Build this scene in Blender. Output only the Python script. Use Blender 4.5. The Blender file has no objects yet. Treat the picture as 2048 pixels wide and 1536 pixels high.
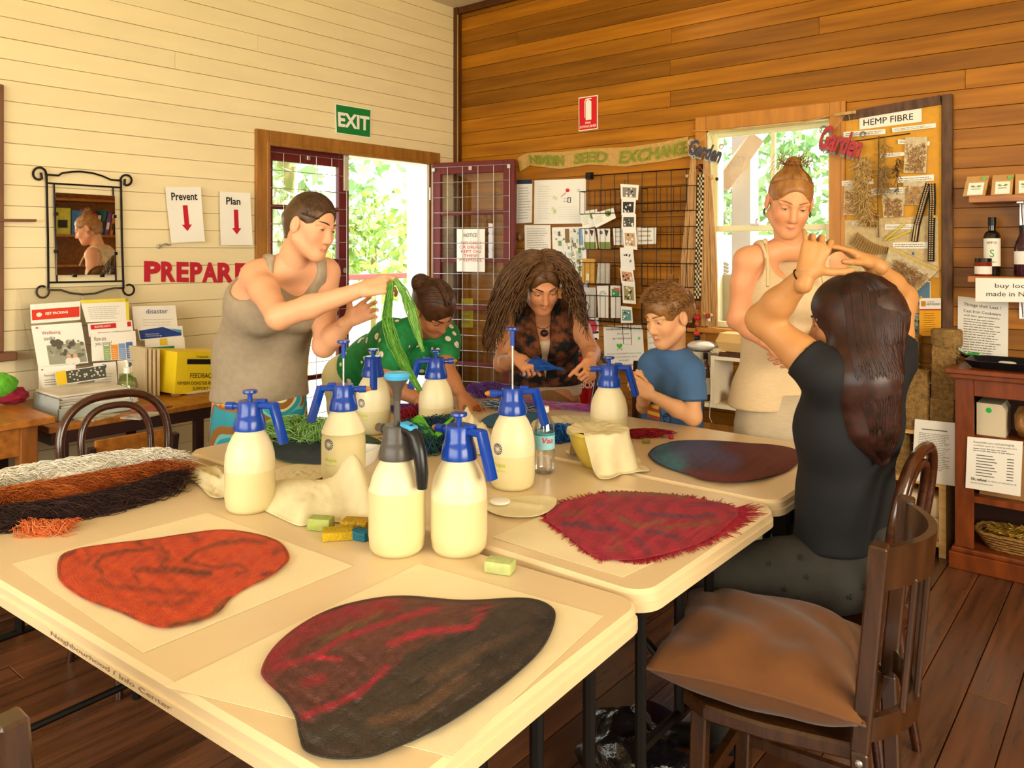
import bpy, bmesh, math, random
import numpy as np
from mathutils import Vector, Matrix
SC = bpy.context.scene
COL = SC.collection
# ------------------------------------------------------------------ camera
FPX = 1573.0                       # focal length in pixels of the 2048x1536 frame
HOR = 500.0                        # image row of the horizon
YAW = math.radians(39.28)
CS, SN = math.cos(YAW), math.sin(YAW)
CAM = Vector((4.117, -4.383, 1.44))
cam_data = bpy.data.cameras.new('camera')
cam_data.sensor_width = 36.0
cam_data.lens = 36.0 * FPX / 2048.0
cam_data.shift_y = -(768.0 - HOR) / 2048.0
cam_data.clip_start = 0.05
cam = bpy.data.objects.new('camera', cam_data)
COL.objects.link(cam)
cam.location = CAM
cam.rotation_euler = (math.radians(90), 0, YAW)
SC.camera = cam
# ------------------------------------------------------------------ view, world, sun, added fill lamps behind the camera
SC.view_settings.view_transform = 'Standard'
SC.view_settings.look = 'None'
SC.view_settings.gamma = 1.0
SC.view_settings.use_curve_mapping = False
SC.view_settings.exposure = 0.27
try:
 SC.cycles.use_denoising = True
 SC.cycles.max_bounces = 8
 SC.cycles.diffuse_bounces = 4
 SC.cycles.transparent_max_bounces = 12
 SC.cycles.caustics_reflective = False
 SC.cycles.caustics_refractive = False
 SC.cycles.sample_clamp_indirect = 6.0
except Exception:
 pass
world = bpy.data.worlds.new('sky')
SC.world = world
world.use_nodes = True
_bg = world.node_tree.nodes['Background']
_bg.inputs['Color'].default_value = (0.93, 0.97, 1.0, 1)
_bg.inputs['Strength'].default_value = 4.2
def sun(name, rot, strength, color, angle):
 d = bpy.data.lights.new(name, 'SUN'); d.energy = strength; d.color = color; d.angle = math.radians(angle)
 o = bpy.data.objects.new(name, d); COL.objects.link(o); o.rotation_euler = rot
 return o
sun('sun', (math.radians(-35), math.radians(25), 0), 10.0, (1.0, 0.95, 0.85), 1.0)
def area(name, loc, target, sx, sy, power, color, portal=False):
 d = bpy.data.lights.new(name, 'AREA'); d.shape = 'RECTANGLE'; d.size = sx; d.size_y = sy
 d.energy = power; d.color = color
 if portal: d.cycles.is_portal = True
 o = bpy.data.objects.new(name, d); COL.objects.link(o); o.location = loc
 v = Vector(target) - Vector(loc)
 o.rotation_euler = v.to_track_quat('-Z', 'Y').to_euler()
 return o
# added warm fill lamps, set in assumed window openings behind and beside the camera
area('fill_light', (3.0, -6.75, 1.75), (3.0, 0, 1.5), 4.6, 1.7, 85, (1.0, 0.86, 0.62))
area('fill_light', (6.95, -3.6, 1.75), (0, -3.0, 1.4), 3.0, 1.7, 145, (1.0, 0.84, 0.55))
area('door_portal', (-0.12, -1.0, 1.05), (3, -1.0, 1.05), 1.36, 2.1, 1, (1, 1, 1), True)
area('window_portal', (2.28, 0.12, 1.5), (2.28, -3, 1.5), 1.0, 1.35, 1, (1, 1, 1), True)
# ------------------------------------------------------------------ pixels to directions
def ray(px, py):
 dx = (px - 1024.0) / FPX; dz = (HOR - py) / FPX
 return Vector((dx * CS - SN, dx * SN + CS, dz))
def on_z(px, py, z):
 d = ray(px, py); return CAM + d * ((z - CAM.z) / d.z)
def on_x(px, py, x):
 d = ray(px, py); return CAM + d * ((x - CAM.x) / d.x)
def on_y(px, py, y):
 d = ray(px, py); return CAM + d * ((y - CAM.y) / d.y)
def dep(px, py, D):
 return CAM + ray(px, py) * D
def cdir(x, d, z):
 """camera-relative direction: x right, d away from the camera, z up"""
 return Vector((x * CS - d * SN, x * SN + d * CS, z))
# ------------------------------------------------------------------ materials
MATS = {}
def rgb(h):
 if isinstance(h, str):
  h = h.lstrip('#'); h = ''.join(q * 2 for q in h) if len(h) == 3 else h; c = [int(h[i:i + 2], 16) / 255 for i in (0, 2, 4)]
  return tuple(((x / 12.92) if x <= 0.04045 else ((x + 0.055) / 1.055) ** 2.4) for x in c)
 return tuple(h)
def _n(nt, t, **kw):
 n = nt.nodes.new(t)
 for k, v in kw.items():
  if k in n.inputs: n.inputs[k].default_value = v
  else: setattr(n, k, v)
 return n
def pm(name, col, rough=0.6, metal=0.0, var=0.12, scale=8.0, stretch=(1, 1, 1), bump=0.0, bscale=None,
       spec=0.4, trans=0.0, alpha=1.0, sss=0.0, col2=None, objvar=0.0, attr=None, emit=None, coat=0.0, sheen=0.0,
       rot=(0, 0, 0), detail=4.0, contrast=None, ior=1.45, roughvar=0.0):
 """procedural principled material: base colour broken up by noise, optional grain bump"""
 if name in MATS: return MATS[name]
 m = bpy.data.materials.new(name); m.use_nodes = True; MATS[name] = m
 nt = m.node_tree; L = nt.links
 b = nt.nodes['Principled BSDF']
 c = rgb(col)
 c2 = rgb(col2) if col2 is not None else tuple(max(0, x * (1 - 2.2 * var)) for x in c)
 tc = _n(nt, 'ShaderNodeTexCoord'); mp = _n(nt, 'ShaderNodeMapping')
 mp.inputs['Scale'].default_value = tuple(scale * s for s in stretch)
 mp.inputs['Rotation'].default_value = rot
 L.new(tc.outputs['Object'], mp.inputs['Vector'])
 oi = _n(nt, 'ShaderNodeObjectInfo')
 nz = _n(nt, 'ShaderNodeTexNoise', noise_dimensions='4D'); nz.inputs['Detail'].default_value = detail
 nz.inputs['Scale'].default_value = 1.0
 mw = _n(nt, 'ShaderNodeMath', operation='MULTIPLY'); mw.inputs[1].default_value = 37.0
 L.new(oi.outputs['Random'], mw.inputs[0]); L.new(mw.outputs[0], nz.inputs['W'])
 L.new(mp.outputs[0], nz.inputs['Vector'])
 cr = _n(nt, 'ShaderNodeValToRGB')
 lo, hi = contrast if contrast else (0.3, 0.7)
 cr.color_ramp.elements[0].position = lo; cr.color_ramp.elements[1].position = hi
 cr.color_ramp.elements[0].color = (*c2, 1); cr.color_ramp.elements[1].color = (*c, 1)
 L.new(nz.outputs['Fac'], cr.inputs['Fac'])
 out = cr.outputs['Color']
 if attr:
  at = _n(nt, 'ShaderNodeAttribute', attribute_name=attr)
  mx = _n(nt, 'ShaderNodeMix', data_type='RGBA', blend_type='MULTIPLY'); mx.inputs[0].default_value = 1.0
  L.new(at.outputs['Color'], mx.inputs[6]); L.new(out, mx.inputs[7]); out = mx.outputs[2]
 if objvar:
  hs = _n(nt, 'ShaderNodeHueSaturation')
  mr = _n(nt, 'ShaderNodeMapRange'); mr.inputs[3].default_value = 1 - objvar; mr.inputs[4].default_value = 1 + objvar
  L.new(oi.outputs['Random'], mr.inputs[0]); L.new(mr.outputs[0], hs.inputs['Value'])
  L.new(out, hs.inputs['Color']); out = hs.outputs['Color']
 L.new(out, b.inputs['Base Color'])
 b.inputs['Roughness'].default_value = rough
 if roughvar:
  mr2 = _n(nt, 'ShaderNodeMapRange'); mr2.inputs[3].default_value = rough - roughvar; mr2.inputs[4].default_value = rough + roughvar
  L.new(nz.outputs['Fac'], mr2.inputs[0]); L.new(mr2.outputs[0], b.inputs['Roughness'])
 b.inputs['Metallic'].default_value = metal
 b.inputs['Specular IOR Level'].default_value = spec
 b.inputs['IOR'].default_value = ior
 if trans: b.inputs['Transmission Weight'].default_value = trans
 if alpha < 1: b.inputs['Alpha'].default_value = alpha
 if coat: b.inputs['Coat Weight'].default_value = coat; b.inputs['Coat Roughness'].default_value = 0.15
 if sheen: b.inputs['Sheen Weight'].default_value = sheen
 if sss:
  b.inputs['Subsurface Weight'].default_value = sss
  b.inputs['Subsurface Radius'].default_value = (0.02, 0.008, 0.004)
  b.inputs['Subsurface Scale'].default_value = 0.6
 if emit:
  b.inputs['Emission Color'].default_value = (*rgb(emit[0]), 1); b.inputs['Emission Strength'].default_value = emit[1]
 if bump:
  mp2 = _n(nt, 'ShaderNodeMapping'); bs = bscale or scale * 3
  mp2.inputs['Scale'].default_value = tuple(bs * s for s in stretch); mp2.inputs['Rotation'].default_value = rot
  L.new(tc.outputs['Object'], mp2.inputs['Vector'])
  n2 = _n(nt, 'ShaderNodeTexNoise'); n2.inputs['Scale'].default_value = 1.0; n2.inputs['Detail'].default_value = 5
  L.new(mp2.outputs[0], n2.inputs['Vector'])
  bp = _n(nt, 'ShaderNodeBump'); bp.inputs['Strength'].default_value = bump; bp.inputs['Distance'].default_value = 0.01
  L.new(n2.outputs['Fac'], bp.inputs['Height']); L.new(bp.outputs['Normal'], b.inputs['Normal'])
 return m
def ink(col):
 """flat print colour"""
 return pm('print_' + str(col).strip('#'), col, rough=0.7, var=0.03, scale=20)
# ------------------------------------------------------------------ mesh building
WORG = {}                           # object -> world point its mesh coordinates are relative to
class MB:
 def __init__(s): s.v = []; s.f = []; s.m = []
 def add(s, v, f, mi=0):
  o = len(s.v); s.v.extend([tuple(p) for p in v])
  s.f.extend([tuple(i + o for i in q) for q in f]); s.m.extend([mi] * len(f)); return s
 def box(s, lo, hi, mi=0, ch=0.0, M=None):
  v, f = chbox(lo, hi, ch)
  if M is not None: v = [M @ Vector(p) for p in v]
  return s.add(v, f, mi)
 def bar(s, a, b, w, h, mi=0, up=(0, 0, 1), ch=0.0):
  """rectangular bar from a to b, w across, h along up"""
  a = Vector(a); b = Vector(b); d = b - a; l = d.length; d.normalize()
  u = Vector(up); x = d.cross(u)
  if x.length < 1e-5: x = d.cross(Vector((0, 1, 0)))
  x.normalize(); u = x.cross(d)
  M = Matrix((x, d, u)).transposed().to_4x4(); M.translation = a
  return s.box((-w / 2, 0, -h / 2), (w / 2, l, h / 2), mi, ch, M)
 def tube(s, pts, r, n=6, mi=0, closed=False, caps=True):
  v, f = tube(pts, r, n, closed, caps); return s.add(v, f, mi)
 def lathe(s, prof, n=24, mi=0, M=None, cap=True):
  v = []; f = []
  for i in range(n):
   a = 2 * math.pi * i / n
   for r, z in prof: v.append((r * math.cos(a), r * math.sin(a), z))
  k = len(prof)
  for i in range(n):
   j = (i + 1) % n
   for q in range(k - 1): f.append((i * k + q, j * k + q, j * k + q + 1, i * k + q + 1))
  if cap:
   if prof[0][0] > 1e-6: f.append(tuple(i * k for i in range(n))[::-1])
   if prof[-1][0] > 1e-6: f.append(tuple(i * k + k - 1 for i in range(n)))
  if M is not None: v = [M @ Vector(p) for p in v]
  return s.add(v, f, mi)
 def prism(s, poly, z0, z1, mi=0, M=None):
  n = len(poly)
  v = [(x, y, z0) for x, y in poly] + [(x, y, z1) for x, y in poly]
  f = [tuple(range(n))[::-1], tuple(range(n, 2 * n))] + [(i, (i + 1) % n, n + (i + 1) % n, n + i) for i in range(n)]
  if M is not None: v = [M @ Vector(p) for p in v]
  return s.add(v, f, mi)
 def build(s, name, mats, parent=None, smooth=None, org=None, local=False):
  return mkobj(name, s.v, s.f, mats, parent, smooth, org, local, s.m)
def chbox(lo, hi, ch=0.0):
 x0, y0, z0 = lo; x1, y1, z1 = hi
 if ch <= 0:
  v = [(x, y, z) for z in (z0, z1) for y in (y0, y1) for x in (x0, x1)]
  f = [(0, 2, 3, 1), (4, 5, 7, 6), (0, 1, 5, 4), (2, 6, 7, 3), (0, 4, 6, 2), (1, 3, 7, 5)]
  return v, f
 bm = bmesh.new(); vs = [bm.verts.new(p) for p in chbox(lo, hi)[0]]
 for q in chbox(lo, hi)[1]: bm.faces.new([vs[i] for i in q])
 bmesh.ops.bevel(bm, geom=list(bm.edges), offset=ch, segments=2 if ch > 0.004 else 1, affect='EDGES', profile=0.6)
 bm.verts.index_update()
 v = [tuple(p.co) for p in bm.verts]; f = [tuple(p.index for p in q.verts) for q in bm.faces]
 bm.free(); return v, f
def tube(pts, r, n=6, closed=False, caps=True):
 P = [Vector(p) for p in pts]; k = len(P)
 R = r if isinstance(r, (list, tuple)) else [r] * k
 v = []; f = []; prev = None
 for i, p in enumerate(P):
  if closed: t = P[(i + 1) % k] - P[i - 1]
  else: t = P[min(i + 1, k - 1)] - P[max(i - 1, 0)]
  if t.length < 1e-9: t = Vector((0, 0, 1))
  t.normalize()
  if prev is None:
   prev = t.orthogonal().normalized()
  x = prev - t * prev.dot(t)
  if x.length < 1e-6: x = t.orthogonal()
  x.normalize(); prev = x; y = t.cross(x)
  for j in range(n):
   a = 2 * math.pi * j / n
   v.append(tuple(p + (x * math.cos(a) + y * math.sin(a)) * R[i]))
 m = k if closed else k - 1
 for i in range(m):
  i2 = (i + 1) % k
  for j in range(n):
   j2 = (j + 1) % n
   f.append((i * n + j, i * n + j2, i2 * n + j2, i2 * n + j))
 if caps and not closed:
  f.append(tuple(range(n))[::-1]); f.append(tuple((k - 1) * n + j for j in range(n)))
 return v, f
def mkobj(name, v, f, mats, parent=None, smooth=None, org=None, local=False, mi=None, fromnp=False):
 me = bpy.data.meshes.new(name)
 if org is None:
  org = WORG.get(parent.name, Vector((0, 0, 0))) if parent is not None else Vector((0, 0, 0))
 org = Vector(org)
 if local: org0 = Vector((0, 0, 0))
 else: org0 = org
 A = np.asarray(v, dtype=np.float64).reshape(-1, 3) - np.array(org0)
 me.from_pydata(A.tolist(), [], f if not hasattr(f, 'tolist') else f.tolist())
 if not isinstance(mats, (list, tuple)): mats = [mats]
 for m in mats: me.materials.append(m)
 if mi is not None and len(mats) > 1: me.polygons.foreach_set('material_index', mi)
 me.update()
 if smooth is not None:
  me.polygons.foreach_set('use_smooth', [True] * len(me.polygons))
  if smooth < 179:
   try: me.set_sharp_from_angle(angle=math.radians(smooth))
   except Exception: pass
 o = bpy.data.objects.new(name, me); COL.objects.link(o)
 if parent is not None:
  o.parent = parent; WORG[o.name] = org
 else:
  o.location = org; WORG[o.name] = org
 return o
def thing(name, label, cat, loc, rotz=0.0, group=None):
 o = bpy.data.objects.new(name, None); COL.objects.link(o)
 o.empty_display_size = 0.05
 o.location = loc; o.rotation_euler = (0, 0, rotz)
 WORG[o.name] = Vector(loc)
 o['label'] = label; o['category'] = cat
 if group: o['group'] = group
 return o
def tag(o, label, cat, group=None):
 o['label'] = label; o['category'] = cat
 if group: o['group'] = group
 return o
def struct(o):
 o['kind'] = 'structure'; return o
def copy_tree(o, parent=None):
 c = o.copy(); COL.objects.link(c); c.parent = parent
 for ch in list(o.children): copy_tree(ch, c)
 return c
# ------------------------------------------------------------------ flat sheets with print
class Sheet:
 """paper or board spanned by four corners (TL, TR, BR, BL); print is laid on it in its own 0..1 frame"""
 def __init__(s, corners, th=0.002, n=None, curl=0.0):
  s.c = [Vector(p) for p in corners]; s.th = th
  nn = (s.c[1] - s.c[0]).cross(s.c[3] - s.c[0]).normalized()
  if nn.dot(CAM - s.c[0]) < 0: nn = -nn
  s.n = nn; s.curl = curl
  s.w = ((s.c[1] - s.c[0]).length + (s.c[2] - s.c[3]).length) / 2
  s.h = ((s.c[3] - s.c[0]).length + (s.c[2] - s.c[1]).length) / 2
 def p(s, u, t, lift=0.0):
  a = s.c[0].lerp(s.c[1], u); b = s.c[3].lerp(s.c[2], u)
  q = a.lerp(b, t)
  cu = s.curl * ((u - 0.5) ** 2 * 0.6 + t * t) if s.curl else 0
  return q + s.n * (lift + cu)
 def sheet(s, mb, mi=0, nu=1, nt=1):
  if s.curl: nu, nt = 6, 8
  v = []; f = []
  for side in (0, 1):
   for j in range(nt + 1):
    for i in range(nu + 1):
     v.append(s.p(i / nu, j / nt, s.th if side else 0.0))
  k = (nu + 1) * (nt + 1); w = nu + 1
  for j in range(nt):
   for i in range(nu):
    a = j * w + i
    f.append((a, a + 1, a + w + 1, a + w)); f.append((k + a, k + a + w, k + a + w + 1, k + a + 1))
  for i in range(nu):
   f.append((i, k + i, k + i + 1, i + 1)); a = nt * w + i; f.append((a, a + 1, k + a + 1, k + a))
  for j in range(nt):
   a = j * w; f.append((a, a + w, k + a + w, k + a)); a = j * w + nu; f.append((a, k + a, k + a + w, a + w))
  mb.add(v, f, mi)
 def quad(s, mb, u0, t0, u1, t1, mi=0, lift=0.0012):
  z = s.th + lift
  n = 6 if s.curl else 1
  v = []; f = []
  for j in range(n + 1):
   t = t0 + (t1 - t0) * j / n
   v += [s.p(u0, t, z), s.p(u1, t, z)]
  for j in range(n): f.append((2 * j, 2 * j + 2, 2 * j + 3, 2 * j + 1))
  mb.add(v, f, mi)
 def poly(s, mb, pts, mi=0, lift=0.0012):
  v = [s.p(u, t, s.th + lift) for u, t in pts]; mb.add(v, [tuple(range(len(v)))], mi)
 def disc(s, mb, u, t, r, mi=0, lift=0.0012, n=16, ry=None):
  """r in metres"""
  ry = r if ry is None else ry
  s.poly(mb, [(u + r / s.w * math.cos(a), t + ry / s.h * math.sin(a)) for a in [2 * math.pi * i / n for i in range(n)]], mi, lift)
 def ring(s, mb, u, t, r0, r1, mi=0, lift=0.0012, n=18, a0=0, a1=2 * math.pi):
  v = []; f = []
  for i in range(n + 1):
   a = a0 + (a1 - a0) * i / n
   for r in (r0, r1): v.append(s.p(u + r / s.w * math.cos(a), t + r / s.h * math.sin(a), s.th + lift))
  for i in range(n): f.append((2 * i, 2 * i + 1, 2 * i + 3, 2 * i + 2))
  mb.add(v, f, mi)
 def text(s, mb, txt, u0, t0, u1, t1, mi=0, bold=0.0, lift=0.0015, fit=True, shear=0.0):
  v, f = text_mesh(txt, bold, shear)
  if not v: return
  x0 = min(p[0] for p in v); x1 = max(p[0] for p in v); y0 = min(p[1] for p in v); y1 = max(p[1] for p in v)
  mb.add([s.p(u0 + (p[0] - x0) / (x1 - x0) * (u1 - u0), t1 + (p[1] - y0) / (y1 - y0) * (t0 - t1), s.th + lift) for p in v], f, mi)
 def lines(s, mb, u0, t0, u1, t1, n, mi=0, fill=0.3, seed=0):
  """rows of small print"""
  rr = random.Random(seed)
  for i in range(n):
   t = t0 + (t1 - t0) * (i + 0.5) / n; h = (t1 - t0) / n * fill / 2
   u = u0; end = u0 + (u1 - u0) * rr.uniform(0.75, 1.0)
   while u < end:
    w = (u1 - u0) * rr.uniform(0.05, 0.16)
    s.quad(mb, u, t - h, min(u + w, end), t + h, mi); u += w + (u1 - u0) * 0.018
TXT = {}
def text_mesh(txt, bold=0.0, shear=0.0):
 k = (txt, bold, shear)
 if k in TXT: return TXT[k]
 c = bpy.data.curves.new('txt', 'FONT'); c.body = txt; c.size = 1.0; c.offset = bold; c.shear = shear
 c.resolution_u = 3; c.fill_mode = 'FRONT'
 o = bpy.data.objects.new('txt', c); COL.objects.link(o)
 dg = bpy.context.evaluated_depsgraph_get(); dg.update()
 me = o.evaluated_get(dg).to_mesh()
 v = [tuple(p.co) for p in me.vertices]; f = [tuple(p.vertices) for p in me.polygons]
 o.evaluated_get(dg).to_mesh_clear()
 bpy.data.objects.remove(o); bpy.data.curves.remove(c)
 TXT[k] = (v, f); return TXT[k]
def wallx(pts, x=0.0): return [on_x(px, py, x) for px, py in pts]
def wally(pts, y=0.0): return [on_y(px, py, y) for px, py in pts]
PAPER = pm('paper_white', '#f3efe4', rough=0.8, var=0.03, scale=5)
# ================================================================== the setting
RNG = random.Random(7)
H = 3.27                             # ceiling height
BW = 0.0967                          # wall board
M_WHITEB = pm('painted_board', '#eedcaf', rough=0.55, var=0.035, scale=3, stretch=(1, 1, 4), bump=0.03, objvar=0.025)
M_WOODB = pm('varnished_board', '#ac6e12', col2='#7c490a', rough=0.42, scale=1.6, stretch=(1, 9, 16), bump=0.04, objvar=0.33, spec=0.28, contrast=(0.25, 0.72), detail=7)
M_SLABW = pm('wall_backing_dark', '#3a2412', rough=0.9)
M_SLABL = pm('wall_backing_pale', '#b8a888', rough=0.9)
M_FLOORB = pm('floor_board', '#6a4026', col2='#3a2417', rough=0.30, scale=2.0, stretch=(14, 1, 1), bump=0.12, objvar=0.5, spec=0.55, detail=8, contrast=(0.28, 0.7), roughvar=0.16)
M_FLOORS = pm('floor_gap', '#6d5a45', rough=0.8)
M_TRIM = pm('dark_trim', '#5d3413', rough=0.4, var=0.2, scale=4, stretch=(6, 6, 1), bump=0.03)
M_CASING = pm('casing_wood', '#a9712f', rough=0.38, var=0.2, scale=4, stretch=(7, 7, 1), bump=0.04)
M_RED = pm('maroon_paint', '#6d1f20', rough=0.42, var=0.12, scale=6, bump=0.04)
def thin_glass(name, tint=(1, 1, 1), refl=0.08, rough=0.02):
 m = bpy.data.materials.new(name); m.use_nodes = True; nt = m.node_tree; nt.nodes.clear()
 out = _n(nt, 'ShaderNodeOutputMaterial'); mix = _n(nt, 'ShaderNodeMixShader')
 t = _n(nt, 'ShaderNodeBsdfTransparent'); g = _n(nt, 'ShaderNodeBsdfGlossy'); lw = _n(nt, 'ShaderNodeLayerWeight')
 lw.inputs['Blend'].default_value = 0.25
 mul = _n(nt, 'ShaderNodeMath', operation='MULTIPLY_ADD'); mul.inputs[1].default_value = 0.6; mul.inputs[2].default_value = refl * 0.5
 t.inputs['Color'].default_value = (*tint, 1); g.inputs['Roughness'].default_value = rough
 nt.links.new(lw.outputs['Fresnel'], mul.inputs[0]); nt.links.new(mul.outputs[0], mix.inputs[0])
 nt.links.new(t.outputs[0], mix.inputs[1]); nt.links.new(g.outputs[0], mix.inputs[2]); nt.links.new(mix.outputs[0], out.inputs[0])
 MATS[name] = m; return m
M_GLASS = thin_glass('window_glass')
M_WIRE = pm('galvanised_wire', '#b9b7b0', rough=0.35, metal=0.7, var=0.08)
M_STEEL = pm('steel', '#c9c7c2', rough=0.3, metal=0.9, var=0.06)
M_CREAM = pm('cream_paint', '#efe6c8', rough=0.5, var=0.05, scale=6)
def door_y(px): return on_x(px, 500, 0).y
DY0, DY1 = door_y(527), door_y(856)          # door opening along the white wall
DZ = on_x(620, 291, 0).z
CY0, CY1 = door_y(506), door_y(874)          # casing outer edges
CZ = on_x(508.6, 258, 0).z
WX0, WX1 = on_y(1416, 450, 0).x, on_y(1662, 450, 0).x    # window opening along the wood wall
WZ1, WZ0 = on_y(1420, 262, 0).z, on_y(1440, 655, 0).z
XR, YF = 6.9, -6.7                           # the walls out of view
def boards(parent, axis, lo, hi, openings, mat, joints, seed, th=0.012, gap=0.0022):
 """horizontal boards, each its own piece, proud of the wall with a recessed joint"""
 rr = random.Random(seed); z = 0.0; row = 0
 while z < H - 0.02:
  z1 = min(z + BW, H)
  segs = [(lo, hi)]
  for (a, b, za, zb) in openings:
   if z1 > za + 0.02 and z < zb - 0.02:
    ns = []
    for (p, q) in segs:
     if b <= p or a >= q: ns.append((p, q)); continue
     if p < a: ns.append((p, a))
     if q > b: ns.append((b, q))
    segs = ns
  for (p, q) in segs:
   cuts = [p]; jj = sorted(j for j in joints.get(row, []) if p + 0.15 < j < q - 0.15)
   if not jj and q - p > 2.6: jj = [p + (q - p) * rr.uniform(0.3, 0.7)]
   cuts += jj + [q]
   for a, b in zip(cuts[:-1], cuts[1:]):
    mb = MB(); t = th + rr.uniform(-0.0012, 0.0012)
    if axis == 'x': mb.box((0.0, a + 0.0007, z + gap), (t, b - 0.0007, z1), ch=0.0015)
    else: mb.box((a + 0.0007, -t, z + gap), (b - 0.0007, 0.0, z1), ch=0.0015)
    mb.build('board', mat, parent)
  z += BW; row += 1
# floor
fl = MB(); fl.box((-0.25, YF - 0.2, -0.12), (XR + 0.2, 0.25, -0.016))
floor = struct(fl.build('floor', M_FLOORS))
x = 0.0; rr = random.Random(3)
while x < XR - 0.02:
 w = 0.13; x1 = min(x + w, XR)
 cuts = [YF] + sorted(rr.uniform(YF + 0.6, -0.6) for _ in range(rr.choice((1, 2, 2)))) + [0.0]
 for a, b in zip(cuts[:-1], cuts[1:]):
  mb = MB(); h = rr.uniform(-0.0015, 0.0)
  mb.box((x + 0.0016, a + 0.001, -0.016), (x1 - 0.0016, b - 0.001, h), ch=0.002)
  mb.build('floor_board', M_FLOORB, floor)
 x += w
# white wall (x = 0) with the door opening
wl = MB()
wl.box((-0.2, YF - 0.2, 0), (0, DY0, H)); wl.box((-0.2, DY1, 0), (0, 0.2, H)); wl.box((-0.2, DY0, DZ), (0, DY1, H))
wall_left = struct(wl.build('wall_left', M_SLABL))
boards(wall_left, 'x', YF, -0.002, [(DY0 - 0.01, DY1 + 0.01, -1, DZ + 0.01)], M_WHITEB,
       {25: [on_x(348, 215, 0).y], 27: [on_x(513, 50, 0).y]}, 11)
# wood wall (y = 0) with the window opening
wb = MB()
wb.box((0.0, 0, 0), (WX0, 0.2, H)); wb.box((WX1, 0, 0), (XR + 0.2, 0.2, H))
wb.box((WX0, 0, 0), (WX1, 0.2, WZ0)); wb.box((WX0, 0, WZ1), (WX1, 0.2, H))
wall_back = struct(wb.build('wall_back', M_SLABW))
jx = [on_y(1342, 150, 0).x, on_y(1036, 50, 0).x, on_y(1778, 60, 0).x]
boards(wall_back, 'y', 0.002, XR, [(WX0 - 0.005, WX1 + 0.005, WZ0 - 0.005, WZ1 + 0.005)], M_WOODB,
       {26: [jx[0], 4.4], 28: [jx[0] + 0.01], 24: [jx[0], 4.9], 30: [jx[1], jx[2]], 29: [jx[2]], 27: [2.7], 31: [1.9]}, 12)
# walls out of view, with openings assumed for the fill lamps
wf = MB()
wf.box((-0.2, YF - 0.2, 0), (0.7, YF, H)); wf.box((5.3, YF - 0.2, 0), (XR + 0.2, YF, H))
wf.box((0.7, YF - 0.2, 0), (5.3, YF, 0.9)); wf.box((0.7, YF - 0.2, 2.6), (5.3, YF, H))
struct(wf.build('wall_front', pm('painted_wall', '#e6d6b0', rough=0.7, var=0.04)))
wr = MB()
wr.box((XR, YF, 0), (XR + 0.2, -5.1, H)); wr.box((XR, -2.1, 0), (XR + 0.2, 0, H))
wr.box((XR, -5.1, 0), (XR + 0.2, -2.1, 0.9)); wr.box((XR, -5.1, 2.6), (XR + 0.2, -2.1, H))
struct(wr.build('wall_right', MATS['painted_wall']))
ce = MB(); ce.box((-0.2, YF - 0.2, H), (XR + 0.2, 0.2, H + 0.12))
struct(ce.build('ceiling', pm('ceiling_paint', '#ded2ba', rough=0.8, var=0.04)))
# corner post and cornice
t = MB(); t.box((0.0, -0.014 - 0.05, 0), (0.05, -0.0, H), ch=0.004)
struct(t.build('trim_1', M_TRIM))
t = MB(); t.box((0.05, -0.05, H - 0.05), (XR, -0.0125, H), ch=0.006)
struct(t.build('trim_2', M_TRIM))
t = MB(); t.tube([(0.052, -0.058, 0.02), (0.052, -0.058, H - 0.06)], 0.004, 6)
struct(t.build('trim_3', pm('cable_yellow', '#b99b52', rough=0.5)))
# door casing: jambs and head, mitred
def casing(name, a, b, top, x0, x1, w):
 mb = MB()
 for (ya, yb, sgn) in ((a, a + w, 1), (b - w, b, -1)):
  mb.box((x0, ya, 0), (x1, yb, top - w * 0.0), ch=0.006)
 mb.box((x0, a + w, top - w), (x1, b - w, top), ch=0.006)
 mb.box((x0, a + w * 0.75, 0), (x1 + 0.008, a + w, top - w * 0.75), ch=0.003)
 mb.box((x0, b - w, 0), (x1 + 0.008, b - w * 0.75, top - w * 0.75), ch=0.003)
 mb.box((x0, a + w, top - w), (x1 + 0.008, b - w, top - w * 0.75), ch=0.003)
 return mb.build(name, M_CASING)
struct(casing('trim_4', CY0, CY1, CZ, 0.012, 0.035, 0.092))
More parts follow.
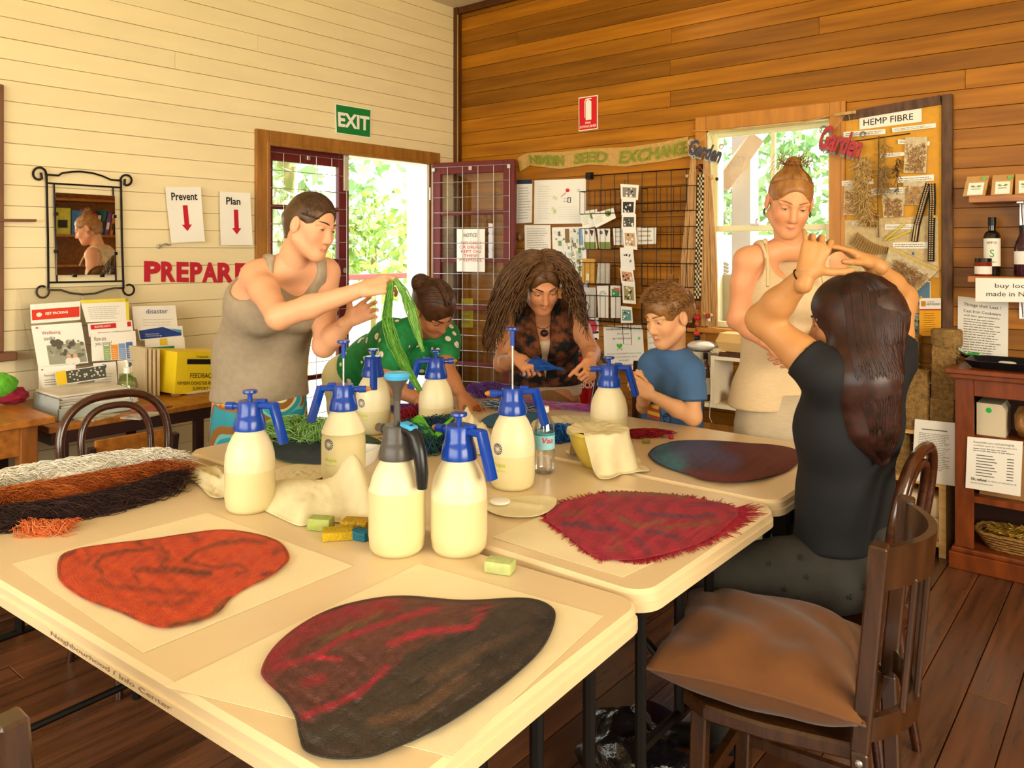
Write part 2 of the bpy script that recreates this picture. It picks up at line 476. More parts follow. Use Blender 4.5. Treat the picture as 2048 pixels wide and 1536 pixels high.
# white jamb lining in the opening
t = MB()
t.box((-0.2, DY1 - 0.022, 0), (0.012, DY1, DZ)); t.box((-0.2, DY0, 0), (0.012, DY0 + 0.012, DZ)); t.box((-0.2, DY0, DZ - 0.02), (0.012, DY1, DZ))
struct(t.build('trim_5', pm('white_jamb', '#f4f0e6', rough=0.5, var=0.03)))
def glazed_leaf(name, w, h, mid, mesh_front, sign):
 """door leaf in its own frame: hinge edge at x = 0, room face at -y"""
 root = bpy.data.objects.new(name, None); COL.objects.link(root); WORG[root.name] = Vector((0, 0, 0)); struct(root)
 st = 0.085; d = 0.038
 mb = MB()
 mb.box((0, 0, 0.01), (st, d, h), ch=0.003); mb.box((w - st, 0, 0.01), (w, d, h), ch=0.003)
 mb.box((st, 0, h - 0.085), (w - st, d, h), ch=0.003); mb.box((st, 0, 0.01), (w - st, d, 0.2), ch=0.003)
 mb.build('frame', M_RED, root, smooth=30)
 zs = [0.2] + mid + [h - 0.085]
 for z in mid:
  b = MB(); b.box((st, 0.006, z - 0.014), (w - st, d - 0.006, z + 0.014), ch=0.003); b.build('glazing_bar', M_RED, root)
 for a, b in zip(zs[:-1], zs[1:]):
  g = MB(); g.box((st - 0.006, d / 2 - 0.002, a), (w - st + 0.006, d / 2 + 0.002, b)); g.build('pane', M_GLASS, root)
 m = MB(); y = -0.012 if mesh_front else d + 0.012
 sp = 0.105; x = 0.03
 nx = int((w - 0.05) / sp) + 1; nz = int((h - 0.1) / sp) + 1
 for i in range(nx):
  xx = 0.03 + i * (w - 0.06) / (nx - 1); m.tube([(xx, y, 0.06), (xx, y, h - 0.035)], 0.0024, 5)
 for i in range(nz):
  z = 0.06 + i * (h - 0.095) / (nz - 1); m.tube([(0.03, y + 0.004, z), (w - 0.03, y + 0.004, z)], 0.0024, 5)
 m.build('security_mesh', M_WIRE, root)
 c = MB()
 for xx in (0.035, w / 2, w - 0.035):
  for z in (h - 0.05, h * 0.55, 0.12):
   if xx == w / 2 and z == h * 0.55: continue
   c.box((xx - 0.012, min(y - 0.006, d / 2), z - 0.014), (xx + 0.012, max(y + 0.006, d / 2), z + 0.014), ch=0.002)
 c.build('mesh_clip', M_STEEL, root)
 return root
LW = (DY1 - DY0 - 0.03) / 2
mids = [0.62, 1.02, 1.36, 1.70]
leafh = DZ - 0.03
# closed leaf: stands in the opening at its far (left) side; local x runs along +y
d1 = glazed_leaf('door_1', LW, leafh, mids, True, 1)
d1.location = (-0.05, DY0 + 0.014, 0.005); d1.rotation_euler = (0, 0, math.radians(90))
b = MB(); b.box((LW - 0.055, -0.02, leafh - 0.24), (LW - 0.02, -0.003, leafh + 0.0), ch=0.002)
b.build('top_bolt', pm('bolt_cream', '#d9cfb6', rough=0.4, metal=0.3), d1)
b = MB(); b.tube([(LW - 0.04, -0.004, 1.12), (LW - 0.04, -0.05, 1.12), (LW - 0.10, -0.055, 1.12)], 0.008, 8); b.lathe([(0.018, 0), (0.018, 0.006)], 12, M=Matrix.Translation((LW - 0.04, -0.004, 1.30)) @ Matrix.Rotation(math.radians(90), 4, 'X'))
b.build('door_handle', M_STEEL, d1, smooth=40)
# open leaf: hinged at the near side of the corner, swung into the room
d2 = glazed_leaf('door_2', LW, leafh, mids, True, 1)
d2.location = (0.02, DY1 + 0.0, 0.005); d2.rotation_euler = (0, 0, math.radians(15.5))
hg = MB()
for z in (0.35, 1.1, 1.8): hg.lathe([(0.008, z), (0.008, z + 0.09)], 8)
hg.build('hinge', M_STEEL, d2)
# window: casing, sashes, panes, latch, sill
win = bpy.data.objects.new('window_1', None); COL.objects.link(win); win.location = (WX0, 0, WZ0); WORG[win.name] = Vector((WX0, 0, WZ0)); struct(win)
c = MB(); cw = 0.085
c.box((WX0 - cw * 0.8, -0.032, WZ0 - 0.1), (WX0, -0.012, WZ1 + cw), ch=0.005); c.box((WX1, -0.032, WZ0 - 0.1), (WX1 + cw, -0.012, WZ1 + cw), ch=0.005)
c.box((WX1 + cw * 0.72, -0.04, WZ0 - 0.1), (WX1 + cw, -0.012, WZ1 + cw), ch=0.004)
c.box((WX0, -0.032, WZ1), (WX1, -0.012, WZ1 + cw), ch=0.005)
c.build('window_casing', pm('window_casing_wood', '#c98532', rough=0.4, var=0.15, scale=4, stretch=(6, 6, 1)), win)
s = MB(); s.box((WX0 - 0.1, -0.075, WZ0 - 0.03), (WX1 + 0.12, 0.1, WZ0), ch=0.006); s.box((WX0 - 0.07, -0.03, WZ0 - 0.12), (WX1 + 0.09, -0.012, WZ0 - 0.03), ch=0.004)
s.build('window_sill', MATS['window_casing_wood'], win)
zm = on_y(1530, 457, 0.05).z; xm = on_y(1545, 380, 0.06).x
M_SASH = pm('sash_paint', '#e9e2b4', rough=0.45, var=0.05)
def sash(x0, x1, z0, z1, y0, y1, bar):
 f = MB(); w = 0.034
 f.box((x0, y0, z0), (x0 + w, y1, z1), ch=0.002); f.box((x1 - w, y0, z0), (x1, y1, z1), ch=0.002)
 f.box((x0 + w, y0, z0), (x1 - w, y1, z0 + w), ch=0.002); f.box((x0 + w, y0, z1 - w), (x1 - w, y1, z1), ch=0.002)
 if bar: f.box((xm - 0.011, y0 + 0.004, z0 + w), (xm + 0.011, y1 - 0.004, z1 - w))
 o = f.build('sash', M_SASH, win)
 spans = [(x0 + w - 0.004, xm - 0.009), (xm + 0.009, x1 - w + 0.004)] if bar else [(x0 + w - 0.004, x1 - w + 0.004)]
 for a, b2 in spans:
  p = MB(); p.box((a, (y0 + y1) / 2 - 0.002, z0 + w - 0.004), (b2, (y0 + y1) / 2 + 0.002, z1 - w + 0.004)); p.build('pane', M_GLASS, o)
sash(WX0, WX1, zm - 0.015, WZ1, 0.06, 0.095, True)
sash(WX0, WX1, WZ0, zm + 0.02, 0.02, 0.055, False)
lt = MB(); lx = on_y(1512, 445, 0.03).x
lt.box((lx - 0.025, 0.01, zm + 0.02), (lx + 0.025, 0.05, zm + 0.03)); lt.lathe([(0.014, 0), (0.014, 0.02), (0.006, 0.03)], 10, M=Matrix.Translation((lx + 0.01, 0.03, zm + 0.03)))
lt.build('sash_latch', M_STEEL, win)
rv = MB(); rv.box((WX0, -0.012, WZ0), (WX0 + 0.008, 0.2, WZ1)); rv.box((WX1 - 0.008, -0.012, WZ0), (WX1, 0.2, WZ1)); rv.box((WX0, -0.012, WZ1 - 0.008), (WX1, 0.2, WZ1)); rv.build('reveal', M_SASH, win)
# ================================================================== furniture
ZT = 0.74
M_TABLE = pm('table_plastic', '#d9c096', rough=0.28, var=0.03, scale=5, bump=0.02, bscale=160, spec=0.5)
M_BLACKM = pm('black_metal', '#15120f', rough=0.35, metal=0.3, var=0.1)
M_CHAIR = pm('walnut_chair', '#432712', col2='#2a170a', rough=0.25, scale=5, stretch=(10, 10, 1.5), bump=0.04, spec=0.55, coat=0.3)
M_BENT = pm('bentwood', '#4a2412', col2='#2c1409', rough=0.22, scale=7, stretch=(2, 2, 8), spec=0.6, coat=0.4)
M_OAK = pm('orange_oak', '#b8742c', col2='#8a5019', rough=0.35, scale=3, stretch=(2, 12, 12), bump=0.03)
M_CAB = pm('cabinet_stain', '#8a4318', col2='#5c2a0e', rough=0.33, scale=3, stretch=(8, 8, 2), bump=0.03)
M_PINE = pm('pine', '#e2c083', col2='#c99a55', rough=0.55, scale=4, stretch=(2, 10, 10), bump=0.03)
def rrect(x0, x1, y0, y1, r, n=6):
 p = []
 for cx, cy, a0 in ((x1 - r, y1 - r, 0), (x0 + r, y1 - r, 90), (x0 + r, y0 + r, 180), (x1 - r, y0 + r, 270)):
  for i in range(n + 1):
   a = math.radians(a0 + 90 * i / n); p.append((cx + r * math.cos(a), cy + r * math.sin(a)))
 return p
def slab(mb, outline_fn, levels, mi=0):
 """stack of outlines: levels = [(inset, z), ...]"""
 rows = [[(x, y, z) for x, y in outline_fn(ins)] for ins, z in levels]
 n = len(rows[0]); v = [p for r in rows for p in r]; f = []
 for k in range(len(rows) - 1):
  for i in range(n): f.append((k * n + i, k * n + (i + 1) % n, (k + 1) * n + (i + 1) % n, (k + 1) * n + i))
 f.append(tuple(range(n))[::-1]); f.append(tuple((len(rows) - 1) * n + i for i in range(n)))
 mb.add(v, f, mi)
def folding_table(label, cx, cy, rot, L=1.83, W=0.735):
 t = thing('folding_table', label, 'table', (cx, cy, 0), math.radians(rot), 'folding tables pushed together')
 mb = MB()
 fn = lambda i: rrect(-L / 2 + i, L / 2 - i, -W / 2 + i, W / 2 - i, 0.065 - min(i, 0.05), 7)
 slab(mb, fn, [(0.012, ZT - 0.05), (0.0, ZT - 0.044), (0.0, ZT - 0.026), (0.004, ZT - 0.024), (0.004, ZT - 0.008), (0.012, ZT)])
 mb.build('tabletop', M_TABLE, t, smooth=35, local=True)
 mb = MB()
 mb.box((-L / 2 + 0.06, -W / 2 + 0.05, ZT - 0.075), (L / 2 - 0.06, -W / 2 + 0.07, ZT - 0.05)); mb.box((-L / 2 + 0.06, W / 2 - 0.07, ZT - 0.075), (L / 2 - 0.06, W / 2 - 0.05, ZT - 0.05))
 mb.build('side_rail', M_BLACKM, t, local=True)
 for sx in (-1, 1):
  u = sx * (L / 2 - 0.075)
  for v in (-0.26, 0.26):
   g = MB(); g.tube([(u, v, 0.004), (u, v, ZT - 0.055)], 0.013, 8); g.build('leg', M_BLACKM, t, smooth=40, local=True)
  for v in (-0.08, 0.08):
   g = MB(); g.tube([(u, v, 0.35), (u, v, ZT - 0.055)], 0.013, 8); g.build('upright', M_BLACKM, t, smooth=40, local=True)
  for zc_ in (0.35, 0.06):
   g = MB(); g.tube([(u, -0.26, zc_), (u, 0.26, zc_)], 0.011, 8); g.build('crossbar', M_BLACKM, t, smooth=40, local=True)
  g = MB(); g.tube([(u - sx * 0.02, 0.0, 0.36), (u - sx * 0.45, 0.0, ZT - 0.06)], 0.010, 8); g.build('brace', M_BLACKM, t, smooth=40, local=True)
 return t
folding_table('cream plastic folding table carrying the orange felt and the dark red and black felt', 2.441, -3.41, 3.0)
folding_table('cream plastic folding table between the other two, carrying the fringed red felt', 2.408, -2.6175, 0.0)
folding_table('cream plastic folding table carrying the blue and maroon oval felt', 2.398, -1.8725, 0.0)
def slat_chair(label, cx, cy, rot, group=None):
 t = thing('slat_back_chair', label, 'chair', (cx, cy, 0), math.radians(rot), group)
 mb = MB()
 def seat(i):
  p = []
  for (x, y) in [(-0.18, 0.165), (-0.18, -0.165), (0.0, -0.2), (0.13, -0.205), (0.19, -0.17), (0.205, 0), (0.19, 0.17), (0.13, 0.205), (0.0, 0.2)][::-1]:
   s = 1 - i / 0.2; p.append((x * s, y * s))
  return p[::-1]
 slab(mb, seat, [(0.006, 0.405), (0.0, 0.411), (0.0, 0.434), (0.006, 0.44)]); mb.build('seat', M_CHAIR, t, local=True)
 for s in (-1, 1):
  g = MB(); g.bar((-0.20, s * 0.172, 0.0), (-0.185, s * 0.172, 0.44), 0.04, 0.034, up=(1, 0, 0), ch=0.004)
  g.bar((-0.185, s * 0.172, 0.44), (-0.222, s * 0.18, 0.86), 0.04, 0.034, up=(1, 0, 0), ch=0.004); g.build('back_post', M_CHAIR, t, smooth=30, local=True)
  g = MB(); g.bar((0.165, s * 0.165, 0.0), (0.15, s * 0.165, 0.41), 0.036, 0.036, up=(1, 0, 0), ch=0.004); g.build('leg', M_CHAIR, t, smooth=30, local=True)
  g = MB(); g.bar((-0.19, s * 0.17, 0.17), (0.16, s * 0.165, 0.17), 0.018, 0.026); g.build('stretcher', M_CHAIR, t, local=True)
 g = MB(); g.bar((0.158, -0.165, 0.22), (0.158, 0.165, 0.22), 0.018, 0.026); g.build('stretcher', M_CHAIR, t, local=True)
 def arc(z, y): return -0.185 - 0.036 * (z - 0.44) / 0.42 - 0.075 * (1 - (y / 0.175) ** 2)
 for (z0, z1, nm) in ((0.765, 0.852, 'top_rail'), (0.455, 0.505, 'lower_rail')):
  v = []; f = []; N = 12
  for i in range(N + 1):
   y = -0.175 + 0.35 * i / N
   for (dx, z) in ((-0.009, z0), (0.009, z0), (0.009, z1), (-0.009, z1)): v.append((arc(z, y) + dx, y, z))
  for i in range(N):
   for q in range(4): f.append((i * 4 + q, i * 4 + (q + 1) % 4, i * 4 + 4 + (q + 1) % 4, i * 4 + 4 + q))
  f += [(0, 1, 2, 3)[::-1], tuple(N * 4 + q for q in range(4))]
  mkobj(nm, v, f, M_CHAIR, t, 50, local=True)
 for y in (-0.08, 0.0, 0.08):
  g = MB(); g.bar((arc(0.5, y), y, 0.495), (arc(0.77, y), y, 0.775), 0.036, 0.012, up=(1, 0, 0), ch=0.003); g.build('slat', M_CHAIR, t, local=True)
 g = MB()
 for s in (-1, 1): g.lathe([(0.008, 0), (0.006, 0.003), (0.0, 0.0045)], 10, M=Matrix.Translation((-0.185, s * 0.192, 0.42)) @ Matrix.Rotation(math.radians(-90 * s), 4, 'X'))
 g.build('bolt', M_STEEL, t, smooth=40, local=True)
 return t
slat_chair('dark wooden slat-back chair with brown cushion on its seat', 3.46, -2.565, 185)
slat_chair('dark wooden chair standing behind the boy against the wood wall side', 2.2, -1.0, -90)
slat_chair('dark wooden chair pushed in at the long side of the table with the orange felt', 2.835, -3.80, 90)
def bent_chair(label, cx, cy, rot, group='bentwood hoop-back chairs'):
 t = thing('bentwood_chair', label, 'chair', (cx, cy, 0), math.radians(rot), group)
 mb = MB(); mb.lathe([(0.0, 0.425), (0.19, 0.425), (0.2, 0.433), (0.2, 0.447), (0.19, 0.455), (0.165, 0.452), (0.0, 0.448)], 32, cap=False); mb.build('seat', M_BENT, t, smooth=40, local=True)
 def hoop(w, zt, x0, x1, r):
  P = []
  for i in range(27):
   a = math.pi * i / 26; c = math.cos(a); s = math.sin(a)
   y = w * (abs(c) ** 0.75) * (1 if c > 0 else -1); z = 0.72 + (zt - 0.72) * s ** 0.8
   if i in (0, 26): z = 0.72
   P.append((x0 + (x1 - x0) * (z - 0.44) / (zt - 0.44), y, z))
  lo = [(x0, 0.155 * w / 0.19, 0.43), (x0 + (x1 - x0) * 0.25, 0.168 * w / 0.19, 0.55), (x0 + (x1 - x0) * 0.45, 0.183 * w / 0.19, 0.65)]
  P = lo + P + [(x, -y, z) for x, y, z in lo[::-1]]
  g = MB(); g.tube(P, r, 10); return g
 hoop(0.195, 0.905, -0.165, -0.235, 0.0155).build('hoop', M_BENT, t, smooth=60, local=True)
 hoop(0.125, 0.865, -0.16, -0.228, 0.0125).build('inner_hoop', M_BENT, t, smooth=60, local=True)
 for sx, sy in ((1, 1), (1, -1), (-1, 1), (-1, -1)):
  g = MB(); g.tube([(sx * 0.135, sy * 0.135, 0.43), (sx * 0.15, sy * 0.15, 0.25), (sx * 0.185, sy * 0.17, 0.0)], [0.018, 0.017, 0.013], 10); g.build('leg', M_BENT, t, smooth=60, local=True)
 g = MB(); g.tube([(0.145 * math.cos(a), 0.145 * math.sin(a), 0.24) for a in [2 * math.pi * i / 24 for i in range(24)]], 0.010, 8, closed=True); g.build('ring_stretcher', M_BENT, t, smooth=60, local=True)
 return t
bent_chair('glossy brown bentwood chair at the table end by the leaflet desk', 1.36, -3.06, 0)
bent_chair('glossy brown bentwood chair the girl in black sits on', 3.40, -2.06, 180)
bent_chair('glossy brown bentwood chair behind the curly-haired person, by the open door', 1.66, -1.02, -90)
# leaflet desk against the white wall
dk = thing('desk', 'narrow desk with orange wood top and dark steel frame under the leaflets', 'desk', (0.38, -2.72, 0))
DKZ = 0.74
g = MB(); g.box((0.03, -3.14, DKZ - 0.025), (0.745, -2.30, DKZ), ch=0.003); g.build('desktop', M_OAK, dk)
g = MB(); g.box((0.04, -3.13, DKZ - 0.075), (0.07, -2.31, DKZ - 0.025)); g.box((0.70, -3.13, DKZ - 0.075), (0.735, -2.31, DKZ - 0.025)); g.box((0.07, -3.13, DKZ - 0.075), (0.70, -3.10, DKZ - 0.025)); g.box((0.07, -2.34, DKZ - 0.075), (0.70, -2.31, DKZ - 0.025))
M_DKF = pm('dark_brown_steel', '#38201c', rough=0.4, var=0.08); g.build('frame', M_DKF, dk)
for x in (0.055, 0.715):
 for y in (-2.50, -3.08):
  g = MB(); g.box((x - 0.018, y - 0.018, 0), (x + 0.018, y + 0.018, DKZ - 0.075)); g.build('leg', M_DKF, dk)
# wooden side table at the left
ct = thing('side_table', 'orange wooden side table beside the leaflet desk', 'table', (0.45, -3.7, 0))
g = MB(); g.box((0.05, -4.25, 0.772), (0.84, -3.15, 0.80), ch=0.004); g.build('tabletop', M_OAK, ct)
g = MB(); g.box((0.09, -4.2, 0.66), (0.8, -4.17, 0.772)); g.box((0.09, -3.24, 0.66), (0.78, -3.215, 0.772)); g.box((0.765, -4.17, 0.66), (0.79, -3.24, 0.772)); g.box((0.09, -4.17, 0.66), (0.115, -3.24, 0.772)); g.build('apron', M_OAK, ct)
for x in (0.1, 0.775):
 for y in (-4.195, -3.23):
  g = MB(); g.box((x - 0.03, y - 0.03, 0), (x + 0.03, y + 0.03, 0.772), ch=0.003); g.build('leg', pm('orange_oak_upright', '#a5642a', col2='#7c4718', rough=0.4, scale=3, stretch=(10, 10, 2)), ct)
# plywood chair tucked under the desk
pc = thing('plywood_chair', 'plain chair with orange plywood back tucked in at the leaflet desk', 'chair', (0.72, -2.86, 0))
g = MB(); g.box((0.86, -3.02, 0.56), (0.875, -2.72, 0.685), ch=0.004); g.build('backrest', M_OAK, pc)
g = MB(); g.box((0.50, -3.03, 0.43), (0.86, -2.70, 0.445), ch=0.004); g.build('seat', M_OAK, pc)
for y in (-3.035, -2.695):
 g = MB(); g.bar((0.90, y, 0.0), (0.84, y, 0.44), 0.022, 0.03, up=(1, 0, 0)); g.bar((0.84, y, 0.44), (0.88, y, 0.66), 0.022, 0.03, up=(1, 0, 0)); g.build('leg', M_DKF, pc)
 g = MB(); g.bar((0.47, y, 0.0), (0.52, y, 0.44), 0.022, 0.03, up=(1, 0, 0)); g.build('leg', M_DKF, pc)
# cushion on the foreground chair
def cushion():
 o = thing('cushion', 'plump brown fabric cushion on the slat-back chair', 'cushion', (3.41, -2.60, 0.445))
 c0 = np.array([3.41, -2.60, 0.515]); ang = math.radians(14)
 ux = np.array([math.cos(ang), math.sin(ang), -0.03]); uy = np.array([-math.sin(ang), math.cos(ang), 0.0]); uz = np.array([0, 0, 1.0])
 N = 36; top = []; bot = []; rr = np.random.RandomState(2)
 G = np.linspace(-1, 1, N + 1)
 for i, a in enumerate(G):
  for j, b in enumerate(G):
   e = (1 - abs(a) ** 2.6) ** 0.5 * (1 - abs(b) ** 2.6) ** 0.5 if abs(a) < 1 and abs(b) < 1 else 0
   pin = 1 - 0.10 * (1 - a * a) * (b * b) ; pin2 = 1 - 0.10 * (1 - b * b) * (a * a)
   x = 0.222 * a * pin2; y = 0.215 * b * pin
   fold = 0.012 * math.sin(11 * b + 3 * a) * (max(0, abs(a) - 0.25)) * e + 0.011 * math.sin(9 * a - 5 * b + 1) * e * max(0, -b) + 0.006 * math.sin(5 * a + 8 * b) * e
   crease = -0.018 * math.exp(-((a + 0.45 + 0.25 * b) / 0.08) ** 2) * max(0, b + 0.1) * e
   top.append(c0 + ux * x + uy * y + uz * (0.085 * e + fold + crease)); bot.append(c0 + ux * x + uy * y - uz * (0.068 * min(1, e * 1.3) - fold * 0.3))
 v = top + bot; f = []; w = N + 1; k = w * w
 for i in range(N):
  for j in range(N):
   a = i * w + j; f.append((a, a + w, a + w + 1, a + 1)); f.append((k + a, k + a + 1, k + a + w + 1, k + a + w))
 M = pm('brown_cotton', '#673d16', rough=0.85, var=0.06, scale=30, bump=0.12, bscale=600, sheen=0.15)
 mkobj('cover', v, f, M, o, 180)
 s = MB(); ring = [top[i * w] for i in range(w)] + [top[N * w + j] for j in range(w)] + [top[i * w + N] for i in range(N, -1, -1)] + [top[j] for j in range(N, -1, -1)]
 s.tube([tuple(p) for p in ring], 0.0028, 5, closed=True); s.build('seam', M, o)
cushion()
# stained bookcase on the right
CX0 = 3.412; CX1 = 4.35; CYF = -0.345; CZT = 0.905
cb = thing('bookcase', 'low reddish-brown stained bookcase with open shelves against the wood wall', 'bookcase', (3.88, -0.2, 0))
g = MB(); g.box((CX0 - 0.035, CYF - 0.035, CZT - 0.022), (CX1 + 0.035, -0.013, CZT), ch=0.004); g.box((CX0 - 0.02, CYF - 0.02, CZT - 0.045), (CX1 + 0.02, -0.013, CZT - 0.022), ch=0.006); g.build('top', M_CAB, cb)
g = MB(); g.box((CX0 - 0.022, CYF - 0.022, 0), (CX1 + 0.022, -0.013, 0.075), ch=0.004); g.box((CX0 - 0.012, CYF - 0.012, 0.075), (CX1 + 0.012, -0.013, 0.098), ch=0.008); g.build('plinth', M_CAB, cb)
for (a, b) in ((CX0, CX0 + 0.022), (CX1 - 0.022, CX1)):
 g = MB(); g.box((a, CYF + 0.02, 0.098), (b, -0.013, CZT - 0.045)); g.build('side_panel', M_CAB, cb)
for (a, b) in ((CX0, CX0 + 0.075), (CX1 - 0.075, CX1)):
 g = MB(); g.box((a, CYF, 0.098), (b, CYF + 0.02, CZT - 0.045), ch=0.003); g.build('stile', M_CAB, cb)
g = MB(); g.box((CX0 + 0.075, CYF, CZT - 0.12), (CX1 - 0.075, CYF + 0.02, CZT - 0.045), ch=0.003); g.build('rail', M_CAB, cb)
g = MB(); g.box((CX0 + 0.022, -0.03, 0.098), (CX1 - 0.022, -0.016, CZT - 0.045)); g.build('back_panel', pm('cabinet_back', '#3a1c0b', rough=0.6), cb)
ZS1 = 0.60; ZS2 = 0.335
for z in (ZS2,):
 g = MB(); g.box((CX0 + 0.022, CYF + 0.008, z - 0.03), (CX1 - 0.022, -0.03, z), ch=0.002); g.build('shelf', M_CAB, cb)
g = MB(); g.box((CX0 + 0.022, CYF + 0.06, ZS1 - 0.02), (CX1 - 0.022, -0.03, ZS1), ch=0.002); g.build('shelf', M_CAB, cb)
# pine stand with two tiers, right of the window
PX0, PX1, PYF = 2.93, 3.362, -0.265
ps = thing('pine_stand', 'unpainted pine stand holding the hemp blocks beside the bookcase', 'shelf', (3.15, -0.14, 0))
ZP1 = on_y(1860, 962, PYF).z; ZP0 = on_y(1860, 1082, PYF).z; ZP2 = on_y(1800, 857, PYF).z
for (a, b) in ((PX0, PX0 + 0.02), (PX1 - 0.03, PX1)):
 g = MB(); g.box((a, PYF, 0), (b, -0.013, ZP1 - 0.022)); g.build('side_panel', M_PINE, ps)
g = MB(); g.box((PX0, PYF, ZP1 - 0.022), (PX1, -0.013, ZP1)); g.build('shelf', M_PINE, ps)
g = MB(); g.box((PX0 + 0.02, PYF, ZP0 - 0.022), (PX1 - 0.03, -0.013, ZP0)); g.build('shelf', M_PINE, ps)
g = MB(); g.box((PX0, PYF, ZP1), (PX0 + 0.02, -0.013, ZP2 - 0.018)); g.box((PX1 - 0.02, -0.06, ZP1), (PX1, -0.013, ZP2 - 0.018)); g.build('upright', M_PINE, ps)
g = MB(); g.box((PX0, PYF, ZP2 - 0.018), (PX1 + 0.03, -0.013, ZP2)); g.build('shelf', M_PINE, ps)
# white cubby unit under the window
sx0, sx1, syf = 1.93, 2.78, -0.27
sz1 = on_y(1460, 715, syf).z; sz0 = on_y(1460, 812, syf).z
cu = thing('cubby_shelf', 'pale painted cubby shelf below the window holding bottles', 'shelf', (2.35, -0.14, 0))
M_CUB = pm('cubby_paint', '#e9dcc0', rough=0.5, var=0.04)
g = MB(); g.box((2.19, syf, sz1 - 0.02), (sx1, -0.013, sz1)); g.build('top', M_CUB, cu)
g = MB(); g.box((sx0, syf, sz0 - 0.022), (sx1, -0.013, sz0)); g.build('shelf', M_CUB, cu)
for x in (2.19, sx1 - 0.02):
 g = MB(); g.box((x, syf, sz0), (x + 0.02, -0.013, sz1 - 0.02)); g.build('divider', M_CUB, cu)
for x in (sx0, sx1 - 0.03):
 g = MB(); g.box((x, syf + 0.02, 0), (x + 0.03, -0.02, sz0 - 0.022)); g.build('leg', M_CUB, cu)
g = MB(); g.box((sx0 + 0.03, -0.05, 0.2), (sx1 - 0.03, -0.02, 0.42)); g.build('back_board', M_CASING, cu)
# two wall shelves with brackets at the far right
def wall_shelf(label, zpx, x0, x1, dpt, th):
 z = on_y(1940, zpx, -dpt).z
 o = thing('wall_shelf', label, 'shelf', ((x0 + x1) / 2, -dpt / 2, z))
 g = MB(); g.box((x0, -dpt, z - th), (x1, -0.013, z), ch=0.003); g.build('board', M_OAK, o)
 for xx in (x0 + 0.2, x1 - 0.15):
  g = MB()
  g.box((xx - 0.013, -0.022, z - th - 0.17), (xx + 0.013, -0.013, z - th)); g.box((xx - 0.013, -dpt + 0.04, z - th - 0.006), (xx + 0.013, -0.022, z - th))
  g.add([(xx, -0.022, z - th - 0.165), (xx, -dpt + 0.05, z - th - 0.006), (xx, -0.022, z - th - 0.006), (xx + 0.004, -0.022, z - th - 0.165), (xx + 0.004, -dpt + 0.05, z - th - 0.006), (xx + 0.004, -0.022, z - th - 0.006)],
              [(0, 1, 2), (3, 5, 4), (0, 3, 4, 1)])
  g.build('bracket', M_STEEL, o)
 return z
ZSH1 = wall_shelf('upper wooden wall shelf with kraft paper packets', 392, on_y(1937, 400, -0.17).x, 4.6, 0.17, 0.032)
ZSH2 = wall_shelf('lower wooden wall shelf with bottles above the printed notices', 552, on_y(1935, 550, -0.18).x, 4.6, 0.18, 0.03)
# ================================================================== things on the walls
def card(name, label, cat, corners, fill, th=0.0015, mat=None, group=None, curl=0.0, part='sheet'):
 """flat printed thing: a sheet plus its print; fill(sheet, add) draws print as {colour: MB}"""
 s = Sheet(corners, th, curl=curl)
 o = thing(name, label, cat, s.p(0.5, 1.0), 0, group)
 mb = MB(); s.sheet(mb); mb.build(part, mat or PAPER, o, smooth=40 if curl else None)
 inks = {}
 def pen(c):
  if c not in inks: inks[c] = MB()
  return inks[c]
 if fill: fill(s, pen)
 for c, m in inks.items():
  if m.v:
   q = m.build('print', ink(c), o); q['kind'] = 'stuff'
 return o
K = '#1a1714'; G = '#8d8880'; R = '#c2182c'
LW_ = 0.0135                                  # face of the white boards
def lw(*pts, x=LW_): return [on_x(a, b, x) for a, b in pts]
def bw(*pts, y=-0.0145): return [on_y(a, b, y) for a, b in pts]
# --- white wall
def f_exit(s, pen):
 s.quad(pen('#0f7a34'), 0.02, 0.03, 0.98, 0.97); s.text(pen('#f4f1e6'), 'EXIT', 0.06, 0.27, 0.95, 0.76, bold=0.035, lift=0.0025)
card('exit_sign', 'green EXIT sign with white letters above the double doors', 'sign', lw((669, 207), (741, 219), (740, 276.5), (671, 266.5)), f_exit, 0.006)
def f_arrow(word, u0, u1):
 def f(s, pen):
  s.text(pen(K), word, u0, 0.10, u1, 0.24, bold=0.02)
  s.poly(pen(R), [(0.44, 0.33), (0.58, 0.33), (0.58, 0.68), (0.66, 0.68), (0.51, 0.80), (0.36, 0.68), (0.44, 0.68)])
 return f
card('paper_notice', 'white paper notice reading Prevent with a red arrow', 'notice', lw((330, 374), (401, 374), (407, 483), (340, 486), x=0.03), f_arrow('Prevent', 0.14, 0.88), curl=0.012)
card('paper_notice', 'white paper notice reading Plan with a red arrow', 'notice', lw((439, 383), (500, 386), (503, 490), (439, 490), x=0.03), f_arrow('Plan', 0.2, 0.66), curl=0.012)
lx = [(288, 321), (322, 351), (353, 377), (380, 404), (404, 435), (435, 467), (470, 496)]
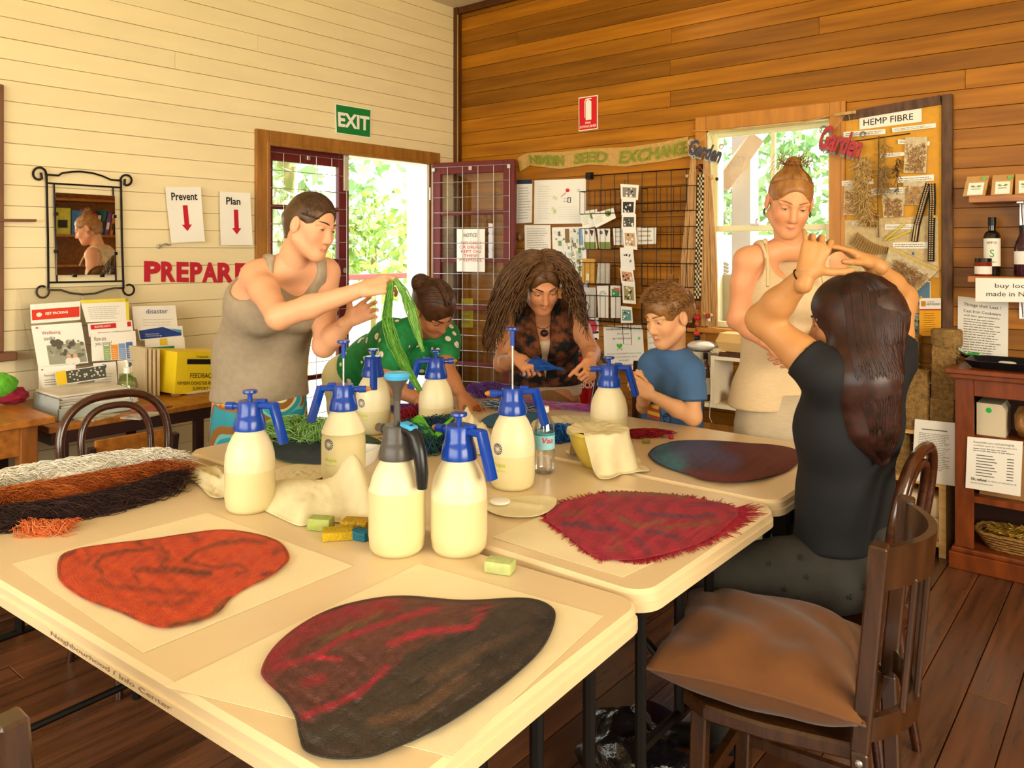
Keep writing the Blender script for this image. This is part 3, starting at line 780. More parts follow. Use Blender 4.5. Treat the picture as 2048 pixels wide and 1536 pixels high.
for i, (ch, (a, b)) in enumerate(zip('PREPARE', lx)):
 t0 = 522 + (a - 288) * 0.022; t1 = 563.5 + (a - 288) * 0.012
 s = Sheet(lw((a, t0), (b, t0 + 0.6), (b, t1 + 0.3), (a, t1)), 0.0)
 v, f = text_mesh(ch, 0.045); x0 = min(p[0] for p in v); x1 = max(p[0] for p in v); y0 = min(p[1] for p in v); y1 = max(p[1] for p in v)
 mb = MB()
 n = len(v); P = [s.p((p[0] - x0) / (x1 - x0), 1 - (p[1] - y0) / (y1 - y0), 0.0) for p in v]
 Q = [p + s.n * 0.003 for p in P]
 edges = {}
 for q in f:
  for k in range(len(q)):
   e = (q[k], q[(k + 1) % len(q)]); edges[e] = 1
 side = [(a2, b2, b2 + n, a2 + n) for (a2, b2) in edges if (b2, a2) not in edges]
 mb.add(P + Q, [tuple(q[::-1]) for q in f] + [tuple(k + n for k in q) for q in f] + side)
 o = mb.build('cutout_letter', pm('red_card', '#c01f33', rough=0.6, var=0.05), org=s.p(0.5, 1))
 tag(o, ['red cut-out letter P beginning the word PREPARE on the white wall', 'red cut-out letter R after the first P of PREPARE', 'red cut-out letter E third in the word PREPARE', 'red cut-out letter P in the middle of PREPARE', 'red cut-out letter A in the word PREPARE', 'red cut-out letter R after the A of PREPARE', 'red cut-out letter E ending PREPARE, behind the grey tank top'][i], 'letter', 'letters spelling PREPARE')
# wrought-iron mirror
def wl2(px, py, x=0.03): return on_x(px, py, x)
mi = thing('wall_mirror', 'mirror in a black wrought-iron scroll frame on the white wall', 'mirror', wl2(170, 590))
M_IRON = pm('wrought_iron', '#17110e', rough=0.5, metal=0.4, var=0.1)
def wp(L, x=0.03): return [tuple(on_x(a, b, x)) for a, b in L]
def scroll(cx, cy, r, a0, a1, n=18):
 return [(cx + r * (1 - 0.22 * i / n) * math.cos(math.radians(a0 + (a1 - a0) * i / n)), cy + r * (1 - 0.22 * i / n) * math.sin(math.radians(a0 + (a1 - a0) * i / n))) for i in range(n + 1)]
g = MB()
g.tube(wp([(97, 580), (96, 480), (93, 350)] + scroll(78.5, 348, 14, 8, -300) + [(82, 345)]), 0.0055, 6); g.build('scroll_post', M_IRON, mi, smooth=60)
g = MB(); g.tube(wp([(247, 576), (244, 480), (242, 362)] + scroll(253, 361, 12, 172, 475) + [(250, 358)]), 0.0055, 6); g.build('scroll_post', M_IRON, mi, smooth=60)
g = MB(); g.tube(wp([(97, 560), (97, 580)] + scroll(85, 583, 13.5, -10, 300) + [(88, 574)]), 0.005, 6); g.build('scroll_foot', M_IRON, mi, smooth=60)
g = MB(); g.tube(wp([(247, 560), (247, 578)] + scroll(258, 579, 12, 190, -120) + [(253, 570)]), 0.005, 6); g.build('scroll_foot', M_IRON, mi, smooth=60)
g = MB(); g.tube(wp([(93, 349), (117, 351), (125, 346), (145, 343.5), (160, 343), (185, 346), (205, 352), (222, 359.5), (243, 361)]), 0.005, 6); g.build('top_arch', M_IRON, mi, smooth=60)
g = MB(); g.tube(wp([(98, 580), (122, 580), (140, 586), (165, 589), (190, 587), (215, 579), (230, 576), (247, 576)]), 0.005, 6); g.build('bottom_arch', M_IRON, mi, smooth=60)
for a, b in (((94, 366), (242, 375)), ((98, 565), (247, 562))):
 g = MB(); g.tube(wp([a, b]), 0.0045, 6); g.build('crossbar', M_IRON, mi)
for a, b in (((108, 368), (114, 563)), ((226, 374), (232, 562))):
 g = MB(); g.tube(wp([a, b]), 0.0045, 6); g.build('inner_bar', M_IRON, mi)
s = Sheet(wp([(111, 385), (229, 392), (231, 549), (113, 550)], 0.036), 0.004)
m = MB(); s.sheet(m); m.build('mirror_glass', pm('mirror_silver', '#f2f2f0', rough=0.015, metal=1.0, var=0.0), mi)
for (a, b) in ((112, 428), (113, 503), (229, 433), (231, 507), (150, 551), (205, 551)):
 m = MB(); m.box(*[tuple(Vector(on_x(a, b, 0.04)) + Vector(d)) for d in ((-0.008, -0.008, -0.008), (0.006, 0.008, 0.008))]); m.build('clip', M_IRON, mi)
# small hook, rail and the edge of the next window at the left
hk = MB(); P = [on_x(a, b, 0.03) for a, b in ((318, 492), (325, 490), (332, 487), (338, 490), (342, 489))]; hk.tube(P, 0.0045, 6); hk.lathe([(0.013, 0), (0.013, 0.004), (0.007, 0.012)], 12, M=Matrix.Translation(on_x(317, 493, 0.014)) @ Matrix.Rotation(math.radians(90), 4, 'Y'))
tag(hk.build('coat_hook', M_STEEL, smooth=50, org=on_x(318, 500, 0.014)), 'small metal hook screwed to the white wall under the Prevent notice', 'hook')
rl = MB(); a = on_x(-60, 440, 0.03); b = on_x(71, 441, 0.03); rl.bar(a, b, 0.03, 0.012, ch=0.002)
tag(rl.build('wooden_rail', pm('rail_wood', '#7a4f33', rough=0.5, var=0.15), org=a), 'thin brown wooden rail on the white wall beside the mirror', 'rail')
w2 = bpy.data.objects.new('window_2', None); COL.objects.link(w2); WORG[w2.name] = Vector(on_x(-60, 700, 0.0)); w2.location = on_x(-60, 700, 0.0); struct(w2)
y1 = on_x(5, 600, 0.013).y; zt = on_x(2, 170, 0.013).z; zb = on_x(5, 703, 0.013).z
g = MB(); g.box((0.013, y1 - 0.07, zb), (0.034, y1, zt), ch=0.004); g.box((0.013, y1 - 1.1, zt - 0.08), (0.034, y1 - 0.07, zt), ch=0.004); g.box((0.013, y1 - 1.1, zb), (0.034, y1 - 1.03, zt), ch=0.004); g.build('window_casing', MATS['rail_wood'], w2)
g = MB(); g.box((0.0135, y1 - 1.04, zb), (0.02, y1 - 0.06, zt - 0.07)); g.build('blind', pm('cream_blind', '#e9dcb8', rough=0.8, var=0.03), w2)
g = MB(); g.box((0.013, y1 - 1.16, zb - 0.04), (0.075, on_x(33, 710, 0.06).y, zb), ch=0.004); g.build('window_sill', MATS['rail_wood'], w2)
# notice on the open door leaf
hinge = Vector((0.02, DY1, 0.005)); ang = math.radians(15.5); du = Vector((math.cos(ang), math.sin(ang), 0)); dn = Vector((math.sin(ang), -math.cos(ang), 0))
def on_leaf(px, py, off=0.004):
 d = ray(px, py); p0 = hinge + dn * off; t = (p0 - CAM).dot(dn) / d.dot(dn); return CAM + d * t
def f_notice(s, pen):
 s.text(pen(K), 'NOTICE', 0.25, 0.10, 0.72, 0.19)
 for i, w in enumerate(('NO CASH', 'OR DRUGS', 'KEPT ON', 'THESE', 'PREMISES')):
  hw = 0.055 * len(w) * 0.9; s.text(pen('#c9423f'), w, 0.5 - hw, 0.29 + i * 0.1, 0.5 + hw, 0.36 + i * 0.1)
card('door_notice', 'white notice on the open door reading NO CASH OR DRUGS KEPT ON THESE PREMISES', 'notice', [on_leaf(a, b) for a, b in ((914, 458), (970, 458), (970, 544), (914, 543))], f_notice, 0.003)
# --- wood wall
def f_fire(s, pen):
 s.quad(pen('#d8161c'), 0.04, 0.03, 0.96, 0.97); w = pen('#f6f2e8')
 s.poly(w, [(0.38, 0.16), (0.46, 0.12), (0.60, 0.12), (0.68, 0.16), (0.68, 0.70), (0.38, 0.70)], lift=0.002)
 s.poly(w, [(0.44, 0.06), (0.66, 0.06), (0.72, 0.09), (0.55, 0.10), (0.55, 0.12), (0.47, 0.12), (0.44, 0.10), (0.38, 0.12), (0.35, 0.18), (0.35, 0.62), (0.32, 0.62), (0.32, 0.16), (0.36, 0.09)], lift=0.002)
 s.text(w, 'FIRE', 0.36, 0.75, 0.64, 0.81, bold=0.02, lift=0.002); s.text(w, 'EXTINGUISHER', 0.08, 0.85, 0.93, 0.92, bold=0.015, lift=0.002)
card('fire_sign', 'red fire extinguisher sign with white pictogram on the wood wall', 'sign', bw((1157.5, 195.5), (1196, 190), (1196, 258), (1158, 263)), f_fire, 0.003)
# burlap banner with painted words
bn_top = [(1035, 316), (1055, 305), (1120, 304), (1180, 297), (1260, 294), (1330, 283), (1376, 273)]
bn_bot = [(1040, 343), (1060, 331), (1120, 338), (1180, 329), (1250, 333), (1330, 322), (1380, 312)]
bn = thing('burlap_banner', 'strip of tan burlap with green painted words NIMBIN SEED EXCHANGE', 'banner', on_y(1210, 335, -0.02))
def bn_p(u, t, lift=0.0):
 x = u * 6; i = min(5, int(x)); f = x - i
 a = [bn_top[i][k] * (1 - f) + bn_top[i + 1][k] * f for k in (0, 1)]; b = [bn_bot[i][k] * (1 - f) + bn_bot[i + 1][k] * f for k in (0, 1)]
 q = [a[k] * (1 - t) + b[k] * t for k in (0, 1)]
 return on_y(q[0], q[1], -0.018 - 0.003 * (1 + math.sin(u * 25 + t * 2)) - lift)
v = []; f = []; N = 60
for side in (0, 1):
 for i in range(N + 1):
  for j in range(5): v.append(bn_p(i / N, j / 4, 0.003 * side))
k = (N + 1) * 5
for i in range(N):
 for j in range(4):
  a = i * 5 + j; f.append((a, a + 1, a + 6, a + 5)); f.append((k + a, k + a + 5, k + a + 6, k + a + 1))
 f.append((i * 5, i * 5 + 5, k + i * 5 + 5, k + i * 5)); f.append((i * 5 + 4, k + i * 5 + 4, k + i * 5 + 9, i * 5 + 9))
mkobj('burlap_strip', v, f, pm('burlap', '#cfa45c', rough=0.9, var=0.12, scale=60, bump=0.3, bscale=500), bn, 60)
for word, u0, u1 in (('NIMBIN', 0.17, 0.353), ('SEED', 0.411, 0.577), ('EXCHANGE', 0.633, 0.985)):
 tv, tf = text_mesh(word, 0.03); x0 = min(p[0] for p in tv); x1 = max(p[0] for p in tv); y0 = min(p[1] for p in tv); y1_ = max(p[1] for p in tv)
 mkobj('painted_word', [bn_p(u0 + (p[0] - x0) / (x1 - x0) * (u1 - u0), 0.85 - 0.66 * (p[1] - y0) / (y1_ - y0), 0.009) for p in tv], tf, pm('green_paint', '#8f9a2c', rough=0.8, var=0.2, scale=80), bn)
# papers between the door and the wire rack
def f_lines(n, hd=None, c=G, seed=1, u0=0.1, u1=0.9, t0=0.1, t1=0.92, fill=0.3):
 def f(s, pen):
  if hd: s.quad(pen(hd), 0.0, 0.0, 1.0, 0.10)
  s.lines(pen(c), u0, t0 + (0.06 if hd else 0), u1, t1, n, seed=seed, fill=fill)
 return f
card('laminated_notice', 'narrow white laminated notice with navy header beside the open door', 'notice', bw((1034, 360), (1065, 359), (1064, 445), (1033, 447)), f_lines(12, '#25324d', '#b9b5ac', 3))
def f_chart(s, pen):
 s.disc(pen('#d2293d'), 0.66, 0.25, 0.017, ry=0.013); s.poly(pen('#e9a0a6'), [(0.52, 0.39), (0.62, 0.29), (0.64, 0.31), (0.54, 0.40)])
 s.ring(pen(K), 0.87, 0.26, 0.008, 0.010); k = pen('#4a4a50')
 s.quad(k, 0.66, 0.41, 0.675, 0.53); s.quad(k, 0.71, 0.41, 0.725, 0.53); s.quad(k, 0.66, 0.41, 0.725, 0.425); s.quad(k, 0.66, 0.515, 0.725, 0.53); s.quad(k, 0.58, 0.43, 0.66, 0.438); s.quad(k, 0.58, 0.49, 0.66, 0.498)
 for i, (u, t) in enumerate(((0.40, 0.40), (0.44, 0.42), (0.38, 0.66), (0.42, 0.70), (0.41, 0.74))): s.disc(pen('#d6e3a8'), u, t, 0.012)
 s.lines(pen('#dcd9cf'), 0.08, 0.12, 0.34, 0.9, 14, seed=5); s.lines(pen('#e4e1d8'), 0.5, 0.6, 0.92, 0.92, 6, seed=8)
card('poster', 'large white planting poster with a red speech bubble on the wood wall', 'poster', bw((1069, 361), (1172, 357), (1171, 447), (1068, 448)), f_chart)
card('printed_page', 'white printed page pinned below the planting poster', 'notice', bw((1049, 450), (1101, 450), (1102, 500), (1050, 502)), f_lines(9, None, '#b5b1a8', 9))
def f_photo(s, pen):
 r = random.Random(4)
 cols = ['#7f9a5b', '#c7cdb2', '#9db1bd', '#6b5a3a', '#dfe6d9', '#a9c07a', '#b8cfe0', '#8b7a58', '#e9ece2']
 for i in range(120):
  u = r.uniform(0.04, 0.9); t = r.uniform(0.03, 0.93); w = r.uniform(0.02, 0.1); h = r.uniform(0.01, 0.09)
  s.quad(pen(r.choice(cols)), u, t, min(0.97, u + w), min(0.97, t + h), lift=0.001 + i * 0.00001)
 s.quad(pen('#8fb4d4'), 0.8, 0.03, 0.92, 0.3, lift=0.003); s.quad(pen('#8a6b3e'), 0.40, 0.03, 0.52, 0.26, lift=0.003)
card('garden_photo_poster', 'tall garden photograph poster in pale greens behind the curly-haired person', 'poster', bw((1104, 455), (1171, 453), (1175, 574), (1108, 576)), f_photo)
card('printed_page', 'white page with a blue stripe low beside the wire rack', 'notice', bw((1155, 570), (1175, 569), (1176, 612), (1156, 613)), f_lines(4, '#9aa6cf', '#c9c6bd', 2))
def f_balloon(s, pen):
 s.poly(pen('#cf3a4b'), [(0.5 + 0.42 * math.sin(a), 0.42 - 0.36 * math.cos(a) + (0.08 if abs(a - math.pi) < 0.3 else 0)) for a in [2 * math.pi * i / 20 for i in range(20)]])
 s.text(pen('#5a1018'), 'EAT', 0.3, 0.33, 0.7, 0.41); s.text(pen('#5a1018'), 'SEED', 0.28, 0.46, 0.72, 0.54)
card('balloon_card', 'white card with a red balloon shape under the wire rack', 'card', bw((1166, 637), (1197, 635), (1198, 678), (1167, 680)), f_balloon)
def f_sign1(s, pen):
 s.text(pen('#4a4640'), 'Locally made Plantable Cards', 0.08, 0.05, 0.94, 0.11); s.text(pen('#777'), '$1.50 each', 0.36, 0.16, 0.66, 0.21); s.text(pen('#777'), 'By "Wild Seeds"', 0.24, 0.27, 0.72, 0.32)
 s.disc(pen('#7be07c'), 0.90, 0.30, 0.010)
 s.poly(pen('#4cc23a'), [(0.33, 0.42), (0.37, 0.40), (0.40, 0.43), (0.43, 0.40), (0.47, 0.42), (0.46, 0.47), (0.40, 0.53), (0.34, 0.47)]); s.ring(pen(K), 0.35, 0.54, 0.003, 0.0045); s.quad(pen(K), 0.44, 0.52, 0.46, 0.545)
 for i, w in enumerate(('Are you interested in becoming', 'part of the Nimbin Seed', 'Exchange?')):
  hw = 0.0142 * len(w); s.text(pen('#8d8a84'), w, 0.5 - hw, 0.61 + i * 0.075, 0.5 + hw, 0.65 + i * 0.075)
 s.text(pen(K), 'SIGN UP HERE!!', 0.28, 0.87, 0.74, 0.915)
card('sign_up_sheet', 'white sign-up sheet with a green heart figure, reading SIGN UP HERE', 'notice', bw((1207, 652), (1285, 650), (1290, 738), (1210, 742), y=-0.03), f_sign1)
card('printed_page', 'plain white page pinned behind the boy', 'notice', bw((1294, 650), (1318, 648), (1320, 720), (1297, 722)), f_lines(5, None, '#d5d1c8', 6))
# wire grid rack with baskets
YG = -0.05
gx0, gx1 = on_y(1176, 400, YG).x, on_y(1404, 400, YG).x
gz1 = on_y(1180, 352, YG).z; gz0 = on_y(1180, 650, YG).z
rk = thing('wire_rack', 'black wire grid display rack with card baskets on the wood wall', 'rack', ((gx0 + gx1) / 2, YG, gz0))
m = MB(); nv = 9
for i in range(nv):
 x = gx0 + (gx1 - gx0) * i / (nv - 1); m.tube([(x, YG, gz0), (x, YG, gz1)], 0.0028, 5)
for i in range(6):
 z = gz0 + (gz1 - gz0) * i / 5; m.tube([(gx0, YG - 0.004, z), (gx1, YG - 0.004, z)], 0.0028, 5)
q = m.build('grid_panel', M_BLACKM, rk); q['kind'] = 'stuff'
for x in (gx0, gx1):
 m = MB(); m.box((x - 0.02, YG, gz1 - 0.02), (x + 0.02, -0.014, gz1 + 0.025)); m.build('mounting_block', M_BLACKM, rk)
BASK = []
for r_, (pa, pb) in enumerate(((383, 428), (457, 498), (525, 568), (590, 640))):
 za = on_y(1180, pa, YG - 0.04).z; zb = on_y(1180, pb, YG - 0.04).z
 for (xa, xb) in ((gx0 - 0.02, gx0 + (gx1 - gx0) * 0.36), (gx0 + (gx1 - gx0) * 0.54, gx1 - 0.02)):
  m = MB(); yb = YG - 0.065
  for z in (za, zb):
   m.tube([(xa, YG, z), (xa, yb, z), (xb, yb, z), (xb, YG, z)], 0.0025, 4)
  n = 9
  for i in range(n):
   x = xa + (xb - xa) * i / (n - 1); m.tube([(x, yb, za), (x, yb, zb), (x, YG, zb)], 0.0018, 4)
  q = m.build('wire_basket', M_BLACKM, rk); q['kind'] = 'stuff'; BASK.append((xa, xb, za, zb))
# cards and packets standing in the baskets
def bk(*pts, y=-0.085): return [on_y(a, b, y) for a, b in pts]
def f_bro(s, pen):
 s.disc(pen('#6f8f3c'), 0.72, 0.35, 0.022); s.disc(pen('#3a4a24'), 0.75, 0.4, 0.010, lift=0.002); s.lines(pen('#b9c08c'), 0.08, 0.3, 0.45, 0.8, 5, seed=2)
card('garden_leaflet', 'rear one of two white leaflets with round garden photos in the wire rack', 'leaflet', bk((1160, 424), (1194, 418), (1198, 452), (1166, 458), y=-0.08), f_bro)
card('garden_leaflet', 'front one of two white leaflets with round garden photos in the wire rack', 'leaflet', bk((1183, 427), (1227, 416), (1232, 436), (1192, 456), y=-0.10), f_bro)
def f_green(s, pen): s.quad(pen('#7d8f3c'), 0.05, 0.66, 0.95, 0.97); s.disc(pen('#7a6a5a'), 0.3, 0.2, 0.012); s.poly(pen('#4c3a30'), [(0.55, 0.05), (0.9, 0.1), (0.7, 0.4)])
card('seed_flyer', 'folded flyer with olive green foot in the wire rack, next to the mounting block', 'leaflet', bk((1164, 457), (1190, 457), (1195, 498), (1169, 498)), f_green)
card('seed_flyer', 'folded flyer with olive green foot in the wire rack, next to the card strip', 'leaflet', bk((1194, 457), (1220, 457), (1222, 498), (1199, 498)), f_green)
def pouch(name, label, cat, pts, col, y=-0.08, th=0.018, fill=None):
 return card(name, label, cat, bk(*pts, y=y), fill, th, pm(name + col.strip('#'), col, rough=0.6, var=0.1, scale=30, bump=0.1))
pouch('seed_pouch', 'golden paper pouch standing in the wire rack', 'packet', ((1168, 517), (1192, 518), (1192, 566), (1166, 565)), '#d8a23c', fill=lambda s, pen: s.quad(pen('#f3e6c0'), 0.35, 0.62, 0.6, 0.9))
pouch('seed_pouch', 'grey-white paper pouch standing in the wire rack', 'packet', ((1199, 525), (1222, 526), (1220, 567), (1196, 566)), '#cfc6b6')
card('plain_card', 'grey-lilac card standing low in the wire rack', 'card', bk((1163, 575), (1192, 575), (1192, 634), (1164, 634)), f_lines(6, None, '#c9c4bb', 3), mat=pm('lilac_card', '#cfc8c0', rough=0.7))
def f_rain(s, pen):
 for i, c in enumerate(('#8f9aa3', '#b5bec2', '#9fb0a5')): s.ring(pen(c), 0.5, 0.28, 0.012 + i * 0.006, 0.015 + i * 0.006, a0=math.pi, a1=2 * math.pi)
card('greeting_card', 'white greeting card with a grey rainbow arch in the wire rack', 'card', bk((1194, 572), (1217, 571), (1217, 636), (1197, 635)), f_rain)
def f_xmas(s, pen): s.quad(pen('#3f8f52'), 0.12, 0.10, 0.88, 0.36); s.poly(pen('#e2574c'), [(0.3, 0.06), (0.9, 0.1), (0.85, 0.18), (0.5, 0.16)], lift=0.002); s.disc(pen('#f3c9b0'), 0.35, 0.25, 0.006, lift=0.003)
card('greeting_card', 'greeting card with a green and red picture in the wire rack', 'card', bk((1221, 571), (1242, 570), (1241, 636), (1222, 636)), f_xmas)
# hanging strip of cards on a wire spinner
sp = [((1241, 368), (1278, 370), (1276, 400), (1242, 398), '#8b8378', 'grey leafy'), ((1243, 397), (1272, 397), (1270, 430), (1243, 430), '#2d2b29', 'black and white leaf'), ((1244, 428), (1272, 428), (1272, 458), (1243, 458), '#55524c', 'black and white swirl'),
      ((1246, 458), (1272, 458), (1275, 500), (1248, 496), '#c9a67a', 'tan animal'), ((1240, 495), (1266, 496), (1270, 540), (1242, 540), '#efece4', 'plain white'), ((1240, 536), (1266, 540), (1270, 568), (1243, 566), '#c98b62', 'orange and green'), ((1244, 562), (1270, 566), (1272, 608), (1246, 606), '#9b8f5a', 'olive garden'), ((1242, 612), (1264, 614), (1266, 646), (1242, 646), '#5f9a94', 'teal figure')]
sr = thing('card_spinner', 'narrow wire hanger carrying a column of greeting cards', 'rack', on_y(1255, 690, -0.1))
m = MB(); m.tube([on_y(1240, 372, -0.105), on_y(1240, 560, -0.105), on_y(1247, 688, -0.105), on_y(1263, 690, -0.105), on_y(1258, 560, -0.105), on_y(1258, 372, -0.105)], 0.0018, 4); m.tube([on_y(1250, 372, -0.105), on_y(1250, 360, -0.055)], 0.002, 4); q = m.build('wire_hanger', M_BLACKM, sr); q['kind'] = 'stuff'
for i, (a, b, c, d, col, nm) in enumerate(sp):
 def f_c(s, pen, col=col, i=i):
  r = random.Random(i); s.quad(pen(col), 0.12, 0.2, 0.88, 0.85)
  for j in range(14): s.disc(pen('#efe9dc' if j % 2 else '#3a3630'), r.uniform(0.2, 0.8), r.uniform(0.28, 0.8), r.uniform(0.003, 0.008), lift=0.002 + j * 1e-5)
 card('postcard', 'small ' + nm + ' postcard on the wire card hanger', 'postcard', [on_y(*p, -0.115 - 0.002 * (i % 2)) for p in (a, b, c, d)], f_c, group='postcards on the wire hanger')
card('name_card', 'white label card clipped left of the hanging postcards', 'card', bk((1226, 456), (1247, 455), (1247, 490), (1228, 490), y=-0.09), f_lines(3, None, '#cfcabf', 2))
card('name_card', 'cream label card with handwriting clipped right of the hanging postcards', 'card', bk((1273, 455), (1313, 454), (1312, 488), (1274, 489), y=-0.09), f_lines(3, None, '#b39a78', 7))
# hanging fibre board between rack and window
hb = thing('fibre_display', 'dark wooden board hung with two long hanks of pale fibre and a woven belt', 'display', on_y(1395, 660, -0.04))
bp = [(1383, 335), (1388, 315), (1400, 310), (1412, 320), (1416, 340), (1416, 660), (1380, 660)]
m = MB(); A = [on_y(a, b, -0.016) for a, b in bp]; B = [p + Vector((0, -0.015, 0)) for p in A]; n = len(A)
m.add(A + B, [tuple(range(n)), tuple(range(n, 2 * n))[::-1]] + [(i, i + n, (i + 1) % n + n, (i + 1) % n) for i in range(n)]); m.build('backing_board', pm('dark_board', '#6b3413', rough=0.4, var=0.2, scale=4, stretch=(8, 8, 1)), hb)
M_FIB = pm('pale_fibre', '#cfa36a', col2='#a87840', rough=0.5, scale=20, stretch=(8, 8, 0.5), bump=0.2)
def hank(top, bot, w0, w1, seed, n=90):
 m = MB(); r = random.Random(seed)
 for i in range(n):
  u = r.uniform(-1, 1); dpt = -0.04 - 0.02 * r.random(); j = r.uniform(-2, 2)
  P = []
  for k in range(7):
   t = k / 6; w = w0 + (w1 - w0) * math.sin(t * math.pi * 0.62)
   P.append(on_y(top[0] + (bot[0] - top[0]) * t + u * w + j * math.sin(t * 5 + seed), top[1] + (bot[1] - top[1]) * t, dpt))
  m.tube(P, 0.0035, 4)
 q = m.build('fibre_hank', M_FIB, hb, smooth=60); q['kind'] = 'stuff'
hank((1388, 312), (1370, 645), 4, 14, 1); hank((1414, 318), (1420, 652), 5, 16, 2)
# woven belt as a checker of little blocks
m = MB(); m2 = MB()
for i in range(48):
 y = 352 + i * 5.15
 for j in range(4):
  x = 1402 - (i / 48) * 7 + (j - 1.5) * 3.0
  p = on_y(x, y, -0.062); (m if (i + j) % 2 else m2).box((p.x - 0.0055, p.y - 0.003, p.z - 0.009), (p.x + 0.0055, p.y + 0.003, p.z + 0.009))
q = m.build('belt_weave', pm('belt_cream', '#e3d2a2', rough=0.8), hb); q['kind'] = 'stuff'; q = m2.build('belt_weave', pm('belt_dark', '#3b2314', rough=0.8), hb); q['kind'] = 'stuff'
def beads(label, pts, y=-0.07):
 o = thing('bead_string', label, 'beads', on_y(pts[-1][0], pts[-1][1] + pts[-1][2], y))
 m = MB(); m.tube([on_y(p[0], p[1], y) for p in pts], 0.001, 4); m.build('cord', pm('cord', '#d9c9a0', rough=0.8), o)
 for (px, py, r_, c) in pts:
  p = on_y(px, py, y); rr_ = r_ * (p - CAM).length / FPX * 0.9
  m = MB(); m.lathe([(0, -rr_), (rr_ * 0.7, -rr_ * 0.7), (rr_, 0), (rr_ * 0.7, rr_ * 0.7), (0, rr_)], 12, M=Matrix.Translation(p), cap=False); m.build('bead', pm('bead' + c.strip('#'), c, rough=0.25, var=0.05), o, smooth=60)
beads('string of red and black beads hanging below the woven belt', [(1394, 615, 4, '#8a3a1a'), (1394, 635, 7, '#c2202c'), (1394, 648, 5, '#b9482a'), (1394, 657, 5, '#a86a32'), (1394, 666, 7, '#d23a3a'), (1394, 676, 7, '#1a1a22')])
beads('short string of wooden and red beads beside the window edge', [(1409, 627, 4, '#c79a52'), (1415, 632, 5, '#a82838'), (1423, 630, 4, '#d7b98a'), (1418, 640, 4, '#e8dcc4')])
beads('pair of amber beads on the display board by the window', [(1374, 352, 4, '#c9a26a'), (1399, 335, 5, '#7a2414'), (1424, 355, 5, '#d9a85a'), (1434, 358, 4, '#2c2018')])
# cut-metal garden words
def garden_sign(name, label, box_, col, y, rot=0.0, shadow=None):
 (x0, y0, x1, y1) = box_
 o = thing(name, label, 'sign', on_y((x0 + x1) / 2, y1, y))
 def P(u, t, yy):
  cx, cy = (x0 + x1) / 2, (y0 + y1) / 2; X = (u - 0.5) * (x1 - x0); Y = (t - 0.5) * (y1 - y0)
  return on_y(cx + X * math.cos(rot) - Y * math.sin(rot), cy + X * math.sin(rot) + Y * math.cos(rot), yy)
 tv, tf = text_mesh('Garden', 0.035, 0.2); a0 = min(p[0] for p in tv); a1 = max(p[0] for p in tv); b0 = min(p[1] for p in tv); b1 = max(p[1] for p in tv)
 for k, (dy, c, off) in enumerate(((0.0, col[0], 0.0), (0.012, col[1], 0.10))):
  Q = [P((p[0] - a0) / (a1 - a0), 1 - (p[1] - b0) / (b1 - b0) + off, y + dy) for p in tv]; n = len(Q)
  ed = {(q[i], q[(i + 1) % len(q)]) for q in tf for i in range(len(q))}
  mkobj('lettering', Q + [p + Vector((0, 0.004, 0)) for p in Q], list(tf) + [tuple(i + n for i in q[::-1]) for q in tf] + [(a, b, b + n, a + n) for a, b in ed if (b, a) not in ed], pm('painted_metal' + c.strip('#'), c, rough=0.5, var=0.15, scale=40), o)
 m = MB()
 for (u, t, r_) in ((0.02, 0.25, 0.022), (0.1, 0.75, 0.016), (0.2, 1.05, 0.014), (0.93, 0.0, 0.016)):
  c0 = P(u, t, y + 0.006); m.tube([c0 + Vector((r_ * (1 - 0.5 * i / 20) * math.cos(i * 0.5), 0, r_ * (1 - 0.5 * i / 20) * math.sin(i * 0.5))) for i in range(21)], 0.003, 5)
 q = m.build('scrollwork', pm('painted_metal' + col[1].strip('#'), col[1], rough=0.5), o); q['kind'] = 'stuff'
 m = MB(); hk_ = P(0.45, -0.75, y + 0.02)
 for u in (0.25, 0.7): m.tube([P(u, 0.1, y), hk_], 0.0014, 4)
 q = m.build('hanging_string', pm('string', '#c9a878', rough=0.9), o); q['kind'] = 'stuff'
 return o
garden_sign('garden_word_sign', 'red and grey cut-metal garden word hanging at the right of the window', (1640, 258, 1726, 308), ('#b8323a', '#8a8880'), -0.09, math.radians(16))
garden_sign('garden_word_sign', 'dark grey and white cut-metal garden word hanging at the left of the window', (1378, 285, 1444, 318), ('#4a4650', '#c9c4bb'), -0.09, math.radians(16))
rod = MB(); rod.tube([on_y(1386, 262, -0.06), on_y(1480, 258, -0.06), on_y(1600, 246, -0.06), on_y(1660, 230, -0.06)], 0.004, 6)
tag(rod.build('twig_rod', pm('peeled_twig', '#d9a24e', rough=0.5, var=0.15), smooth=60, org=on_y(1520, 255, -0.06)), 'thin peeled twig lying along the top of the window casing', 'twig')
pk = MB(); pk.bar(on_y(1670, 230, -0.03), on_y(1710, 224, -0.12), 0.012, 0.015)
tag(pk.build('wooden_peg', M_PINE, org=on_y(1690, 232, -0.03)), 'pale wooden peg sticking out above the red garden word', 'peg')
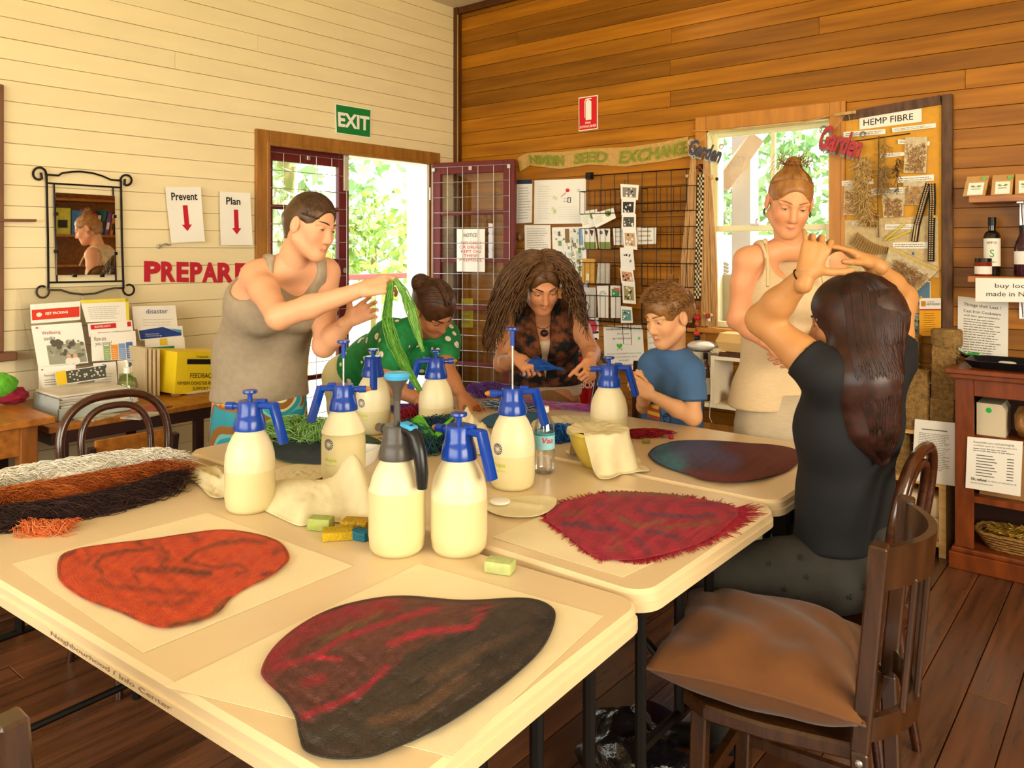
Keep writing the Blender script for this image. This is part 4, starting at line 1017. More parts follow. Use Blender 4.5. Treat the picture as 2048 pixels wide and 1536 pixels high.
# ================================================================== pinboard and its samples
YB = -0.03
pb = thing('pinboard', 'mustard pinboard in a weathered wooden frame right of the window', 'pinboard', on_y(1795, 662, YB))
s = Sheet([on_y(a, b, -0.014) for a, b in ((1684, 243), (1884, 205), (1884, 668), (1684, 664))], 0.014); m = MB(); s.sheet(m); m.build('board', pm('pinboard_felt', '#dca038', rough=0.85, var=0.06, scale=30, bump=0.1), pb)
M_FRM = pm('weathered_timber', '#6d4d36', col2='#4a3222', rough=0.65, scale=5, stretch=(8, 8, 2), bump=0.08)
m = MB(); m.box((on_y(1883.5, 400, -0.04).x, -0.045, on_y(1890, 664, -0.04).z), (on_y(1905, 400, -0.04).x, -0.013, on_y(1890, 189, -0.04).z), ch=0.003); m.build('frame_post', M_FRM, pb)
a = on_y(1686, 234, -0.03); b = on_y(1882, 200, -0.03); m = MB(); m.bar(a, b, 0.025, 0.046); m.build('frame_rail', M_FRM, pb)
def pin(*pts, y=-0.032): return [on_y(a, b, y) for a, b in pts]
card('title_strip', 'white title strip reading HEMP FIBRE on the pinboard', 'sign', pin((1719, 234), (1843.5, 217), (1843.5, 243.5), (1719, 259.5)), lambda s, pen: s.text(pen(K), 'HEMP FIBRE', 0.07, 0.27, 0.87, 0.75))
strips = [(((1687, 264), (1771, 258), (1771, 268), (1687, 275)), 'caption strip left under the HEMP FIBRE title'), (((1784, 256), (1872, 246), (1872, 255), (1785, 265)), 'caption strip right under the HEMP FIBRE title'),
          (((1796, 279), (1860, 283), (1859, 291), (1796, 288)), 'caption strip over the uppermost sample bag'), (((1761, 307), (1813, 304), (1813, 311), (1761, 316)), 'caption strip between the twine and the upper bag'),
          (((1684, 362), (1747, 358), (1747, 368), (1684, 372)), 'caption strip behind the shaggy fibre hank'), (((1795, 354), (1868, 349), (1868, 361), (1796, 366)), 'caption strip above the pale sample bag by the belt'),
          (((1742, 378), (1812, 374), (1812, 386), (1743, 391)), 'caption strip across the hanging twine'), (((1704, 443), (1730, 441), (1731, 450), (1704, 451)), 'short caption strip on the pale fibre sheet'),
          (((1770, 449), (1833, 448), (1833, 458), (1770, 459)), 'caption strip behind the yellow stalks'), (((1786, 485), (1858, 484), (1858, 497), (1786, 497)), 'caption strip crossing the foot of the woven belt')]
for i, (q, lab) in enumerate(strips):
 card('caption_strip', 'white printed ' + lab, 'label', pin(*q, y=-0.040), f_lines(2, None, '#8a857c', i, 0.05, 0.95, 0.2, 0.85, 0.35), group='caption strips on the pinboard')
def sample_bag(label, pts, seed, col='#cf9a55', dens=220):
 s = Sheet(pin(*pts, y=-0.033), 0.012)
 o = thing('sample_bag', label, 'bag', s.p(0.5, 1))
 m = MB(); s.sheet(m, nu=1); m.build('plastic_bag', pm('clear_bag', '#f0dcae', rough=0.18, var=0.15, scale=60, bump=0.6, bscale=90, alpha=0.75, spec=0.8), o)
 m = MB(); r = random.Random(seed)
 for i in range(dens):
  u = r.uniform(0.08, 0.92); t = r.uniform(0.15, 0.95) ** 0.8; a = r.uniform(0, 6.28); l = r.uniform(0.004, 0.012)
  p = s.p(u, t, 0.013 + r.random() * 0.003); d = Vector((math.cos(a), -0.2 * r.random(), math.sin(a))) * l
  m.tube([p - d, p + d], 0.0014, 3)
 q = m.build('chopped_stalk', pm('hurd' + col.strip('#'), col, rough=0.7, var=0.25, scale=60), o); q['kind'] = 'stuff'
 return o
sample_bag('clear bag of long golden fibre at the top of the pinboard', ((1812, 275), (1856, 274), (1853, 346), (1808, 346)), 1, '#c08a4a')
sample_bag('clear bag of fine chopped stalk beside the window casing', ((1690, 371), (1726, 369), (1726, 431), (1688, 430)), 2)
sample_bag('clear bag of chopped stalk in the middle of the pinboard', ((1765, 388), (1808, 386), (1808, 433), (1768, 436)), 3, '#b98648')
sample_bag('clear bag of pale hurd beside the woven belt', ((1808, 363), (1852, 361), (1848, 410), (1808, 410)), 4, '#d3a566')
# pale fibre sheet
card('fibre_sheet', 'large pale felted fibre sheet pinned to the lower pinboard', 'sheet', pin((1682, 441), (1876, 431), (1878, 555), (1684, 545), y=-0.034), None, 0.004, pm('felted_fibre', '#dfc592', rough=0.95, var=0.12, scale=40, bump=0.5, bscale=200))
# shaggy hank
def shag(name, label, spine, w, n, r0, col, seed, y=-0.06, cat='fibre', ln=0.06):
 o = thing(name, label, cat, on_y(*spine[-1], y)); m = MB(); r = random.Random(seed)
 for i in range(n):
  k = r.uniform(0, len(spine) - 1.001); j = int(k); f = k - j
  c = [spine[j][q] * (1 - f) + spine[j + 1][q] * f for q in (0, 1)]
  p = on_y(c[0] + r.uniform(-w, w), c[1], y + r.uniform(-0.02, 0.015)); P = [p]; d = Vector((r.uniform(-0.4, 0.4), r.uniform(-0.3, 0.3), -1))
  for q in range(4):
   d = (d + Vector((r.uniform(-0.9, 0.9), r.uniform(-0.4, 0.4), r.uniform(-0.5, 0.4)))).normalized(); P.append(P[-1] + d * ln / 4)
  m.tube(P, r0, 3)
 q = m.build('fibres', pm(name + col.strip('#'), col, rough=0.8, var=0.25, scale=60), o); q['kind'] = 'stuff'
 return o
shag('fibre_hank_sample', 'shaggy tan hank of raw fibre hanging on the pinboard', [(1727, 312), (1724, 340), (1722, 370), (1728, 400), (1735, 440)], 10, 620, 0.0019, '#d3ab66', 3)
shag('twine_bundle', 'looped bundle of brown twine hanging on the pinboard', [(1768, 272), (1768, 330), (1768, 345), (1765, 380)], 5, 150, 0.0014, '#a5834c', 4)
shag('dried_stem', 'small dark dried stem hanging beside the twine', [(1797, 315), (1793, 340), (1794, 382)], 3, 60, 0.0014, '#4e3a1f', 5, ln=0.03)
m = MB(); m.tube([on_y(1757, 272, -0.05), on_y(1757, 330, -0.05), on_y(1755, 395, -0.05), on_y(1757, 475, -0.05)], 0.004, 5)
tag(m.build('rope_length', pm('hemp_rope', '#8a6a38', rough=0.9, var=0.25, scale=120), org=on_y(1757, 475, -0.05)), 'long straight length of brown rope on the pinboard', 'rope')
m = MB(); m.tube([on_y(1690, 285, -0.045), on_y(1820, 267, -0.045)], 0.003, 5)
tag(m.build('hanging_stick', pm('dark_twig', '#3d2710', rough=0.7), org=on_y(1750, 277, -0.045)), 'thin dark stick from which the pinboard fibres hang', 'stick')
m = MB(); p = [on_y(a, b, -0.045) for a, b in ((1733, 425), (1753, 426), (1752, 454), (1732, 453))]; m.add(p + [q + Vector((0, 0.012, 0)) for q in p], [(0, 3, 2, 1), (4, 5, 6, 7), (0, 1, 5, 4), (2, 3, 7, 6), (1, 2, 6, 5), (0, 4, 7, 3)])
tag(m.build('bark_sample', pm('bark_board', '#a86a20', rough=0.8, var=0.3, scale=60), org=on_y(1742, 454, -0.04)), 'small rust-brown pressed board sample below the shaggy hank', 'sample')
# woven belt hung over a pin
bl = thing('woven_belt', 'black and cream woven belt hung double on the pinboard', 'belt', on_y(1862, 525, -0.05))
for (P, nm) in ((((1858, 367), (1848, 400), (1834, 450), (1829, 483)), 0), (((1864, 367), (1865, 400), (1863, 460), (1862, 523)), 1)):
 pts = [on_y(a, b, -0.05 - 0.006 * nm) for a, b in P]; m = MB()
 for q in range(3): m.bar(pts[q], pts[q + 1], 0.03, 0.006, up=(0, -1, 0))
 m.build('band', pm('belt_black', '#1c1714', rough=0.85), bl)
 m = MB()
 for q in range(3):
  n = 14 if q else 9
  for i in range(n):
   p = pts[q].lerp(pts[q + 1], i / n)
   for dx in (-0.006, 0.005): m.box((p.x + dx - 0.003, p.y - 0.006, p.z - 0.003), (p.x + dx + 0.003, p.y - 0.002, p.z + 0.003))
 q = m.build('woven_pattern', pm('belt_tan', '#d3b483', rough=0.8), bl); q['kind'] = 'stuff'
# crocheted piece
cr = thing('crochet_piece', 'beige ribbed crochet sample pinned below the bark board', 'crochet', on_y(1740, 512, -0.06)); m = MB()
for i in range(16):
 t = i / 15; a = on_y(1716 - 10 * t * 0 + 62 * t, 465 + 30 * t + 6 * math.sin(t * 3), -0.055); b = on_y(1700 + 78 * t, 488 + 14 * t + 12 * math.sin(t * 3), -0.055)
 m.tube([a.lerp(b, k / 6) + Vector((0, -0.003 * (k % 2), 0)) for k in range(7)], 0.0055, 5)
q = m.build('ribs', pm('crochet_yarn', '#b58f52', rough=0.95, var=0.2, scale=150, bump=0.5, bscale=300), cr, smooth=60); q['kind'] = 'stuff'
st = thing('yellow_stalk', 'yellow split stalk on the pinboard, the upper of two crossing', 'stalk', on_y(1768, 478, -0.055), group='yellow stalks on the pinboard')
m = MB(); m.bar(on_y(1769, 481, -0.055), on_y(1811, 446, -0.055), 0.009, 0.004, up=(0, -1, 0)); M_ST = pm('yellow_stem', '#d7c331', rough=0.5, var=0.15); m.build('stem', M_ST, st)
st = thing('yellow_stalk', 'yellow split stalk on the pinboard, the lower of two crossing', 'stalk', on_y(1790, 474, -0.06), group='yellow stalks on the pinboard')
m = MB(); m.bar(on_y(1777, 481, -0.058), on_y(1822, 461, -0.058), 0.008, 0.004, up=(0, -1, 0)); m.build('stem', M_ST, st)
# ziplock bag of fluff
zb = thing('ziplock_bag', 'clear ziplock bag of fluffy tan fibre hanging tilted on the pinboard', 'bag', on_y(1830, 590, -0.07))
s = Sheet(pin((1782, 492), (1882, 538), (1828, 590), (1768, 545), y=-0.045), 0.03); m = MB(); s.sheet(m, nu=6, nt=6); m.build('plastic_bag', MATS['clear_bag'], zb)
m = MB(); s.quad(m, 0.0, 0.03, 1.0, 0.10, lift=0.003); m.build('zip', pm('zip_yellow', '#d9b34a', rough=0.4), zb)
m = MB(); r = random.Random(8)
for i in range(420):
 p = s.p(r.uniform(0.2, 0.95), r.uniform(0.35, 0.95), 0.03 + 0.012 * r.random()); P = [p]; d = Vector((r.uniform(-1, 1), r.uniform(-0.3, 0.1), r.uniform(-1, 1)))
 for q in range(3): d = (d + Vector((r.uniform(-1, 1), r.uniform(-0.2, 0.2), r.uniform(-1, 1)))).normalized(); P.append(P[-1] + d * 0.008)
 m.tube(P, 0.0012, 3)
q = m.build('fluff', pm('tan_fluff', '#b98a55', rough=0.9, var=0.2, scale=80), zb); q['kind'] = 'stuff'
for (px, py, c, nm) in ((1789, 438, '#e0c02a', 'yellow push pin holding the pale fibre sheet'), (1869, 433, '#e0c02a', 'yellow push pin beside the woven belt'), (1826, 507, '#2a6fb0', 'blue push pin in the ziplock bag'), (1842, 595, '#d8b52a', 'yellow push pin on the masonry brochure')):
 m = MB(); m.lathe([(0, -0.008), (0.005, -0.005), (0.0055, 0), (0.005, 0.005), (0, 0.008)], 10, M=Matrix.Translation(on_y(px, py, -0.08)), cap=False); m.tube([on_y(px, py, -0.08), on_y(px, py, -0.035)], 0.001, 4)
 tag(m.build('push_pin', pm('pin' + c.strip('#'), c, rough=0.3), smooth=60, org=on_y(px, py, -0.08)), nm, 'pin')
def f_ph(s, pen):
 s.quad(pen('#5d7f99'), 0.02, 0.02, 0.98, 0.35); s.quad(pen('#3f66a3'), 0.05, 0.36, 0.85, 0.6, lift=0.002); s.disc(pen('#d8a45c'), 0.55, 0.5, 0.022, lift=0.003); s.quad(pen('#a9b8b4'), 0.02, 0.6, 0.98, 0.72); s.quad(pen('#6d7a74'), 0.02, 0.72, 0.98, 0.98)
 r = random.Random(2)
 for i in range(30): s.disc(pen(r.choice(('#4d5a52', '#7f8d80', '#c8c29a', '#39424a'))), r.uniform(0.1, 0.9), r.uniform(0.65, 0.95), r.uniform(0.004, 0.012), lift=0.003 + i * 1e-5)
card('photo_poster', 'blue and grey landscape photograph pinned under the ziplock bag', 'poster', pin((1803, 565), (1861, 562), (1861, 672), (1803, 672)), f_ph)
def f_mas(s, pen):
 s.quad(pen('#e8a41f'), 0, 0.31, 1, 1.0); s.quad(pen('#b3372b'), 0, 0.285, 1, 0.325, lift=0.002); s.quad(pen('#c98a1f'), 0.08, 0.08, 0.3, 0.22); s.text(pen('#6b665f'), 'CLASSIC', 0.36, 0.08, 0.7, 0.12); s.text(pen('#3a3630'), 'HEMP MASONRY', 0.34, 0.135, 0.98, 0.19); s.lines(pen('#8a5a10'), 0.2, 0.38, 0.8, 0.9, 9, seed=3, fill=0.22)
card('masonry_brochure', 'white and amber masonry brochure above the hemp blocks', 'brochure', pin((1839, 596), (1882, 596), (1882, 672), (1839, 672), y=-0.045), f_mas)
# ================================================================== right-hand shelves
def packet(label, px0, px1, pyt, pyb, tilt):
 D = 0.10; a = on_y(px0, pyb, -D); b = on_y(px1, pyb, -D); w = (b - a).length; h = 0.095
 o = thing('paper_packet', label, 'packet', (a + b) / 2, 0, 'kraft packets on the upper shelf'); z = ZSH1 + 0.001
 x0, x1 = a.x, b.x; m = MB()
 v = [(x0, -D - 0.035, z), (x1, -D - 0.035, z), (x1, -D + 0.035, z), (x0, -D + 0.035, z), (x0 + tilt, -D - 0.022, z + h * 0.75), (x1 + tilt, -D - 0.022, z + h * 0.75), (x1 + tilt, -D + 0.02, z + h * 0.75), (x0 + tilt, -D + 0.02, z + h * 0.75), (x0 + tilt * 1.3, -D - 0.01, z + h), (x1 + tilt * 1.3, -D - 0.01, z + h), (x1 + tilt * 1.3, -D - 0.004, z + h), (x0 + tilt * 1.3, -D - 0.004, z + h)]
 m.add(v, [(0, 3, 2, 1), (0, 1, 5, 4), (1, 2, 6, 5), (2, 3, 7, 6), (3, 0, 4, 7), (4, 5, 9, 8), (5, 6, 10, 9), (6, 7, 11, 10), (7, 4, 8, 11), (8, 9, 10, 11)]); m.build('bag', pm('kraft', '#c99a5e', rough=0.8, var=0.08, scale=20), o)
 s = Sheet([(x0 + w * 0.18 + tilt * 0.7, -D - 0.0255, z + h * 0.66), (x1 - w * 0.12 + tilt * 0.7, -D - 0.0255, z + h * 0.66), (x1 - w * 0.12 + tilt * 0.1, -D - 0.0345, z + h * 0.06), (x0 + w * 0.18 + tilt * 0.1, -D - 0.0345, z + h * 0.06)], 0.001)
 m = MB(); s.sheet(m); m.build('label', PAPER, o); m = MB()
 s.poly(m, [(0.5, 0.35), (0.3, 0.2), (0.12, 0.28), (0.3, 0.4)]); s.poly(m, [(0.5, 0.35), (0.7, 0.2), (0.88, 0.28), (0.7, 0.4)]); s.quad(m, 0.2, 0.5, 0.8, 0.56); m.build('print', ink('#8a9a3a'), o)
 m = MB(); Sheet([(x1 - w * 0.25 + tilt, -D - 0.023, z + h * 0.92), (x1 - w * 0.08 + tilt, -D - 0.023, z + h * 0.92), (x1 - w * 0.08 + tilt, -D - 0.0235, z + h * 0.8), (x1 - w * 0.25 + tilt, -D - 0.0235, z + h * 0.8)], 0.001).sheet(m); m.build('price_sticker', ink('#4fd06a'), o)
packet('kraft paper packet at the open end of the upper shelf', 1928, 1972, 358, 392, 0.012)
packet('kraft paper packet second from the open end of the upper shelf', 1984, 2026, 353, 388, 0.004)
packet('kraft paper packet third from the open end of the upper shelf', 2032, 2072, 350, 386, 0.0)
def bottle(name, label, cx, cy, z, prof, mat, cat='bottle', group=None, cap=None, lab=None, fillm=None, capmat=None):
 o = thing(name, label, cat, (cx, cy, z), 0, group); m = MB(); m.lathe(prof, 24); m.build('glass', mat, o, smooth=40, local=True)
 if fillm:
  m = MB(); m.lathe([(max(0, r_ - 0.003), zz + (0.003 if i == 0 else 0)) for i, (r_, zz) in enumerate(fillm[1])], 20); m.build('contents', fillm[0], o, smooth=40, local=True)
 if cap:
  m = MB(); m.lathe(cap, 18); m.build('cap', capmat or M_BLACKM, o, smooth=40, local=True)
 if lab:
  r_, z0, z1, c, txt = lab; th = math.atan2(CAM.y - cy, CAM.x - cx); m = MB(); n = 14; v = []; f = []
  for i in range(n + 1):
   a = th + (i / n - 0.5) * 2.6
   for zz in (z0, z1): v.append((r_ * math.cos(a), r_ * math.sin(a), zz))
  for i in range(n): f.append((2 * i, 2 * i + 2, 2 * i + 3, 2 * i + 1))
  m.add(v, f); m.build('label', pm('label' + c.strip('#'), c, rough=0.6, var=0.03), o, local=True)
  if txt:
   for (word, zc, hh, wd, colr) in txt:
    tv, tf = text_mesh(word); x0 = min(p[0] for p in tv); x1 = max(p[0] for p in tv); y0 = min(p[1] for p in tv); y1 = max(p[1] for p in tv)
    mkobj('print', [((r_ + 0.0008) * math.cos(th + ((p[0] - x0) / (x1 - x0) - 0.5) * wd), (r_ + 0.0008) * math.sin(th + ((p[0] - x0) / (x1 - x0) - 0.5) * wd), zc + ((p[1] - y0) / (y1 - y0) - 0.5) * hh) for p in tv], tf, ink(colr), o, local=True)
 return o
M_DKG = pm('dark_glass', '#1a120e', rough=0.08, var=0.05, spec=0.7)
p = on_y(1984, 552, -0.09); z2 = ZSH2 + 0.001
bottle('oil_bottle', 'tall dark hemp oil bottle with a white label on the lower shelf', p.x, -0.09, z2, [(0.0, 0), (0.033, 0), (0.035, 0.005), (0.035, 0.185), (0.03, 0.2), (0.016, 0.212), (0.015, 0.262), (0, 0.262)], M_DKG, cap=[(0.017, 0.235), (0.017, 0.275), (0, 0.275)],
       lab=(0.0358, 0.045, 0.175, '#efe9da', [('HEMP OIL', 0.155, 0.012, 1.2, '#55524c'), ('S', 0.105, 0.035, 0.5, '#3aa564'), ('nimbin', 0.065, 0.009, 1.0, '#77736b')]))
p = on_y(1971, 552, -0.14)
bottle('sauce_jar', 'small jar of red preserve with a black lid in front of the oil bottle', p.x - 0.01, -0.135, z2, [(0, 0), (0.034, 0), (0.036, 0.004), (0.036, 0.062), (0.03, 0.07), (0, 0.07)], pm('red_preserve', '#8a2a12', rough=0.1, var=0.2, scale=60), 'jar', cap=[(0.035, 0.066), (0.035, 0.082), (0, 0.083)], lab=(0.0366, 0.008, 0.045, '#ece4d8', None))
p = on_y(2042, 552, -0.09)
bottle('cordial_bottle', 'rounded purple-brown cordial bottle with a white label at the shelf middle', p.x + 0.01, -0.09, z2, [(0, 0), (0.036, 0), (0.038, 0.006), (0.038, 0.12), (0.03, 0.16), (0.016, 0.19), (0.014, 0.225), (0, 0.225)], pm('plum_glass', '#3a1626', rough=0.08, var=0.1, spec=0.7), cap=[(0.016, 0.205), (0.016, 0.235), (0, 0.235)], lab=(0.0387, 0.055, 0.115, '#efe9e2', None))
def f_loc(s, pen): s.text(pen('#3a3732'), 'buy local', 0.23, 0.22, 0.64, 0.46); s.text(pen('#3a3732'), 'made in Nimbin', 0.13, 0.56, 0.80, 0.76)
card('shelf_card', 'white shelf card reading buy local made in Nimbin', 'sign', [on_y(a, b, -0.185) for a, b in ((1951, 556), (2130, 558), (2130, 606), (1951, 603))], f_loc)
def f_last(s, pen):
 k = pen('#3f3a33'); s.text(k, 'Things that Last !', 0.12, 0.10, 0.86, 0.17); s.text(k, 'Cast Iron Cookware', 0.12, 0.215, 0.86, 0.265); s.text(k, 'will last generations.', 0.12, 0.30, 0.85, 0.345); s.lines(pen('#6d675e'), 0.12, 0.36, 0.88, 0.98, 14, seed=4, fill=0.28)
card('cookware_notice', 'white printed notice about cast iron cookware reading Things that Last', 'notice', [on_y(a, b, -0.018) for a, b in ((1916, 592), (2017, 604), (2016, 716), (1915, 706))], f_last)
# cast iron pan on the bookcase
pn = thing('griddle_pan', 'black cast iron square pan with a wooden spoon rest on the bookcase', 'pan', (3.62, -0.2, CZT + 0.001)); zc = CZT + 0.001
pr = lambda i: [(3.44 + i, -0.30 + i * .7), (3.50 + i * 0.5, -0.335 + i), (3.80 - i, -0.335 + i), (3.80 - i, -0.07 - i), (3.50 + i * 0.5, -0.07 - i), (3.44 + i, -0.11 - i * .7)]
m = MB(); slab(m, pr, [(0.03, zc), (0.0, zc + 0.035), (0.008, zc + 0.035), (0.034, zc + 0.008)]); m.build('pan_body', pm('cast_iron', '#15161a', rough=0.45, metal=0.2, var=0.15), pn)
m = MB(); m.bar((3.43, -0.14, zc + 0.03), (3.37, -0.10, zc + 0.05), 0.022, 0.012); m.build('handle', MATS['cast_iron'], pn)
m = MB(); m.lathe([(0, 0), (0.022, 0), (0.024, 0.004), (0.018, 0.008), (0, 0.008)], 16, M=Matrix.Translation((3.60, -0.22, zc + 0.022)) @ Matrix.Scale(1.5, 4, (1, 0, 0))); m.build('soap_disc', PAPER, pn, smooth=60)
tg = thing('green_tag', 'bright green price tag tied to the pan handle', 'tag', (3.42, -0.16, zc + 0.03)); m = MB(); p0 = Vector((3.432, -0.175, zc + 0.043)); m.add([p0, p0 + Vector((0.05, 0.0, 0.004)), p0 + Vector((0.05, 0.02, 0.012)), p0 + Vector((0, 0.02, 0.008))], [(0, 1, 2, 3)]); m.tube([p0, p0 + Vector((-0.03, 0.03, 0.03)), p0 + Vector((-0.04, 0.04, -0.01))], 0.0012, 4); m.build('tag', pm('tag_green', '#2fc23e', rough=0.6), tg)
# items in the bookcase
bx = thing('white_box', 'white cardboard box with a green price dot in the bookcase', 'box', (3.54, -0.24, ZS1)); z = ZS1 + 0.001
m = MB(); m.prism([(3.487, z), (3.600, z), (3.600, z + 0.12), (3.585, z + 0.145), (3.487, z + 0.145)], 0.10, 0.27, M=Matrix(((1, 0, 0, 0), (0, 0, -1, 0), (0, 1, 0, 0), (0, 0, 0, 1)))); m.build('carton', pm('carton_white', '#d9c9a8', rough=0.7, var=0.05), bx)
def dotm(o, x, y, z, r_):
 m = MB(); m.lathe([(0, 0), (r_, 0), (r_, 0.0008), (0, 0.0008)], 16, M=Matrix.Translation((x, y, z)) @ Matrix.Rotation(math.radians(90), 4, 'X')); m.build('price_dot', pm('dot_green', '#1fb83a', rough=0.6), o)
dotm(bx, 3.535, -0.2705, z + 0.115, 0.012)
def lump(name, label, cat, c, rad, mat, seed, part='body', amp=0.15, n=20, group=None):
 o = thing(name, label, cat, (c[0], c[1], c[2] - rad[2]), 0, group); r = np.random.RandomState(seed); ph = r.uniform(0, 6.28, (6, 3)); fr = r.uniform(1, 4, (6, 3)); v = []; f = []
 for i in range(n + 1):
  t = math.pi * i / n
  for j in range(2 * n):
   a = math.pi * j / n; d = np.array([math.sin(t) * math.cos(a), math.sin(t) * math.sin(a), math.cos(t)])
   k = 1 + amp * sum(math.sin(fr[q, 0] * d[0] * 2 + ph[q, 0]) * math.sin(fr[q, 1] * d[1] * 2 + ph[q, 1]) * math.sin(fr[q, 2] * d[2] * 2 + ph[q, 2]) for q in range(6))
   p = d * k * np.array(rad); p[2] = max(p[2], -rad[2]); v.append((c[0] + p[0], c[1] + p[1], c[2] + p[2]))
 for i in range(n):
  for j in range(2 * n): j2 = (j + 1) % (2 * n); f.append((i * 2 * n + j, (i + 1) * 2 * n + j, (i + 1) * 2 * n + j2, i * 2 * n + j2))
 mkobj(part, v, f, mat, o, 180); return o
bg = lump('wrapped_loaf', 'tan bundle wrapped in clear plastic with a green price dot in the bookcase', 'package', (3.685, -0.23, ZS1 + 0.076), (0.058, 0.06, 0.075), pm('wrapped_tan', '#a8753f', rough=0.25, var=0.2, scale=20, bump=0.5, bscale=50, spec=0.7), 3, amp=0.06)
dotm(bg, 3.69, -0.292, ZS1 + 0.04, 0.013)
bd = thing('cardboard_box', 'flat cardboard box behind the refund notice in the bookcase', 'box', (3.66, -0.19, ZS2)); m = MB(); m.box((3.50, -0.285, ZS2 + 0.001), (3.84, -0.06, ZS1 - 0.022)); m.build('carton', pm('brown_card', '#a87b4a', rough=0.8, var=0.06), bd)
def f_ref(s, pen):
 k = pen('#4a453d'); s.text(k, 'Recyclable jars and packaging', 0.12, 0.07, 0.85, 0.115); s.text(k, 'available here for local producers', 0.12, 0.135, 0.9, 0.17); s.lines(k, 0.12, 0.19, 0.9, 0.27, 2, seed=1, fill=0.3)
 for i in range(8): s.quad(k, 0.18, 0.33 + i * 0.055, 0.18 + 0.3 + 0.04 * (i % 3), 0.345 + i * 0.055); s.quad(k, 0.74, 0.345 + i * 0.055, 0.86, 0.36 + i * 0.055)
 s.text(pen(K), '10c refund', 0.1, 0.775, 0.38, 0.83, bold=0.02); s.text(k, 'on return of cleaned jars &', 0.40, 0.79, 0.92, 0.825); s.text(k, 'bottles purchased here', 0.1, 0.86, 0.5, 0.895)
card('refund_notice', 'white price notice reading 10c refund leaning in the bookcase', 'notice', [on_y(a, b, CYF - 0.006) for a, b in ((1935, 873), (2046, 883), (2041, 993), (1931, 975))], f_ref)
# basket of straw
bs = thing('straw_basket', 'shallow woven basket of golden straw at the bottom of the bookcase', 'basket', (3.66, -0.2, 0.1)); m = MB()
for k in range(6):
 z = 0.104 + k * 0.013; e = 0.010 * k
 m.tube([(3.665 + (0.135 + e) * (abs(math.cos(a)) ** 0.6) * (1 if math.cos(a) > 0 else -1), -0.225 + (0.075 + e * 0.6) * (abs(math.sin(a)) ** 0.6) * (1 if math.sin(a) > 0 else -1), z + 0.002 * math.sin(a * 16 + k * math.pi)) for a in [2 * math.pi * i / 48 for i in range(48)]], 0.0085, 6, closed=True)
q = m.build('coils', pm('wicker', '#a87a3c', rough=0.7, var=0.25, scale=120, bump=0.4, bscale=200), bs, smooth=60); q['kind'] = 'stuff'
m = MB(); m.lathe([(0, 0.102), (0.13, 0.102), (0.13, 0.11), (0, 0.11)], 20, M=Matrix.Translation((3.665, -0.225, 0)) @ Matrix.Scale(0.55, 4, (0, 1, 0))); m.build('basket_floor', MATS['wicker'], bs)
m = MB(); r = random.Random(5)
for i in range(330):
 a = r.uniform(0, 6.28); q = math.sqrt(r.random()); p = Vector((3.675 + 0.15 * q * math.cos(a), -0.225 + 0.075 * q * math.sin(a), 0.165 + 0.03 * (1 - q) + r.uniform(0, 0.012))); d = Vector((r.uniform(-1, 1), r.uniform(-1, 1), r.uniform(-0.25, 0.35))).normalized() * r.uniform(0.01, 0.025)
 m.tube([p - d, p + d], 0.0018, 3)
q = m.build('straw', pm('gold_straw', '#c79a2e', rough=0.35, var=0.25, scale=80, spec=0.7), bs); q['kind'] = 'stuff'
o = thing('red_dish', 'small red dish with a white rim beside the straw basket', 'dish', (3.83, -0.28, 0.099)); m = MB(); m.lathe([(0, 0.099), (0.035, 0.099), (0.05, 0.135), (0.05, 0.14), (0.046, 0.14), (0.032, 0.104), (0, 0.104)], 20, M=Matrix.Translation((3.845, -0.285, 0)), cap=False); m.build('bowl', pm('dish_red', '#8a3a30', rough=0.3), o, smooth=50)
# hemp blocks
M_HEMP = pm('hempcrete', '#a8834c', col2='#75592f', rough=0.95, scale=55, bump=0.9, bscale=110, detail=8)
def block(label, x0, x1, y0, y1, z0, z1, seed, rot=0.0, taper=0.0):
 cx, cy = (x0 + x1) / 2, (y0 + y1) / 2
 o = thing('hemp_block', label, 'block', (cx, cy, z0), rot, None); bm = bmesh.new(); bmesh.ops.create_cube(bm, size=1.0); bmesh.ops.subdivide_edges(bm, edges=list(bm.edges), cuts=9, use_grid_fill=True)
 r = random.Random(seed); hx, hy, hz = (x1 - x0), (y1 - y0), (z1 - z0)
 for v_ in bm.verts:
  t = 1 - taper * (v_.co.z + 0.5); e = sum(abs(c) > 0.499 for c in v_.co); k = 1 - 0.02 * (e - 1) * r.uniform(0.5, 1.5)
  v_.co = Vector((v_.co.x * hx * t * k + r.uniform(-1, 1) * 0.0022, v_.co.y * hy * t * k + r.uniform(-1, 1) * 0.0022, (v_.co.z + 0.5) * hz + (r.uniform(-1, 1) * 0.002 if v_.co.z > -0.49 else 0)))
 bm.verts.index_update(); V = [tuple(v_.co) for v_ in bm.verts]; F = [tuple(q.index for q in f_.verts) for f_ in bm.faces]; bm.free()
 mkobj('block_body', V, F, M_HEMP, o, 60, local=True)
 m = MB()
 for i in range(120):
  s_ = r.choice((0, 1, 2)); u = r.uniform(-0.48, 0.48); w = r.uniform(0.05, 0.95)
  p = Vector((u * hx, -hy / 2, w * hz)) if s_ == 0 else (Vector((hx / 2, u * hy, w * hz)) if s_ == 1 else Vector((u * hx, r.uniform(-0.48, 0.48) * hy, hz)))
  d = Vector((r.uniform(-1, 1), r.uniform(-1, 1), r.uniform(-1, 1))).normalized() * r.uniform(0.004, 0.011)
  m.tube([p - d, p + d], 0.0018, 3)
 q = m.build('hurd_chips', pm('hurd_chip', '#b8935a', rough=0.9, var=0.2, scale=50), o, local=True); q['kind'] = 'stuff'
 return o
def bx_(px0, px1, y): return on_y(px0, 800, y).x, on_y(px1, 800, y).x
zp = ZP2 + 0.001
x0, x1 = bx_(1786, 1856, -0.24); z1 = on_y(1820, 742, -0.25).z
